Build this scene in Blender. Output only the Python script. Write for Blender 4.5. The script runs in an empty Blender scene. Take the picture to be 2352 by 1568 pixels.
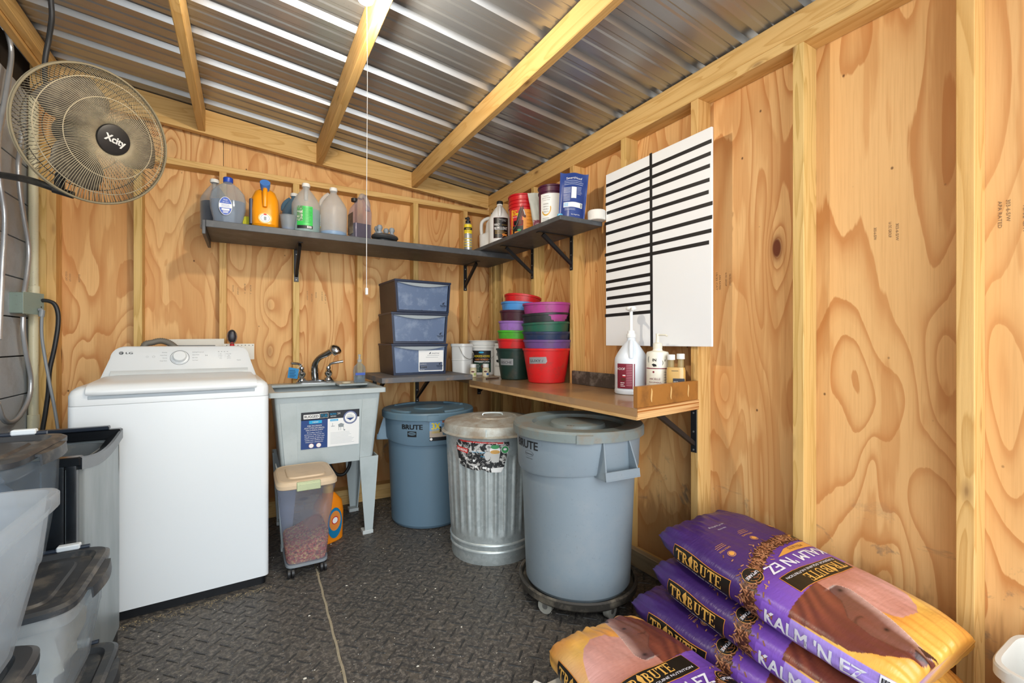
import bpy, bmesh, math, random
import numpy as np
from mathutils import Vector, Matrix, noise
random.seed(7)
sc = bpy.context.scene
COL = sc.collection
PI = math.pi
# ---------------------------------------------------------------- camera, world, lights, exposure
EYE = 1.13; FPX = 1034.2; YAW = 0.53299
cam = bpy.data.objects.new('camera', bpy.data.cameras.new('camera'))
COL.objects.link(cam)
cam.location = (0, 0, EYE); cam.rotation_euler = (PI/2, 0, -YAW)
cam.data.sensor_width = 36; cam.data.lens = FPX*36/2352; cam.data.clip_start = 0.02
sc.camera = cam
sc.view_settings.view_transform = 'Standard'; sc.view_settings.look = 'None'
sc.view_settings.exposure = -0.14; sc.view_settings.gamma = 1; sc.view_settings.use_curve_mapping = False
w = bpy.data.worlds.new('daylight'); sc.world = w; w.use_nodes = True
nt = w.node_tree; nt.nodes.clear()
wo = nt.nodes.new('ShaderNodeOutputWorld'); bg = nt.nodes.new('ShaderNodeBackground')
tc = nt.nodes.new('ShaderNodeTexCoord'); sx = nt.nodes.new('ShaderNodeSeparateXYZ'); mr = nt.nodes.new('ShaderNodeMapRange')
mx = nt.nodes.new('ShaderNodeMix'); mx.data_type = 'RGBA'
nt.links.new(tc.outputs['Generated'], sx.inputs[0]); nt.links.new(sx.outputs['Z'], mr.inputs['Value'])
mr.inputs['From Min'].default_value = -0.05; mr.inputs['From Max'].default_value = 0.05
nt.links.new(mr.outputs[0], mx.inputs[0])
mx.inputs[6].default_value = (0.42, 0.40, 0.36, 1); mx.inputs[7].default_value = (0.86, 0.94, 1.0, 1)
nt.links.new(mx.outputs[2], bg.inputs[0]); bg.inputs[1].default_value = 3.2
nt.links.new(bg.outputs[0], wo.inputs[0])
def area(name, loc, rot, sx_, sy_, power, col):
    l = bpy.data.lights.new(name, 'AREA'); l.shape = 'RECTANGLE'; l.size = sx_; l.size_y = sy_; l.energy = power; l.color = col
    o = bpy.data.objects.new(name, l); COL.objects.link(o); o.location = loc; o.rotation_euler = rot
    return o
area('daylight_from_open_door', (0.3, -1.5, 1.5), (math.radians(86), 0, 0), 2.6, 2.4, 85, (0.93, 0.97, 1.0))
# ---------------------------------------------------------------- helpers
SN, CS = math.sin(YAW), math.cos(YAW)
def ray(u, v):
    t = (u-1176)/FPX; return Vector((SN+CS*t, CS-SN*t, (784-v)/FPX))
def at_z(u, v, z): r = ray(u, v); return Vector((0, 0, EYE))+r*((z-EYE)/r.z)
def at_y(u, v, y): r = ray(u, v); return Vector((0, 0, EYE))+r*(y/r.y)
def at_x(u, v, x): r = ray(u, v); return Vector((0, 0, EYE))+r*(x/r.x)
def S(h, a=1.0):
    h = h.lstrip('#'); out = []
    for i in (0, 2, 4):
        c = int(h[i:i+2], 16)/255
        out.append(c/12.92 if c <= 0.04045 else ((c+0.055)/1.055)**2.4)
    return tuple(out)+(a,)
class NT:
    def __init__(s, name):
        s.m = bpy.data.materials.new(name); s.m.use_nodes = True; s.t = s.m.node_tree; s.t.nodes.clear()
        s.o = s.t.nodes.new('ShaderNodeOutputMaterial')
    def n(s, typ, ins=None, **props):
        nd = s.t.nodes.new('ShaderNode'+typ)
        for k, v in props.items(): setattr(nd, k, v)
        for k, v in (ins or {}).items(): s.set(nd.inputs[k], v)
        return nd
    def set(s, inp, v):
        if isinstance(v, bpy.types.NodeSocket): s.t.links.new(v, inp)
        elif isinstance(v, bpy.types.Node): s.t.links.new(v.outputs[0], inp)
        else: inp.default_value = v
    def math(s, op, a, b=0.0, c=0.0, clamp=False):
        nd = s.n('Math', {0: a, 1: b, 2: c}, operation=op); nd.use_clamp = clamp; return nd.outputs[0]
    def mix(s, f, a, b, blend='MIX'):
        nd = s.t.nodes.new('ShaderNodeMix'); nd.data_type = 'RGBA'; nd.blend_type = blend
        s.set(nd.inputs[0], f); s.set(nd.inputs[6], a); s.set(nd.inputs[7], b); return nd.outputs[2]
    def coord(s, scale=(1, 1, 1), rand=True, kind='Object', off=(0, 0, 0)):
        c = s.n('TexCoord').outputs[kind]
        if rand:
            oi = s.n('ObjectInfo').outputs['Random']
            add = s.n('VectorMath', {0: c, 1: s.n('CombineXYZ', {0: s.math('MULTIPLY', oi, 17.3), 1: s.math('MULTIPLY', oi, 31.7), 2: s.math('MULTIPLY', oi, 23.1)})}, operation='ADD')
            c = add.outputs[0]
        mp = s.n('Mapping', {'Vector': c, 'Scale': scale, 'Location': off}); return mp.outputs[0]
    def noise(s, vec, scale=1, detail=2, rough=0.5, dist=0.0):
        return s.n('TexNoise', {'Vector': vec, 'Scale': scale, 'Detail': detail, 'Roughness': rough, 'Distortion': dist}).outputs[0]
    def ramp(s, f, stops, interp='LINEAR'):
        nd = s.n('ValToRGB', {0: f}); cr = nd.color_ramp; cr.interpolation = interp
        while len(cr.elements) > 1: cr.elements.remove(cr.elements[-1])
        for i, (p, c) in enumerate(stops):
            e = cr.elements[0] if i == 0 else cr.elements.new(p)
            e.position = p; e.color = c if len(c) == 4 else (*c, 1)
        return nd.outputs[0]
    def fin(s, bsdf): s.set(s.o.inputs[0], bsdf.outputs[0]); return s.m
    def pbr(s, col, rough=0.5, metal=0.0, bump=None, bs=0.1, bd=0.01, **kw):
        b = s.n('BsdfPrincipled'); s.set(b.inputs['Base Color'], col); s.set(b.inputs['Roughness'], rough); s.set(b.inputs['Metallic'], metal)
        for k, v in kw.items(): s.set(b.inputs[k.replace('_', ' ')], v)
        if bump is not None: s.set(b.inputs['Normal'], s.n('Bump', {'Height': bump, 'Strength': bs, 'Distance': bd}).outputs[0])
        return b
g1 = lambda v: (v, v, v, 1)
MC = {}
def plain(name, hexc, rough=0.45, metal=0.0, var=0.12, vscale=6, hex2=None, amt=0.5, bump=0.0, bscale=60, spec=None, coat=0.0, grime=0.0):
    """a painted / moulded surface with slight uneven colour, optional blotches of a second colour and dirt specks"""
    if name in MC: return MC[name]
    k = NT(name); c = k.coord()
    nz = k.noise(c, vscale, 3, 0.6)
    base = S(hexc)
    dark = tuple(x*(1-var) for x in base[:3])+(1,)
    col = k.mix(nz, base, dark)
    if hex2:
        n2 = k.noise(k.coord(off=(3, 1, 2)), vscale*1.7, 5, 0.65)
        col = k.mix(k.math('MULTIPLY', k.ramp(n2, [(0.5, g1(0)), (0.66, g1(1))]), amt), col, S(hex2))
    if grime:
        n3 = k.noise(k.coord(off=(7, 5, 2)), 95, 3, 0.7)
        col = k.mix(k.math('MULTIPLY', k.ramp(n3, [(0.62, g1(0)), (0.72, g1(1))]), grime), col, S('#4a4034'))
    kw = {}
    if coat: kw['Coat_Weight'] = coat
    if spec is not None: kw['Specular_IOR_Level'] = spec
    b = k.pbr(col, k.math('ADD', k.math('MULTIPLY', nz, 0.12), rough-0.06), metal, k.noise(c, bscale, 3) if bump else None, bump, 0.004, **kw)
    MC[name] = k.fin(b); return MC[name]
def frosted(name, hexc, clear=0.45, rough=0.3, tint='#e8eef2'):
    if name in MC: return MC[name]
    k = NT(name); c = k.coord()
    b = k.pbr(k.mix(k.noise(c, 5, 3), S(hexc), tuple(x*0.86 for x in S(hexc)[:3])+(1,)), rough)
    tr = k.n('BsdfTransparent', {'Color': S(tint)})
    tl = k.n('BsdfTranslucent', {'Color': S(hexc)})
    m1 = k.n('MixShader', {0: 0.5, 1: b.outputs[0], 2: tl.outputs[0]})
    m2 = k.n('MixShader', {0: k.math('ADD', k.math('MULTIPLY', k.noise(c, 9, 3), 0.2), clear-0.1), 1: m1.outputs[0], 2: tr.outputs[0]})
    MC[name] = k.fin(m2); return MC[name]
def clearp(name, hexc, clear=0.8):
    if name in MC: return MC[name]
    k = NT(name)
    b = k.pbr(S(hexc), 0.08, Specular_IOR_Level=0.8)
    tr = k.n('BsdfTransparent', {'Color': S(hexc)})
    fr = k.n('LayerWeight', {'Blend': 0.25}).outputs['Facing']
    m = k.n('MixShader', {0: k.math('SUBTRACT', clear+0.22, k.math('MULTIPLY', fr, 0.55), clamp=True), 1: b.outputs[0], 2: tr.outputs[0]})
    MC[name] = k.fin(m); return MC[name]
def emis(name, hexc, s):
    k = NT(name); e = k.n('Emission', {'Color': S(hexc), 'Strength': s}); return k.fin(e)
# ---- wood
def plywood(name):
    k = NT(name)
    oi = k.n('ObjectInfo').outputs['Random']
    big = k.noise(k.coord((4.2, 4.2, 0.95)), 1, 1.3, 0.4, 0.5)
    vk = k.n('TexVoronoi', {'Vector': k.coord((2.5, 2.5, 1.1), off=(0.3, 0.2, 0.1)), 'Scale': 1.3})
    d = vk.outputs['Distance']
    pinch = k.math('POWER', 2.718, k.math('MULTIPLY', d, -9.0))
    field = k.math('ADD', k.math('MULTIPLY', big, 12.0), k.math('MULTIPLY', pinch, 4.0))
    fine = k.noise(k.coord((38, 38, 2.2)), 1, 3, 0.6)
    field = k.math('ADD', field, k.math('MULTIPLY', fine, 0.22))
    g = k.math('FRACT', field)
    band = k.ramp(g, [(0.0, g1(0.0)), (0.45, g1(0.08)), (0.70, g1(0.45)), (0.87, g1(1)), (0.94, g1(1)), (0.97, g1(0.0))])
    msk = k.ramp(k.noise(k.coord((1.7, 1.7, 0.8), off=(4, 9, 2)), 1, 2), [(0.32, g1(0.45)), (0.6, g1(1))])
    band = k.math('MULTIPLY', band, msk)
    fl = k.math('ADD', k.noise(k.coord((5.5, 5.5, 0.9), off=(1, 5, 3)), 1, 2, 0.5, 0.5), k.math('MULTIPLY', k.noise(k.coord((60, 60, 4)), 1, 2), 0.10))
    broad = k.ramp(fl, [(0.575, g1(0)), (0.60, g1(1)), (0.70, g1(0.8)), (0.73, g1(0.1))])
    base = k.mix(k.noise(k.coord((1.5, 1.5, 0.8), off=(7, 7, 7)), 1, 3), S('#ecc48c'), S('#dca767'))
    base = k.mix(k.math('MULTIPLY', broad, 0.6), base, S('#c98f55'))
    col = k.mix(k.math('MULTIPLY', band, 0.85), base, S('#bd7c42'))
    streak = k.noise(k.coord((170, 170, 5)), 1, 2, 0.6)
    col = k.mix(k.math('MULTIPLY', k.ramp(streak, [(0.45, g1(0)), (0.8, g1(1))]), 0.35), col, S('#c08a50'))
    kn = k.ramp(d, [(0.0, g1(1)), (0.045, g1(1)), (0.06, g1(0.45)), (0.085, g1(0.18)), (0.13, g1(0))])
    kn = k.math('MULTIPLY', kn, k.ramp(vk.outputs['Color'], [(0.25, g1(0.3)), (0.5, g1(1))]))
    col = k.mix(kn, col, S('#6a3317'))
    # small specks
    sp = k.n('TexVoronoi', {'Vector': k.coord((9, 9, 7)), 'Scale': 1.0}).outputs['Distance']
    col = k.mix(k.ramp(sp, [(0.0, g1(0.9)), (0.028, g1(0.8)), (0.05, g1(0))]), col, S('#4c2c18'))
    # dirt and water marks near the floor
    z = k.n('SeparateXYZ', {0: k.n('TexCoord').outputs['Object']}).outputs['Z']
    st = k.noise(k.coord((9, 9, 2.2), off=(2, 3, 9)), 1, 4, 0.7, 0.4)
    low = k.ramp(k.math('ADD', k.math('MULTIPLY', z, 1.0), k.math('MULTIPLY', st, -0.55)), [(0.0, g1(1)), (0.10, g1(0.0))])
    col = k.mix(k.math('MULTIPLY', low, 0.62), col, S('#8a5a30'))
    st2 = k.ramp(k.noise(k.coord((4.5, 4.5, 7), off=(8, 1, 4)), 1, 5, 0.7, 1.0), [(0.58, g1(0)), (0.68, g1(1))])
    lowm = k.ramp(z, [(0.0, g1(0.9)), (0.42, g1(0.8)), (0.62, g1(0.0))])
    col = k.mix(k.math('MULTIPLY', st2, lowm), col, S('#77695a'))
    return k.fin(k.pbr(col, 0.62, 0, fine, 0.15, 0.003, Specular_IOR_Level=0.3))
def lumber(name, ax, c1='#e3bf80', c2='#b98a45', knots=True):
    """sawn pine; ax = the axis along the grain"""
    if name in MC: return MC[name]
    k = NT(name)
    def sc3(a, l): return tuple(l if i == ax else a for i in range(3))
    big = k.noise(k.coord(sc3(13, 0.8)), 1, 1.5, 0.5, 0.3)
    vk = k.n('TexVoronoi', {'Vector': k.coord(sc3(9, 3.0), off=(0.4, 0.3, 0.2)), 'Scale': 1.0}); d = vk.outputs['Distance']
    fine = k.noise(k.coord(sc3(110, 4)), 1, 3, 0.6)
    field = k.math('ADD', k.math('MULTIPLY', big, 10), k.math('MULTIPLY', k.math('POWER', 2.718, k.math('MULTIPLY', d, -6)), 2.5))
    g = k.math('FRACT', k.math('ADD', field, k.math('MULTIPLY', fine, 0.25)))
    band = k.ramp(g, [(0, g1(0)), (0.5, g1(0.1)), (0.82, g1(0.75)), (0.93, g1(1)), (1, g1(0))])
    col = k.mix(k.math('MULTIPLY', band, 0.6), S(c1), S(c2))
    col = k.mix(k.math('MULTIPLY', fine, 0.4), col, S(c2))
    tone = k.noise(k.coord(sc3(3, 0.7), off=(5, 5, 5)), 1, 2)
    col = k.mix(k.math('MULTIPLY', k.ramp(tone, [(0.4, g1(0)), (0.7, g1(1))]), 0.4), col, S('#d3a05c'))
    if knots:
        kn = k.ramp(d, [(0, g1(1)), (0.07, g1(0.9)), (0.10, g1(0.35)), (0.16, g1(0))])
        kn = k.math('MULTIPLY', kn, k.ramp(vk.outputs['Color'], [(0.35, g1(0)), (0.5, g1(1))]))
        col = k.mix(kn, col, S('#5e3214'))
    MC[name] = k.fin(k.pbr(col, 0.6, 0, fine, 0.25, 0.003, Specular_IOR_Level=0.3)); return MC[name]
# ---- geometry
def bx(bm, x0, y0, z0, x1, y1, z1, bev=0.0, seg=1, mat=0):
    vs = [bm.verts.new(p) for p in ((x0, y0, z0), (x1, y0, z0), (x1, y1, z0), (x0, y1, z0), (x0, y0, z1), (x1, y0, z1), (x1, y1, z1), (x0, y1, z1))]
    fs = [bm.faces.new([vs[i] for i in q]) for q in ((0, 3, 2, 1), (4, 5, 6, 7), (0, 1, 5, 4), (1, 2, 6, 5), (2, 3, 7, 6), (3, 0, 4, 7))]
    for f_ in fs: f_.material_index = mat
    if bev: 
        es = list({e for f_ in fs for e in f_.edges})
        bmesh.ops.bevel(bm, geom=es, offset=bev, segments=seg, profile=0.7, affect='EDGES')
    return vs
def hexa(bm, p):   # 8 corner points: bottom 4 ccw, top 4 ccw
    vs = [bm.verts.new(q) for q in p]
    for q in ((0, 3, 2, 1), (4, 5, 6, 7), (0, 1, 5, 4), (1, 2, 6, 5), (2, 3, 7, 6), (3, 0, 4, 7)): bm.faces.new([vs[i] for i in q])
def prism(bm, pts, axis, a, b):
    """pts 2D in the two other axes, extruded along axis from a to b"""
    def P(p, t):
        v = list(p); v.insert(axis, t); return v
    A = [bm.verts.new(P(p, a)) for p in pts]; B = [bm.verts.new(P(p, b)) for p in pts]; n = len(pts)
    bm.faces.new(A[::-1]); bm.faces.new(B)
    for i in range(n): bm.faces.new((A[i], A[(i+1) % n], B[(i+1) % n], B[i]))
def loft(bm, rings, cap0=True, cap1=True, closed=True, mat=0):
    R = [[bm.verts.new(p) for p in r] for r in rings]
    for a, b in zip(R, R[1:]):
        n = len(a)
        for i in range(n if closed else n-1):
            f_ = bm.faces.new((a[i], a[(i+1) % n], b[(i+1) % n], b[i])); f_.material_index = mat
    if cap0 and closed: bm.faces.new(R[0][::-1]).material_index = mat
    if cap1 and closed: bm.faces.new(R[-1]).material_index = mat
    return R
def lathe(bm, prof, n=40, c=(0, 0), cap0=True, cap1=True, rf=None, mat=0):
    rings = []
    for r, z in prof:
        rings.append([Vector((c[0]+(r if rf is None else rf(r, z, 2*PI*i/n))*math.cos(2*PI*i/n), c[1]+(r if rf is None else rf(r, z, 2*PI*i/n))*math.sin(2*PI*i/n), z)) for i in range(n)])
    return loft(bm, rings, cap0, cap1, mat=mat)
def sel(hx, hy, z, e=4.0, n=40, cx=0, cy=0):
    out = []
    for i in range(n):
        t = 2*PI*(i+0.5)/n; c, s = math.cos(t), math.sin(t)
        out.append(Vector((cx+hx*math.copysign(abs(c)**(2/e), c), cy+hy*math.copysign(abs(s)**(2/e), s), z)))
    return out
def smooth_path(pts, k=6):
    pts = [Vector(p) for p in pts]; out = []
    for i in range(len(pts)-1):
        p0 = pts[max(i-1, 0)]; p1 = pts[i]; p2 = pts[i+1]; p3 = pts[min(i+2, len(pts)-1)]
        for j in range(k):
            t = j/k
            out.append(0.5*((2*p1)+(p2-p0)*t+(2*p0-5*p1+4*p2-p3)*t*t+(3*p1-p0-3*p2+p3)*t**3))
    out.append(pts[-1]); return out
def tube(bm, pts, r, n=8, closed=False, rf=None, flat=1.0, mat=0):
    pts = [Vector(p) for p in pts]; rings = []; up = None
    m = len(pts)
    for i, p in enumerate(pts):
        a = pts[(i-1) % m] if (closed or i > 0) else p; b = pts[(i+1) % m] if (closed or i < m-1) else p
        d = (b-a).normalized()
        if up is None: up = Vector((0, 0, 1)) if abs(d.z) < 0.9 else Vector((1, 0, 0))
        s = d.cross(up).normalized(); up = s.cross(d).normalized()
        rr = r if rf is None else rf(i/(m-1))
        rings.append([p+s*rr*math.cos(2*PI*j/n)+up*rr*flat*math.sin(2*PI*j/n) for j in range(n)])
    if closed: rings.append(rings[0])
    loft(bm, rings, not closed, not closed, mat=mat)
    if closed: bmesh.ops.remove_doubles(bm, verts=bm.verts, dist=1e-6)
def mk(name, bm, mat, parent=None, loc=None, rot=None, sharp=35, smooth=True):
    me = bpy.data.meshes.new(name)
    bmesh.ops.recalc_face_normals(bm, faces=bm.faces[:])
    bm.to_mesh(me); bm.free()
    for m in (mat if isinstance(mat, (list, tuple)) else [mat]): me.materials.append(m)
    if smooth:
        me.polygons.foreach_set('use_smooth', [True]*len(me.polygons)); me.set_sharp_from_angle(angle=math.radians(sharp))
    o = bpy.data.objects.new(name, me); COL.objects.link(o)
    if parent: o.parent = parent
    if loc: o.location = loc
    if rot: o.rotation_euler = rot
    return o
def B(): return bmesh.new()
def tag(o, label, cat, group=None):
    o['label'] = label; o['category'] = cat
    if group: o['group'] = group
    return o
def thing(name, label, cat, loc=(0, 0, 0), rz=0.0, group=None, rot=None):
    o = bpy.data.objects.new(name, None); COL.objects.link(o); o.location = loc
    o.rotation_euler = rot if rot else (0, 0, rz); o.empty_display_size = 0.05
    return tag(o, label, cat, group)
def setting(name, bm=None, mat=None):
    if bm is None:
        o = bpy.data.objects.new(name, None); COL.objects.link(o)
    else: o = mk(name, bm, mat)
    o['kind'] = 'structure'; return o
# ---- flat print: rectangles, polygons and lettering laid on a surface through a map (x, y, height) -> point
_fc = {}
def glyphs(s, bold=0.0, space=1.0):
    key = (s, bold, space)
    if key in _fc: return _fc[key]
    cu = bpy.data.curves.new('t', 'FONT'); cu.body = s; cu.size = 1; cu.offset = bold; cu.space_character = space; cu.resolution_u = 3
    o = bpy.data.objects.new('t', cu); COL.objects.link(o)
    dg = bpy.context.evaluated_depsgraph_get(); ev = o.evaluated_get(dg); me = ev.to_mesh()
    vs = [(v.co.x, v.co.y) for v in me.vertices]; fs = [tuple(p.vertices) for p in me.polygons]
    ev.to_mesh_clear(); bpy.data.objects.remove(o); bpy.data.curves.remove(cu)
    if vs:
        x0 = min(v[0] for v in vs); x1 = max(v[0] for v in vs)
    else: x0, x1 = 0, 1
    _fc[key] = (vs, fs, x0, x1); return _fc[key]
class Decal:
    def __init__(s): s.bm = B(); s.mats = []
    def mi(s, m):
        if m not in s.mats: s.mats.append(m)
        return s.mats.index(m)
    def poly(s, pts, m, lay=1):
        vs = [s.bm.verts.new((x, y, lay)) for x, y in pts]; f_ = s.bm.faces.new(vs); f_.material_index = s.mi(m)
        if len(pts) > 4: bmesh.ops.triangulate(s.bm, faces=[f_])
    def rect(s, x0, y0, x1, y1, m, lay=1): s.poly([(x0, y0), (x1, y0), (x1, y1), (x0, y1)], m, lay)
    def disc(s, x, y, r, m, lay=1, n=24, ry=None): s.poly([(x+r*math.cos(2*PI*i/n), y+(ry or r)*math.sin(2*PI*i/n)) for i in range(n)], m, lay)
    def ring(s, x, y, r0, r1, m, lay=1, n=24, a0=0, a1=2*PI, asp=1.0):
        for i in range(n):
            a, b = a0+(a1-a0)*i/n, a0+(a1-a0)*(i+1)/n
            s.poly([(x+r0*math.cos(a), y+asp*r0*math.sin(a)), (x+r1*math.cos(a), y+asp*r1*math.sin(a)), (x+r1*math.cos(b), y+asp*r1*math.sin(b)), (x+r0*math.cos(b), y+asp*r0*math.sin(b))], m, lay)
    def text(s, t, x, y, size, m, lay=2, align='C', bold=0.0, width=None, rot=0.0, space=1.0, shear=0.0):
        if bold:
            o_ = size*bold*1.1
            for dx_, dy_ in ((-o_, -o_*.5), (o_, -o_*.5), (-o_, o_*.5), (o_, o_*.5)): s.text(t, x+dx_, y+dy_, size, m, lay, align, 0.0, width, rot, space, shear)
            return
        vs, fs, x0, x1 = glyphs(t, 0.0, space)
        if not vs: return
        kx = size if width is None else width/max(x1-x0, 1e-6)
        wd = (x1-x0)*kx; ox = {'C': -wd/2, 'L': 0, 'R': -wd}[align]-x0*kx
        c, sn = math.cos(rot), math.sin(rot)
        nv = []
        for vx, vy in vs:
            px = vx*kx+ox; py = vy*size; px += py*shear
            nv.append(s.bm.verts.new((x+px*c-py*sn, y+px*sn+py*c, lay)))
        mi = s.mi(m)
        for f_ in fs:
            try: s.bm.faces.new([nv[i] for i in f_]).material_index = mi
            except ValueError: pass
    def lines(s, x0, y0, x1, n, dy, m, lay=2, h=0.3):
        for i in range(n):
            s.rect(x0, y0-i*dy, x0+(x1-x0)*(0.7+0.3*random.random()), y0-i*dy+dy*h, m, lay)
    def build(s, name, parent, fn, step=None, base=0.0006, dl=0.0004, sharp=60):
        bm = s.bm
        if step:
            for ax in (0, 1):
                lo = min(v.co[ax] for v in bm.verts); hi = max(v.co[ax] for v in bm.verts)
                n = int((hi-lo)/step)
                for i in range(1, n+1):
                    co = [0, 0, 0]; co[ax] = lo+i*step; no = [0, 0, 0]; no[ax] = 1
                    bmesh.ops.bisect_plane(bm, geom=bm.verts[:]+bm.edges[:]+bm.faces[:], dist=1e-7, plane_co=co, plane_no=no)
        for v in bm.verts: v.co = fn(v.co.x, v.co.y, base+dl*v.co.z)
        return mk(name, bm, s.mats, parent, sharp=sharp)
def plane_map(o, ex, ey):
    o, ex, ey = Vector(o), Vector(ex).normalized(), Vector(ey).normalized(); n = ex.cross(ey)
    return lambda x, y, h: o+ex*x+ey*y+n*h
def cyl_map(r, a0=-PI/2, z0=0.0, c=(0, 0)):
    """r: number or function of z; a0 = angle of x=0, reading left to right seen from outside"""
    def fn(x, y, h):
        z = z0+y; rr = (r(z) if callable(r) else r); a = a0+x/rr; rr += h
        return Vector((c[0]+rr*math.cos(a), c[1]+rr*math.sin(a), z))
    return fn
def face_cam(p):   # angle (in world xy) from p towards the camera
    return math.atan2(-p[1], -p[0])
def prof_r(prof):
    def fn(z):
        for (r0, z0), (r1, z1) in zip(prof, prof[1:]):
            if z0 <= z <= z1 and z1 > z0: return r0+(r1-r0)*(z-z0)/(z1-z0)
        return prof[-1][0]
    return fn
INK = plain('black_ink', '#15161a', 0.5, var=0.05); WHT = plain('white_print', '#eeeeec', 0.5, var=0.03); RED = plain('red_print', '#c8202a', 0.5, var=0.05)
# ---------------------------------------------------------------- the shed
YB, XR, XL = 3.273, 1.711, -0.965; DEP = 0.089; NEAR = -0.6
roof_z = lambda x: 2.327+0.105*(1.711-x)
PLY = plywood('plywood_face')
WX, WY, WZ = lumber('pine_along_wall', 0), lumber('pine_along_room', 1), lumber('pine_upright', 2, '#dfbd7c', '#ad8840')
WZ2 = lumber('pine_upright_warm', 2, '#e0b878', '#b07f3c')
def piece(name, parent, dims, mat, bev=0.0015, label=None):
    bm = B(); bx(bm, *dims, bev=bev); o = mk(name, bm, mat, parent)
    if label: o['label'] = label
    return o
# floor of rubber mats with a raised tread
MAT = NT('rubber_mat'); k = MAT; c = k.coord(rand=False)
dn = k.noise(c, 3.2, 6, 0.7); dn2 = k.noise(c, 60, 4, 0.75); dn3 = k.noise(k.coord(rand=False, off=(3, 3, 0)), 14, 5, 0.75, 1.5)
col = k.mix(k.ramp(dn, [(0.35, g1(0)), (0.65, g1(1))]), S('#3b3937'), S('#4e4a46'))
col = k.mix(k.math('MULTIPLY', k.ramp(dn2, [(0.47, g1(0)), (0.66, g1(1))]), 0.7), col, S('#8f877d'))
col = k.mix(k.math('MULTIPLY', k.ramp(dn3, [(0.52, g1(0)), (0.66, g1(1))]), 0.42), col, S('#6b6153'))
MATM = k.fin(k.pbr(col, k.math('ADD', k.math('MULTIPLY', dn, 0.25), 0.42), 0, dn2, 0.25, 0.003))
k = NT('tread_rubber'); c = k.coord(rand=False); dn = k.noise(c, 45, 4, 0.75)
TRM = k.fin(k.pbr(k.mix(k.math('MULTIPLY', k.ramp(dn, [(0.5, g1(0)), (0.7, g1(1))]), 0.5), S('#343332'), S('#8f8577')), 0.5, 0))
fl = setting('floor')
SEAM = ((0.302, 2.402), (0.275, 1.2))
def seamx(y): return 0.296+(y-2.2)*0.018
for side in (-1, 1):
    bm = B(); a, b = (XL-0.2, None) if side < 0 else (None, 1.9)
    y0, y1 = NEAR, 3.45; g = 0.005
    if side < 0: P = [(a, y0), (seamx(y0)-g, y0), (seamx(y1)-g, y1), (a, y1)]
    else: P = [(seamx(y0)+g, y0), (b, y0), (b, y1), (seamx(y1)+g, y1)]
    prism(bm, P, 2, -0.02, 0.0); mk('floor_mat', bm, MATM, fl)
bm = B(); bx(bm, XL-0.3, NEAR, -0.05, 2.0, 3.5, -0.012); mk('subfloor', bm, plain('dusty_concrete', '#8a7d68', 0.9, hex2='#5d5548', bump=0.4), fl)
bm = B(); p = 0.0795
for i in range(-10, 24):
    for j in range(2, 42):
        for f_, (ox, oy, an) in enumerate(((0, 0, -PI/4), (0.04, 0.04, PI/4))):
            cx, cy = -0.223+i*p+ox, 2.217+(j-27)*p+oy
            if cx < XL+0.05 or cx > 1.66 or cy < 0.35 or cy > 3.2: continue
            if abs(cx-seamx(cy)) < 0.035: continue
            ca, sa = math.cos(an), math.sin(an); L, W, H = 0.033, 0.0046, 0.0026
            def q(x, y, z): return (cx+x*ca-y*sa, cy+x*sa+y*ca, z)
            lo = [bm.verts.new(q(x, y, -0.001)) for x, y in ((-L, 0), (-L+W, -W), (L-W, -W), (L, 0), (L-W, W), (-L+W, W))]
            hi = [bm.verts.new(q(x, y, H)) for x, y in ((-L+0.004, 0), (-L+W+0.002, -W*.55), (L-W-0.002, -W*.55), (L-0.004, 0), (L-W-0.002, W*.55), (-L+W+0.002, W*.55))]
            bm.faces.new(hi)
            for a in range(6): bm.faces.new((lo[a], lo[(a+1) % 6], hi[(a+1) % 6], hi[a]))
tr = mk('tread_pattern', bm, TRM, fl, smooth=False); tr['kind'] = 'stuff'
# debris on the floor: chaff, straw and dropped flakes
bm = B(); random.seed(11)
def scrap(x, y, z, r, h=0.002):
    n = 5; a0 = random.random()*6
    a = [bm.verts.new((x+r*random.uniform(.6, 1.2)*math.cos(a0+2*PI*i/n), y+r*random.uniform(.4, 1)*math.sin(a0+2*PI*i/n), z)) for i in range(n)]
    t = bm.verts.new((x, y, z+h))
    for i in range(n): bm.faces.new((a[i], a[(i+1) % n], t))
for _ in range(260):
    y = random.uniform(0.9, 3.1); x = random.uniform(-0.3, 1.5); scrap(x, y, 0.0005, random.uniform(0.0015, 0.0035))
for u, v in ((862, 1372), (1000, 1352), (838, 1340), (796, 1345), (700, 1558), (710, 1414), (850, 1290), (960, 1530), (930, 1180), (1060, 1440), (760, 1250), (880, 1260)):
    q_ = at_z(u, v, 0); scrap(q_.x, q_.y, 0.001, random.uniform(0.005, 0.009), 0.003)
o = mk('floor_flakes', bm, plain('pale_flake', '#d9d3c4', 0.8), fl); o['kind'] = 'stuff'
bm = B()
for _ in range(750):
    t = random.random()
    if t < 0.45: x = random.uniform(-0.45, 0.1); y = 2.34+0.05*(x+0.45)-abs(random.gauss(0, 0.03))
    elif t < 0.8: x = random.uniform(0.4, 0.9); y = 3.25-abs(random.gauss(0, 0.09))
    else: y = random.uniform(1.0, 2.4); x = seamx(y)+random.gauss(0, 0.004)
    scrap(x, y, 0.0003, random.uniform(0.0015, 0.004), random.uniform(0.001, 0.003))
o = mk('chaff_and_straw', bm, plain('straw_chaff', '#a09070', 0.9, var=0.5, vscale=30), fl); o['kind'] = 'stuff'
bm = B()
n = 60
R0 = [(seamx(1.15+1.27*i/n)+0.0010*math.sin(i*0.9), 1.15+1.27*i/n) for i in range(n+1)]
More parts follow.
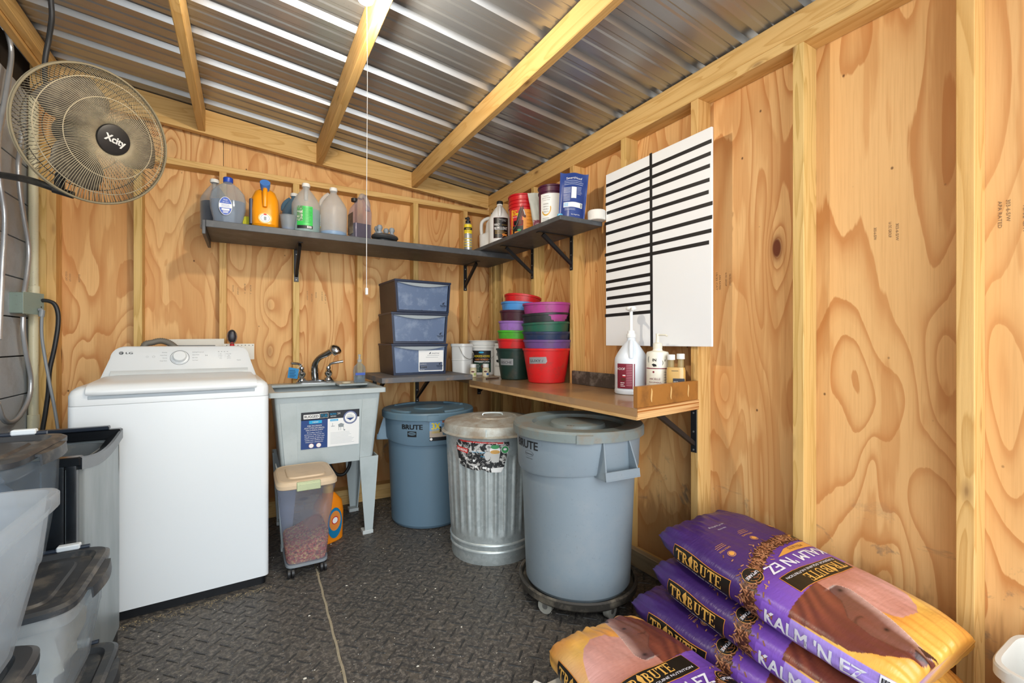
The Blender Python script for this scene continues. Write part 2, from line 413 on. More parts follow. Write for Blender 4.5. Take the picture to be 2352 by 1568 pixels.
loft(bm, [[Vector((x-0.0045, y, 0.0005)), Vector((x, y, 0.0032+0.001*math.sin(i*2.1))), Vector((x+0.0045, y, 0.0005))] for i, (x, y) in enumerate(R0)], closed=False)
mk('seam_dust', bm, plain('packed_seam_dust', '#b7aa90', 0.95, var=0.4, vscale=40), fl)['kind'] = 'stuff'
# back wall
wb = setting('wall_back')
for x0, x1 in ((XL-0.02, -0.1255), (-0.1225, 1.0935), (1.0965, XR+DEP+0.02)):
    piece('plywood_sheet', wb, (x0, YB+DEP, 0.0, x1, YB+DEP+0.012, 2.72), PLY, 0)
SX = [-0.53+0.4064*i for i in range(6)]
for i, x in enumerate([-0.918, -0.885]+SX):
    piece('stud', wb, (x-0.019, YB+random.uniform(0, 0.002), 0.10, x+0.019, YB+DEP, 2.166), (WZ, WZ2)[i % 2])
piece('floor_plate', wb, (XL+0.02, YB, 0.0, XR, YB+DEP, 0.062), WX); piece('floor_plate', wb, (XL+0.02, YB+0.001, 0.0625, XR, YB+DEP, 0.10), WX)
piece('top_plate', wb, (XL+0.02, YB, 2.166, XR+0.02, YB+DEP, 2.203), WX)
# right wall
wr = setting('wall_right')
for y0, y1 in ((NEAR, 0.0), (0.003, 1.3085), (1.3115, 2.6185), (2.6215, YB+DEP)):
    piece('plywood_sheet', wr, (XR+DEP, y0, 0.0, XR+DEP+0.012, y1, 2.2375), PLY, 0)
SY = [2.165-0.437*i for i in range(-2, 7)]
for i, y in enumerate(SY):
    piece('stud', wr, (XR+random.uniform(0, 0.002), y, 0.0382, XR+DEP, y+0.038, 2.20), (WZ2, WZ)[i % 2])
piece('stud', wr, (XR, 3.17, 0.0382, XR+DEP, 3.208, 2.20), WZ); piece('stud', wr, (XR, YB-0.04, 0.0382, XR+DEP, YB-0.002, 2.20), WZ2)
piece('floor_plate', wr, (XR, NEAR, 0.0, XR+DEP, YB, 0.038), WY); piece('floor_plate', wr, (XR-0.035, 1.30, 0.0, XR-0.002, 2.1, 0.085), lumber('weathered_board', 1, '#a89070', '#7d6a4f'), 0.003)
piece('top_plate', wr, (XR, NEAR, 2.20, XR+DEP, YB+0.0, 2.238), WY)
piece('eave_beam', wr, (XR-0.002, NEAR, 2.2385, XR+0.036, YB+0.03, 2.321), WY, 0.003)
bm = B(); bx(bm, XL-0.1, YB+DEP+0.014, 0, XR+0.2, YB+DEP+0.03, 2.62); mk('light_block_backing', bm, plain('dark_backing', '#4a4036', 0.9), wb)  # added unseen sheet, stops daylight showing through the plywood seams
bm = B(); bx(bm, XR+DEP+0.014, NEAR, 0, XR+DEP+0.03, YB+DEP, 2.235); mk('light_block_backing', bm, plain('dark_backing', '#4a4036', 0.9), wr)  # same added sheet behind the right wall, blocks light at its seams
# left wall of painted boards
GP = plain('grey_painted_board', '#b9c2cb', 0.6, var=0.2, vscale=3, hex2='#94979b', amt=0.5, bump=0.3, grime=0.25)
wl = setting('wall_left')
for i in range(13):
    z0 = 1.06-0.192*6+0.192*i+0.09
    if i == 0: z0 = 0.0
    lo = 1.06+0.192*(i-6); lo = max(lo, 0.0); hi = 1.06+0.192*(i-5)-0.005
    if hi <= lo: continue
    bm = B(); bx(bm, XL-0.02-0.004*random.random(), NEAR, lo+0.001, XL-0.001*random.random(), YB+DEP-0.002, hi, 0.002); mk('board', bm, GP, wl)
bm = B(); bx(bm, XL-0.05, NEAR, 0, XL-0.026, YB+DEP, 2.6); mk('wall_backing', bm, plain('dark_gap', '#2c2620', 0.9), wl)
# roof: ribbed steel, purlins and the rafter on the back wall
GALV = NT('galvalume'); k = GALV; c = k.coord((1, 1, 1), rand=False)
sp = k.noise(c, 220, 2, 0.6); sm = k.noise(k.coord((0.6, 5, 1), rand=False), 1, 4, 0.6)
GV = k.fin(k.pbr(k.mix(sm, S('#b9bbbd'), S('#97999b')), k.math('ADD', k.math('MULTIPLY', sp, 0.14), 0.24), 0.78, sm, 0.06, 0.01))
ce = setting('ceiling')
per = 0.2337; y_r0 = 3.16
def rib_profile(y0, y1):
    pts = []
    kk = int(math.floor((y0-y_r0)/per))
    for i in range(kk-1, kk+40):
        yc = y_r0+i*per
        for dy, dz in ((-0.033, 0), (-0.021, 0.024), (0.021, 0.024), (0.033, 0), (per/3-0.016, 0), (per/3-0.008, 0.0035), (per/3+0.008, 0.0035), (per/3+0.016, 0), (2*per/3-0.016, 0), (2*per/3-0.008, 0.0035), (2*per/3+0.008, 0.0035), (2*per/3+0.016, 0)):
            if y0 <= yc+dy <= y1: pts.append((yc+dy, dz))
    return pts
cuts = [-0.7, y_r0-per*12-0.04, y_r0-per*8-0.04, y_r0-per*4-0.04, 3.5]
for ip, (a, b) in enumerate(zip(cuts, cuts[1:])):
    pr = rib_profile(a, b+0.08); bm = B()
    X0, X1 = XL-0.15, XR+0.115
    loft(bm, [[Vector((x, y, roof_z(x)+z+0.0015*(ip % 2))) for y, z in pr] for x in (X0, X1)], closed=False)
    mk('roof_panel', bm, GV, ce, sharp=20)
for i, (x, h) in enumerate(((-0.25, 0.135), (0.405, 0.135), (1.06, 0.112))):
    zt = roof_z(x+0.038)-0.002
    bm = B(); bx(bm, x, NEAR, zt-h, x+0.038, YB-0.001, zt, 0.003); mk('purlin', bm, WY, ce)
for dx in (0.0, 0.0385):
    bm = B(); zt = roof_z(-0.83)-0.002; bx(bm, -0.905+dx-0.02, NEAR, zt-0.075-(0.012 if dx == 0 else 0), -0.905+dx+0.0175, YB-0.001, zt, 0.003); mk('purlin', bm, WY, ce)
bm = B(); prism(bm, [(XL, roof_z(XL)-0.162), (XR-0.004, roof_z(XR)-0.11), (XR-0.004, roof_z(XR)-0.003), (XL, roof_z(XL)-0.003)], 1, YB, YB+0.038); mk('rafter', bm, WX, ce)
# daylight bulb and its pull string on the middle purlin
lt = thing('light_bulb', 'bare glowing light bulb under the middle roof purlin with a long white pull string', 'light', (0.347, 1.56, 2.322))
bm = B(); lathe(bm, [(0.012, 0.03), (0.014, 0.02), (0.02, 0.01), (0.028, -0.01), (0.030, -0.025), (0.025, -0.042), (0.012, -0.052), (0.001, -0.054)], 20)
mk('bulb', bm, emis('bulb_glow', '#fff4dd', 22), lt)
bm = B(); lathe(bm, [(0.05, 0.105), (0.05, 0.09), (0.03, 0.07), (0.024, 0.03), (0.018, 0.028)], 24); mk('lamp_holder', bm, plain('white_porcelain', '#eceae4', 0.3), lt)
bm = B(); bx(bm, -0.05, -0.05, 0.106, 0.057, 0.05, 0.13, 0.003); mk('mounting_block', bm, WY, lt)
bm = B(); tube(bm, smooth_path([(-0.004, -0.03, 0.05), (-0.002, -0.032, -0.3), (-0.0035, -0.03, -0.7), (-0.004, -0.031, -1.015)], 6), 0.0011, 5)
bx(bm, -0.008, -0.035, -1.037, 0.0, -0.027, -1.015, 0.001); mk('pull_string', bm, plain('white_cord', '#e9e6df', 0.7), lt)
l = bpy.data.lights.new('bulb_light', 'POINT'); l.energy = 45; l.color = (1, 0.90, 0.74); l.shadow_soft_size = 0.03
o = bpy.data.objects.new('bulb_light', l); COL.objects.link(o); o.parent = lt; o.location = (-0.01, -0.02, -0.10)
# faint mill stamps on the plywood
INKF = plain('faded_stamp_ink', '#8a6f52', 0.7, var=0.3, vscale=40)
def stamps(parent, mp, seed, n=5):
    random.seed(seed); d = Decal(); y = 0
    for i in range(n):
        d.text(random.choice(['16 OC GROUP', '303-6-S/W', 'APA RATED', '15/32 CAT', 'EXP 1']), random.uniform(0, 0.03), y, 0.011, INKF, 1, 'L', width=random.uniform(0.04, 0.08)); y -= random.uniform(0.014, 0.04)
    d.build('mill_stamp', parent, mp)
stamps(wb, plane_map((-0.80, YB+DEP, 1.52), (0, 0, -1), (1, 0, 0)), 3, 8)
stamps(wb, plane_map((0.02, YB+DEP, 1.50), (0, 0, -1), (1, 0, 0)), 5, 4)
stamps(wb, plane_map((0.47, YB+DEP, 1.48), (0, 0, -1), (1, 0, 0)), 6, 5)
stamps(wr, plane_map((XR+DEP, 0.62, 1.52), (0, 0, -1), (0, -1, 0)), 8, 3)
stamps(wr, plane_map((XR+DEP, 1.20, 1.44), (0, 0, -1), (0, -1, 0)), 9, 4)
stamps(wr, plane_map((XR+DEP, 0.33, 1.52), (0, 0, -1), (0, -1, 0)), 10, 4)
# ---------------------------------------------------------------- shelves, bench, brackets
SHP = plain('charcoal_shelf_paint', '#4b4d50', 0.5, var=0.15, vscale=7, hex2='#6d7175', amt=0.35)
BLK = plain('black_steel', '#1b1b1d', 0.45, var=0.1, grime=0.1); BOLT = plain('zinc_screw', '#a7a8a6', 0.4, 0.8)
def bracket(name, wallpt, out, arm, drop, label, group, w=0.028, th=0.004):
    """wallpt: top point on the wall; out: horizontal unit vector away from the wall"""
    t = thing(name, label, 'bracket', wallpt, math.atan2(out[1], out[0]), group)
    bm = B(); bx(bm, 0.0, -w/2, -drop, th, w/2, 0, 0.001); mk('wall_arm', bm, BLK, t)
    bm = B(); bx(bm, th, -w/2, -th, arm, w/2, 0, 0.001); mk('shelf_arm', bm, BLK, t)
    bm = B(); z1 = -drop*0.78; x1 = arm*0.88
    hexa(bm, [(th, -w*.32, z1-0.016), (th, w*.32, z1-0.016), (x1, w*.32, -th-0.016), (x1, -w*.32, -th-0.016), (th, -w*.32, z1+0.004), (th, w*.32, z1+0.004), (x1-0.016, w*.32, -th), (x1-0.016, -w*.32, -th)])
    mk('brace', bm, BLK, t)
    bm = B()
    for z in (-drop+0.012, -drop*0.5, -0.03): lathe(bm, [(0.0045, 0), (0.0045, 0.0015), (0.002, 0.0025)], 10)
    for i, z in enumerate((-drop+0.012, -drop*0.55, -0.03)):
        vs = bm.verts[i*30:(i+1)*30]
        for v in vs: x, y, zz = v.co; v.co = (th+zz, x, z+y)
    mk('screws', bm, BOLT, t)['kind'] = 'stuff'
    return t
T_ = thing('wall_shelf', 'long charcoal painted shelf high on the back wall carrying jugs and bottles', 'shelf', (0, 0, 0))
bm = B(); bx(bm, -0.184, 2.85, 1.733, XR-0.004, YB-0.002, 1.77, 0.002); mk('shelf_board', bm, SHP, T_)
bm = B(); bx(bm, -0.20, 2.851, 1.695, -0.1845, YB-0.003, 1.769, 0.002); mk('end_board', bm, SHP, T_)
T_ = thing('wall_shelf', 'short charcoal shelf on the right wall holding the horse supplement tubs', 'shelf')
bm = B(); bx(bm, 1.418, 1.905, 1.7705, XR-0.002, 2.848, 1.795, 0.002); bx(bm, 1.4185, 2.8482, 1.7705, XR-0.0025, YB-0.003, 1.795, 0.002); mk('shelf_board', bm, SHP, T_)
gU = 'shelf brackets under the upper shelves'
bracket('shelf_bracket', (0.283, YB-0.0005, 1.7325), (0, -1), 0.27, 0.21, 'black steel bracket under the back wall shelf, below the green labelled jug', gU)
bracket('shelf_bracket', (1.498, YB-0.0005, 1.7325), (0, -1), 0.24, 0.20, 'black steel bracket under the upper shelves, nearest the room corner', gU)
bracket('shelf_bracket', (XR-0.0005, 2.184, 1.770), (-1, 0), 0.25, 0.205, 'black steel bracket under the right wall shelf, below the maroon tub', gU)
bracket('shelf_bracket', (XR-0.0005, 2.621, 1.770), (-1, 0), 0.25, 0.205, 'black steel bracket under the right wall shelf, below the repellent jug', gU)
T_ = thing('wall_shelf', 'dark grey low shelf beside the laundry sink under the navy drawers', 'shelf')
k = NT('worn_grey_shelf'); 
bm = B(); bx(bm, 0.70, 2.72, 0.877, 1.30, YB-0.002, 0.91, 0.002)
mk('shelf_board', bm, plain('worn_grey_paint', '#606164', 0.6, hex2='#93765a', amt=0.6), T_)
gL = 'brackets under the bench and low shelf'
bracket('shelf_bracket', (1.103, YB-0.0005, 0.8765), (0, -1), 0.30, 0.20, 'black steel bracket under the low grey shelf, behind the blue-grey bin', gL)
bracket('shelf_bracket', (0.79, YB-0.0005, 0.8765), (0, -1), 0.30, 0.18, 'black steel bracket under the low grey shelf, beside the laundry sink', gL)
# bench top with its cut end
k = NT('bench_wood'); c = k.coord((30, 1.2, 30)); nz = k.noise(c, 1, 4, 0.6); blot = k.noise(k.coord((3, 3, 3)), 1, 4, 0.65)
BENCH = k.fin(k.pbr(k.mix(k.ramp(blot, [(0.45, g1(0)), (0.62, g1(0.7))]), k.mix(nz, S('#b08a5e'), S('#8f6b45')), S('#6f5a47')), 0.32, 0, nz, 0.05, 0.002, Coat_Weight=0.25))
bt = thing('workbench', 'long brown wooden workbench top fixed along the right wall over the bins', 'bench')
bm = B(); prism(bm, [(1.270, 1.225), (XR-0.0035, 1.285), (XR-0.0035, YB-0.003), (1.302, YB-0.003), (1.302, 2.72), (1.270, 2.71)], 2, 0.845, 0.876); mk('bench_top', bm, BENCH, bt)
k = NT('plywood_edge'); c = k.coord((1.5, 3, 190)); eg = k.noise(c, 1, 1, 0.5)
EDGE = k.fin(k.pbr(k.mix(k.ramp(eg, [(0.42, g1(0)), (0.52, g1(1))]), S('#dcb077'), S('#a4652c')), 0.6))
bm = B(); prism(bm, [(1.268, 1.2235), (1.290, 1.2265), (1.290, 2.70), (1.268, 2.70)], 2, 0.832, 0.8445); mk('edge_strip', bm, lumber('bench_edge', 1, '#d5b180', '#b98f58'), bt)
bm = B(); prism(bm, [(1.272, 1.222), (XR-0.004, 1.282), (XR-0.004, 1.2845), (1.272, 1.2245)], 2, 0.834, 0.8765); mk('end_grain', bm, EDGE, bt)
bm = B(); prism(bm, [(1.298, 1.23), (1.34, 1.236), (1.34, 1.30), (1.298, 1.30)], 2, 0.8325, 0.8445); mk('support_block', bm, lumber('bench_edge', 1), bt)
bm = B(); prism(bm, [(1.275, 1.227), (XR-0.006, 1.286), (XR-0.006, 1.306), (1.275, 1.247)], 2, 0.877, 0.958)
o = mk('end_board', bm, plain('varnished_end_board', '#ad7333', 0.5, var=0.3, vscale=4, hex2='#5e3a1c', amt=0.55), bt)
o['label'] = 'stained upright board closing the near end of the bench'
d = Decal(); SAP = plain('dried_glue', '#e2b877', 0.5)
for x in (0.09, 0.225, 0.355):
    d.poly([(x+0.005*math.cos(a)+0.002*math.sin(3*a), 0.043+0.028*math.sin(a)) for a in [2*PI*i/12 for i in range(12)]], SAP)
ex = Vector((0.430, 0.059, 0)).normalized(); d.build('glue_drip', bt, plane_map((1.275, 1.227, 0.877), ex, (0, 0, 1)))
bm = B(); bx(bm, XR-0.022, 1.69, 0.8765, XR-0.0035, 2.155, 0.955, 0.002)
tag(mk('backsplash_board', bm, plain('sooty_board', '#4a3f36', 0.75, var=0.4, vscale=9, hex2='#8d8377', amt=0.5)), 'dark grimy board standing on the bench against the studs', 'board')
bracket('shelf_bracket', (XR-0.0005, 1.310, 0.8440), (-1, 0), 0.28, 0.205, 'black steel bracket under the near end of the bench', gL, w=0.03)
bracket('shelf_bracket', (XR-0.0005, 1.747, 0.8440), (-1, 0), 0.19, 0.17, 'black steel bracket under the bench, behind the large grey bin', gL, w=0.03)
bracket('shelf_bracket', (1.62, YB-0.0005, 0.8440), (0, -1), 0.24, 0.14, 'black steel bracket under the bench in the room corner', gL, w=0.03)
# tally board
tb = thing('tally_board', 'large white board with black tape lines hung on the right wall', 'board', (XR-0.0155, 0, 0))
y0, y1, z0, z1 = 1.212, 1.862, 1.108, 2.04
bm = B(); bx(bm, 0, y0, z0, 0.012, y1, z1, 0.001); mk('panel', bm, plain('white_board', '#f1f2f3', 0.35, var=0.03, vscale=2), tb)
TAPE = plain('black_tape', '#17171a', 0.45, var=0.15)
def tape(ya, yb, za, zb, hw=0.0085):
    bm = B(); hexa(bm, [(-0.0006, ya, za-hw), (-0.0006, yb, zb-hw), (0.0002, yb, zb-hw), (0.0002, ya, za-hw), (-0.0006, ya, za+hw), (-0.0006, yb, zb+hw), (0.0002, yb, zb+hw), (0.0002, ya, za+hw)])
    mk('tape_strip', bm, TAPE, tb, smooth=False)
LZ = [1.980, 1.926, 1.879, 1.830, 1.774, 1.718, 1.657, 1.603, 1.559, 1.512, 1.453, 1.412, 1.364, 1.318, 1.271]
RZ = [1.979, 1.928, 1.877, 1.818, 1.767, 1.715, 1.657, 1.600, 1.552]
for i, z in enumerate(LZ):
    ya = y1-0.002+random.uniform(-0.008, 0.012)
    if i < 9:
        tape(ya, y0+random.uniform(-0.006, 0.014), z, RZ[i])
    else: tape(ya, 1.545, z, z+0.004)
bm = B()
hexa(bm, [(-0.0010, 1.530, z0-0.004), (-0.0010, 1.546, z0-0.004), (-0.0004, 1.546, z0-0.004), (-0.0004, 1.530, z0-0.004), (-0.0010, 1.536, z1+0.006), (-0.0010, 1.552, z1+0.006), (-0.0004, 1.552, z1+0.006), (-0.0004, 1.536, z1+0.006)])
mk('tape_strip', bm, TAPE, tb, smooth=False)
# conduit, pipe, box and cables on the left wall
PVC = plain('cream_pvc', '#e5dfbf', 0.4, var=0.08, grime=0.35)
t = thing('pvc_pipe', 'cream plastic pipe running up the back left corner', 'pipe', (-0.940, 3.235, 0))
bm = B(); lathe(bm, [(0.019, 0.0), (0.019, 2.38)], 20); mk('pipe', bm, PVC, t)
for z in (0.72, 1.38):
    bm = B(); lathe(bm, [(0.019, z-0.035), (0.0235, z-0.034), (0.0235, z+0.034), (0.019, z+0.035)], 20, cap0=False, cap1=False); mk('coupling', bm, PVC, t)
for z in (0.655, 1.27):
    bm = B(); lathe(bm, [(0.019, z-0.008), (0.022, z-0.008), (0.022, z+0.008), (0.019, z+0.008)], 20, cap0=False, cap1=False); bx(bm, -0.040, -0.007, z-0.006, -0.018, 0.007, z+0.006, 0.001); mk('strap', bm, PVC, t)
BOXM = plain('green_grey_steel', '#96a79d', 0.45, 0.1, var=0.15, grime=0.3)
eb = thing('junction_box', 'grey-green steel electrical box on the left wall with two cables plugged in', 'electrical box', (-0.925, 3.09, 1.315), math.radians(-18))
bm = B(); bx(bm, -0.035, -0.060, -0.05, 0.03, 0.060, 0.05, 0.003); mk('box', bm, BOXM, eb)
bm = B(); bx(bm, 0.0305, -0.063, -0.053, 0.033, 0.063, 0.053, 0.001); mk('cover_plate', bm, BOXM, eb)
bm = B()
for y, z in ((0.045, 0.022), (0.045, -0.014)): 
    bx(bm, 0.0332, y-0.003, z-0.003, 0.0337, y+0.003, z+0.003)
mk('screw_hole', bm, INK, eb)
for z in (0.018, -0.018):
    bm = B(); tube(bm, [(0.0, 0.061, z), (0.0, 0.074, z)], 0.014, 14); mk('connector', bm, WHT, eb)
FX = plain('flex_conduit_steel', '#d4d7da', 0.32, 0.6, var=0.2)
def flex(name, label, pts, r=0.0095, wave=0.0013, pitch=0.007, m=None, cat='conduit', group=None):
    P = smooth_path(pts, 8); L = [0]
    for a, b in zip(P, P[1:]): L.append(L[-1]+(b-a).length)
    n = int(L[-1]/(pitch/2)); Q = []; j = 0
    for i in range(n+1):
        s_ = L[-1]*i/n
        while j < len(L)-2 and L[j+1] < s_: j += 1
        tt = (s_-L[j])/max(L[j+1]-L[j], 1e-9); Q.append(P[j].lerp(P[j+1], min(tt, 1)))
    bm = B(); cnt = [0]
    up = None; rings = []
    for i, p_ in enumerate(Q):
        a = Q[max(i-1, 0)]; b = Q[min(i+1, len(Q)-1)]; dd = (b-a).normalized()
        if up is None: up = Vector((0, 0, 1)) if abs(dd.z) < 0.9 else Vector((1, 0, 0))
        s2 = dd.cross(up).normalized(); up = s2.cross(dd).normalized(); rr = r+(wave if i % 2 else -wave)
        rings.append([p_+s2*rr*math.cos(2*PI*q/8)+up*rr*math.sin(2*PI*q/8) for q in range(8)])
    loft(bm, rings)
    return tag(mk(name, bm, m or FX, sharp=180), label, cat, group)
def wx(l, x): return [at_x(u, v, x) for u, v in l]
gF = 'ribbed metal conduits on the left wall'
flex('flex_conduit', 'ribbed metal conduit looping low on the left wall from the electrical box', wx([(53, 727), (53, 760), (60, 812), (71, 870), (66, 915), (45, 955), (22, 970), (5, 958), (-6, 925)], -0.935), group=gF)
flex('flex_conduit', 'ribbed metal conduit climbing from the electrical box behind the fan', wx([(55, 672), (62, 630), (66, 570), (55, 500), (46, 440), (42, 380), (48, 335), (50, 300)], -0.935), group=gF)
flex('flex_conduit', 'ribbed metal conduit hanging from the roof at the left edge', wx([(-8, 5), (6, 45), (20, 85), (26, 125), (18, 190), (6, 260), (-4, 320), (-3, 380), (2, 430), (11, 500), (6, 600), (2, 690), (-2, 780)], -0.93), group=gF)
CB = plain('black_cable', '#232426', 0.5, var=0.2, grime=0.25); CG = plain('grey_cable', '#8b9196', 0.45)
yy = 3.16
def wy(l, y): return [at_y(u, v, y) for u, v in l]
bm = B(); tube(bm, smooth_path(wy([(86, 692), (104, 690), (124, 697), (133, 718), (133, 750), (125, 800), (114, 850), (111, 900), (104, 950), (96, 1000), (92, 1060)], 3.13)), 0.0095, 10)
tag(mk('power_cable', bm, CB), 'thick black cable curving down from the electrical box behind the washer', 'cable')
bm = B(); tube(bm, smooth_path(wy([(88, 711), (97, 712), (96, 730), (96, 770), (103, 820), (114, 880), (124, 930), (133, 985), (140, 1040)], 3.10)), 0.0065, 10)
tube(bm, wy([(97, 712), (95, 727)], 3.10), 0.011, 10)
tag(mk('power_cable', bm, CG), 'thin light grey cable hanging from the electrical box behind the washer', 'cable')
bm = B(); tube(bm, smooth_path([at_y(116, -40, 2.32), at_y(117, 0, 2.34), at_y(119, 40, 2.36), at_y(112, 90, 2.40), at_y(104, 135, 2.42), at_y(103, 170, 2.44), at_y(107, 205, 2.46)]), 0.0085, 10)
tag(mk('fan_cord', bm, CB), 'black cord hanging from the roof down to the wall fan', 'cord')
# ---------------------------------------------------------------- wall fan
FC = Vector((-0.501, 2.337, 1.9275)); fa, fe = -0.8556, -0.2505
FNV = Vector((math.cos(fe)*math.cos(fa), math.cos(fe)*math.sin(fa), math.sin(fe)))
fan = thing('wall_fan', 'dusty round cage fan on a black arm reaching from the left wall', 'fan')
xa = FNV.cross(Vector((0, 0, 1))).normalized()*-1; ya = FNV.cross(xa)
fan.matrix_world = Matrix(((xa.x, ya.x, FNV.x, FC.x), (xa.y, ya.y, FNV.y, FC.y), (xa.z, ya.z, FNV.z, FC.z), (0, 0, 0, 1)))
DUST = plain('dusty_wire', '#bcae90', 0.75, var=0.35, vscale=7, hex2='#6a6152', amt=0.5)
DUST2 = plain('dusty_dark_wire', '#5c5446', 0.7, var=0.4, vscale=7)
R = 0.25
def grille(h, rin, tw, n, name, mat, rot=0.0):
    bm = B(); r_w = 0.0013
    for i in range(n):
        a0 = 2*PI*i/n+rot; pts = []
        for j in range(9):
            t = j/8; r = rin+(R-rin)*t; a = a0+tw*t*t
            hh = h*(1-((r-rin)/(R-rin))**2.6)
            pts.append((r*math.cos(a), r*math.sin(a), hh))
        tube(bm, pts, r_w, 3)
    mk(name, bm, mat, fan, sharp=180)
grille(0.095, 0.052, 0.30, 150, 'front_grille', DUST); grille(-0.085, 0.05, -0.2, 84, 'rear_grille', DUST2)
def circ(r, z, rw, name, mat):
    bm = B(); tube(bm, [(r*math.cos(2*PI*i/72), r*math.sin(2*PI*i/72), z) for i in range(72)], rw, 6, closed=True); mk(name, bm, mat, fan, sharp=180)
hz = lambda r, h: h*(1-((r-0.05)/(R-0.05))**2.6)
circ(R, 0.004, 0.0045, 'rim_ring', plain('dusty_rim', '#8d8268', 0.7, var=0.4, vscale=9)); circ(R, -0.006, 0.004, 'rim_ring', DUST)
for r in (0.21, 0.145): circ(r, hz(r, 0.095)-0.001, 0.0018, 'grille_ring', DUST)
for r in (0.205, 0.13): circ(r, hz(r, -0.085)+0.001, 0.0018, 'grille_ring', DUST2)
bm = B(); lathe(bm, [(0.056, 0.088), (0.0565, 0.096), (0.054, 0.102), (0.04, 0.1045), (0.001, 0.105)], 40); mk('hub_cap', bm, plain('black_hub', '#19191b', 0.4, var=0.1, grime=0.35), fan)
d = Decal(); up_l = (Vector((0, 0, 1))-FNV*FNV.z)
# lettering level with the tilted cap (runs slightly downhill)
ang = -math.radians(8)
d.text('Xcity', 0, -0.012, 0.036, WHT, 1, 'C', bold=0.03, width=0.068, rot=ang)
d.build('printed_name', fan, lambda x, y, h: Vector((x, y, 0.1052+h)))
FBL = plain('dusty_fan_blade', '#554e45', 0.6, var=0.35, vscale=12, hex2='#9a8f7a', amt=0.5)
for b in range(3):
    bm = B(); rows = []
    for j in range(9):
        t = j/8; r = 0.04+0.165*t; wd = 0.62+0.35*math.sin(PI*min(t*1.1, 1)); rows.append([Vector((r*math.cos(a), r*math.sin(a), 0.018-0.04*(q/8))) for q, a in enumerate([2*PI*b/3+0.25*t+wd*(q/8-0.5)*1.6 for q in range(9)])])
    loft(bm, rows, closed=False); 
    for f_ in bm.faces: f_.smooth = True
    o = mk('fan_blade', bm, FBL, fan, sharp=180); m = o.modifiers.new('s', 'SOLIDIFY'); m.thickness = 0.0025
bm = B(); lathe(bm, [(0.045, -0.02), (0.045, 0.03), (0.02, 0.04)], 28); mk('blade_hub', bm, BLK, fan)
bm = B(); lathe(bm, [(0.02, -0.19), (0.055, -0.18), (0.066, -0.15), (0.068, -0.09), (0.05, -0.07), (0.02, -0.02)], 32); mk('motor_housing', bm, BLK, fan)
inv = fan.matrix_world.inverted()
def FL(p): return inv @ Vector(p)
P0 = at_x(-30, 397, -0.962); P1 = at_y(60, 412, 2.50); P2 = at_y(135, 436, 2.46)
bm = B(); tube(bm, [FL(p) for p in smooth_path([P0, P1, P2], 6)], 0.0135, 14); mk('support_arm', bm, plain('black_arm', '#161617', 0.4, hex2='#6b6454', amt=0.3), fan)
bm = B(); tube(bm, [FL(P2), FL((P2.x+0.005, P2.y, P2.z+0.06)), FL(FC-FNV*0.15)], 0.016, 12); mk('tilt_joint', bm, BLK, fan)
bm = B(); q_ = at_y(146, 440, 2.44); tube(bm, [FL(q_+Vector((-0.03, 0, 0.005))), FL(q_+Vector((0.03, 0, -0.01)))], 0.014, 12); mk('arm_clamp', bm, BLK, fan)
bm = B(); tube(bm, [FL(P0+Vector((-0.002, 0, 0))), FL(P0+Vector((0.012, 0, 0)))], 0.05, 20); mk('wall_plate', bm, BLK, fan)
# ---------------------------------------------------------------- washing machine
WM = plain('white_appliance', '#dfe4e7', 0.3, var=0.015, vscale=1); WM2 = plain('white_plastic', '#d8dcde', 0.3, var=0.04, vscale=3)
ws = thing('washing_machine', 'white top loading washing machine against the back wall', 'washing machine', (-0.594, 2.352, 0), math.atan2(0.036, 0.685))
W_, D_ = 0.686, 0.70
def rrect(x0, y0, x1, y1, r, n=5):
    out = []
    for cx, cy, a in ((x1-r, y1-r, 0), (x0+r, y1-r, 90), (x0+r, y0+r, 180), (x1-r, y0+r, 270)):
        for i in range(n+1):
            t = math.radians(a+90*i/n); out.append((cx+r*math.cos(t), cy+r*math.sin(t)))
    return out
bm = B(); loft(bm, [[Vector((x, y, z)) for x, y in rrect(0, 0, W_, D_, 0.022)] for z in (0.042, 0.877)]); mk('cabinet', bm, WM, ws)
bm = B(); loft(bm, [[Vector((x, y, z)) for x, y in rrect(0.012, 0.012, W_-0.012, D_, 0.02)] for z in (0.002, 0.0415)]); mk('plinth', bm, plain('black_plinth', '#15171b', 0.35), ws)
bm = B(); loft(bm, [[Vector((x, y, z)) for x, y in rrect(a, a, W_-a, D_, 0.026+a*0.5)] for z, a in ((0.8775, 0.0015), (0.879, 0.0), (0.918, 0.0), (0.936, 0.006), (0.949, 0.020), (0.9535, 0.045))]); mk('top_cover', bm, WM2, ws)
# lid with a rolled front lip
bm = B(); x0, x1 = 0.055, W_-0.05
sec = [(-0.010, 0.917), (-0.014, 0.922), (-0.013, 0.938), (-0.002, 0.952), (0.02, 0.961), (0.10, 0.9675), (0.36, 0.973), (0.40, 0.972), (0.40, 0.955), (0.02, 0.945), (0.0, 0.93)]
rings = []
for i in range(13):
    t = i/12; x = x0+(x1-x0)*t; e = min(t, 1-t); k_ = 1-(1-min(e/0.035, 1))**2
    rings.append([Vector((x, 0.012+(y-0.012)*(0.86+0.14*k_) if y < 0.2 else y, 0.935+(z-0.935)*(0.80+0.20*k_) if z < 0.95 else z-0.004*(1-k_))) for y, z in sec])
loft(bm, rings); mk('lid', bm, WM2, ws, sharp=50)
bm = B(); bx(bm, 0.06, -0.0015, 0.902, W_-0.058, 0.01, 0.916, 0.0012); mk('handle_groove', bm, plain('grey_groove', '#a9b2b8', 0.35), ws)
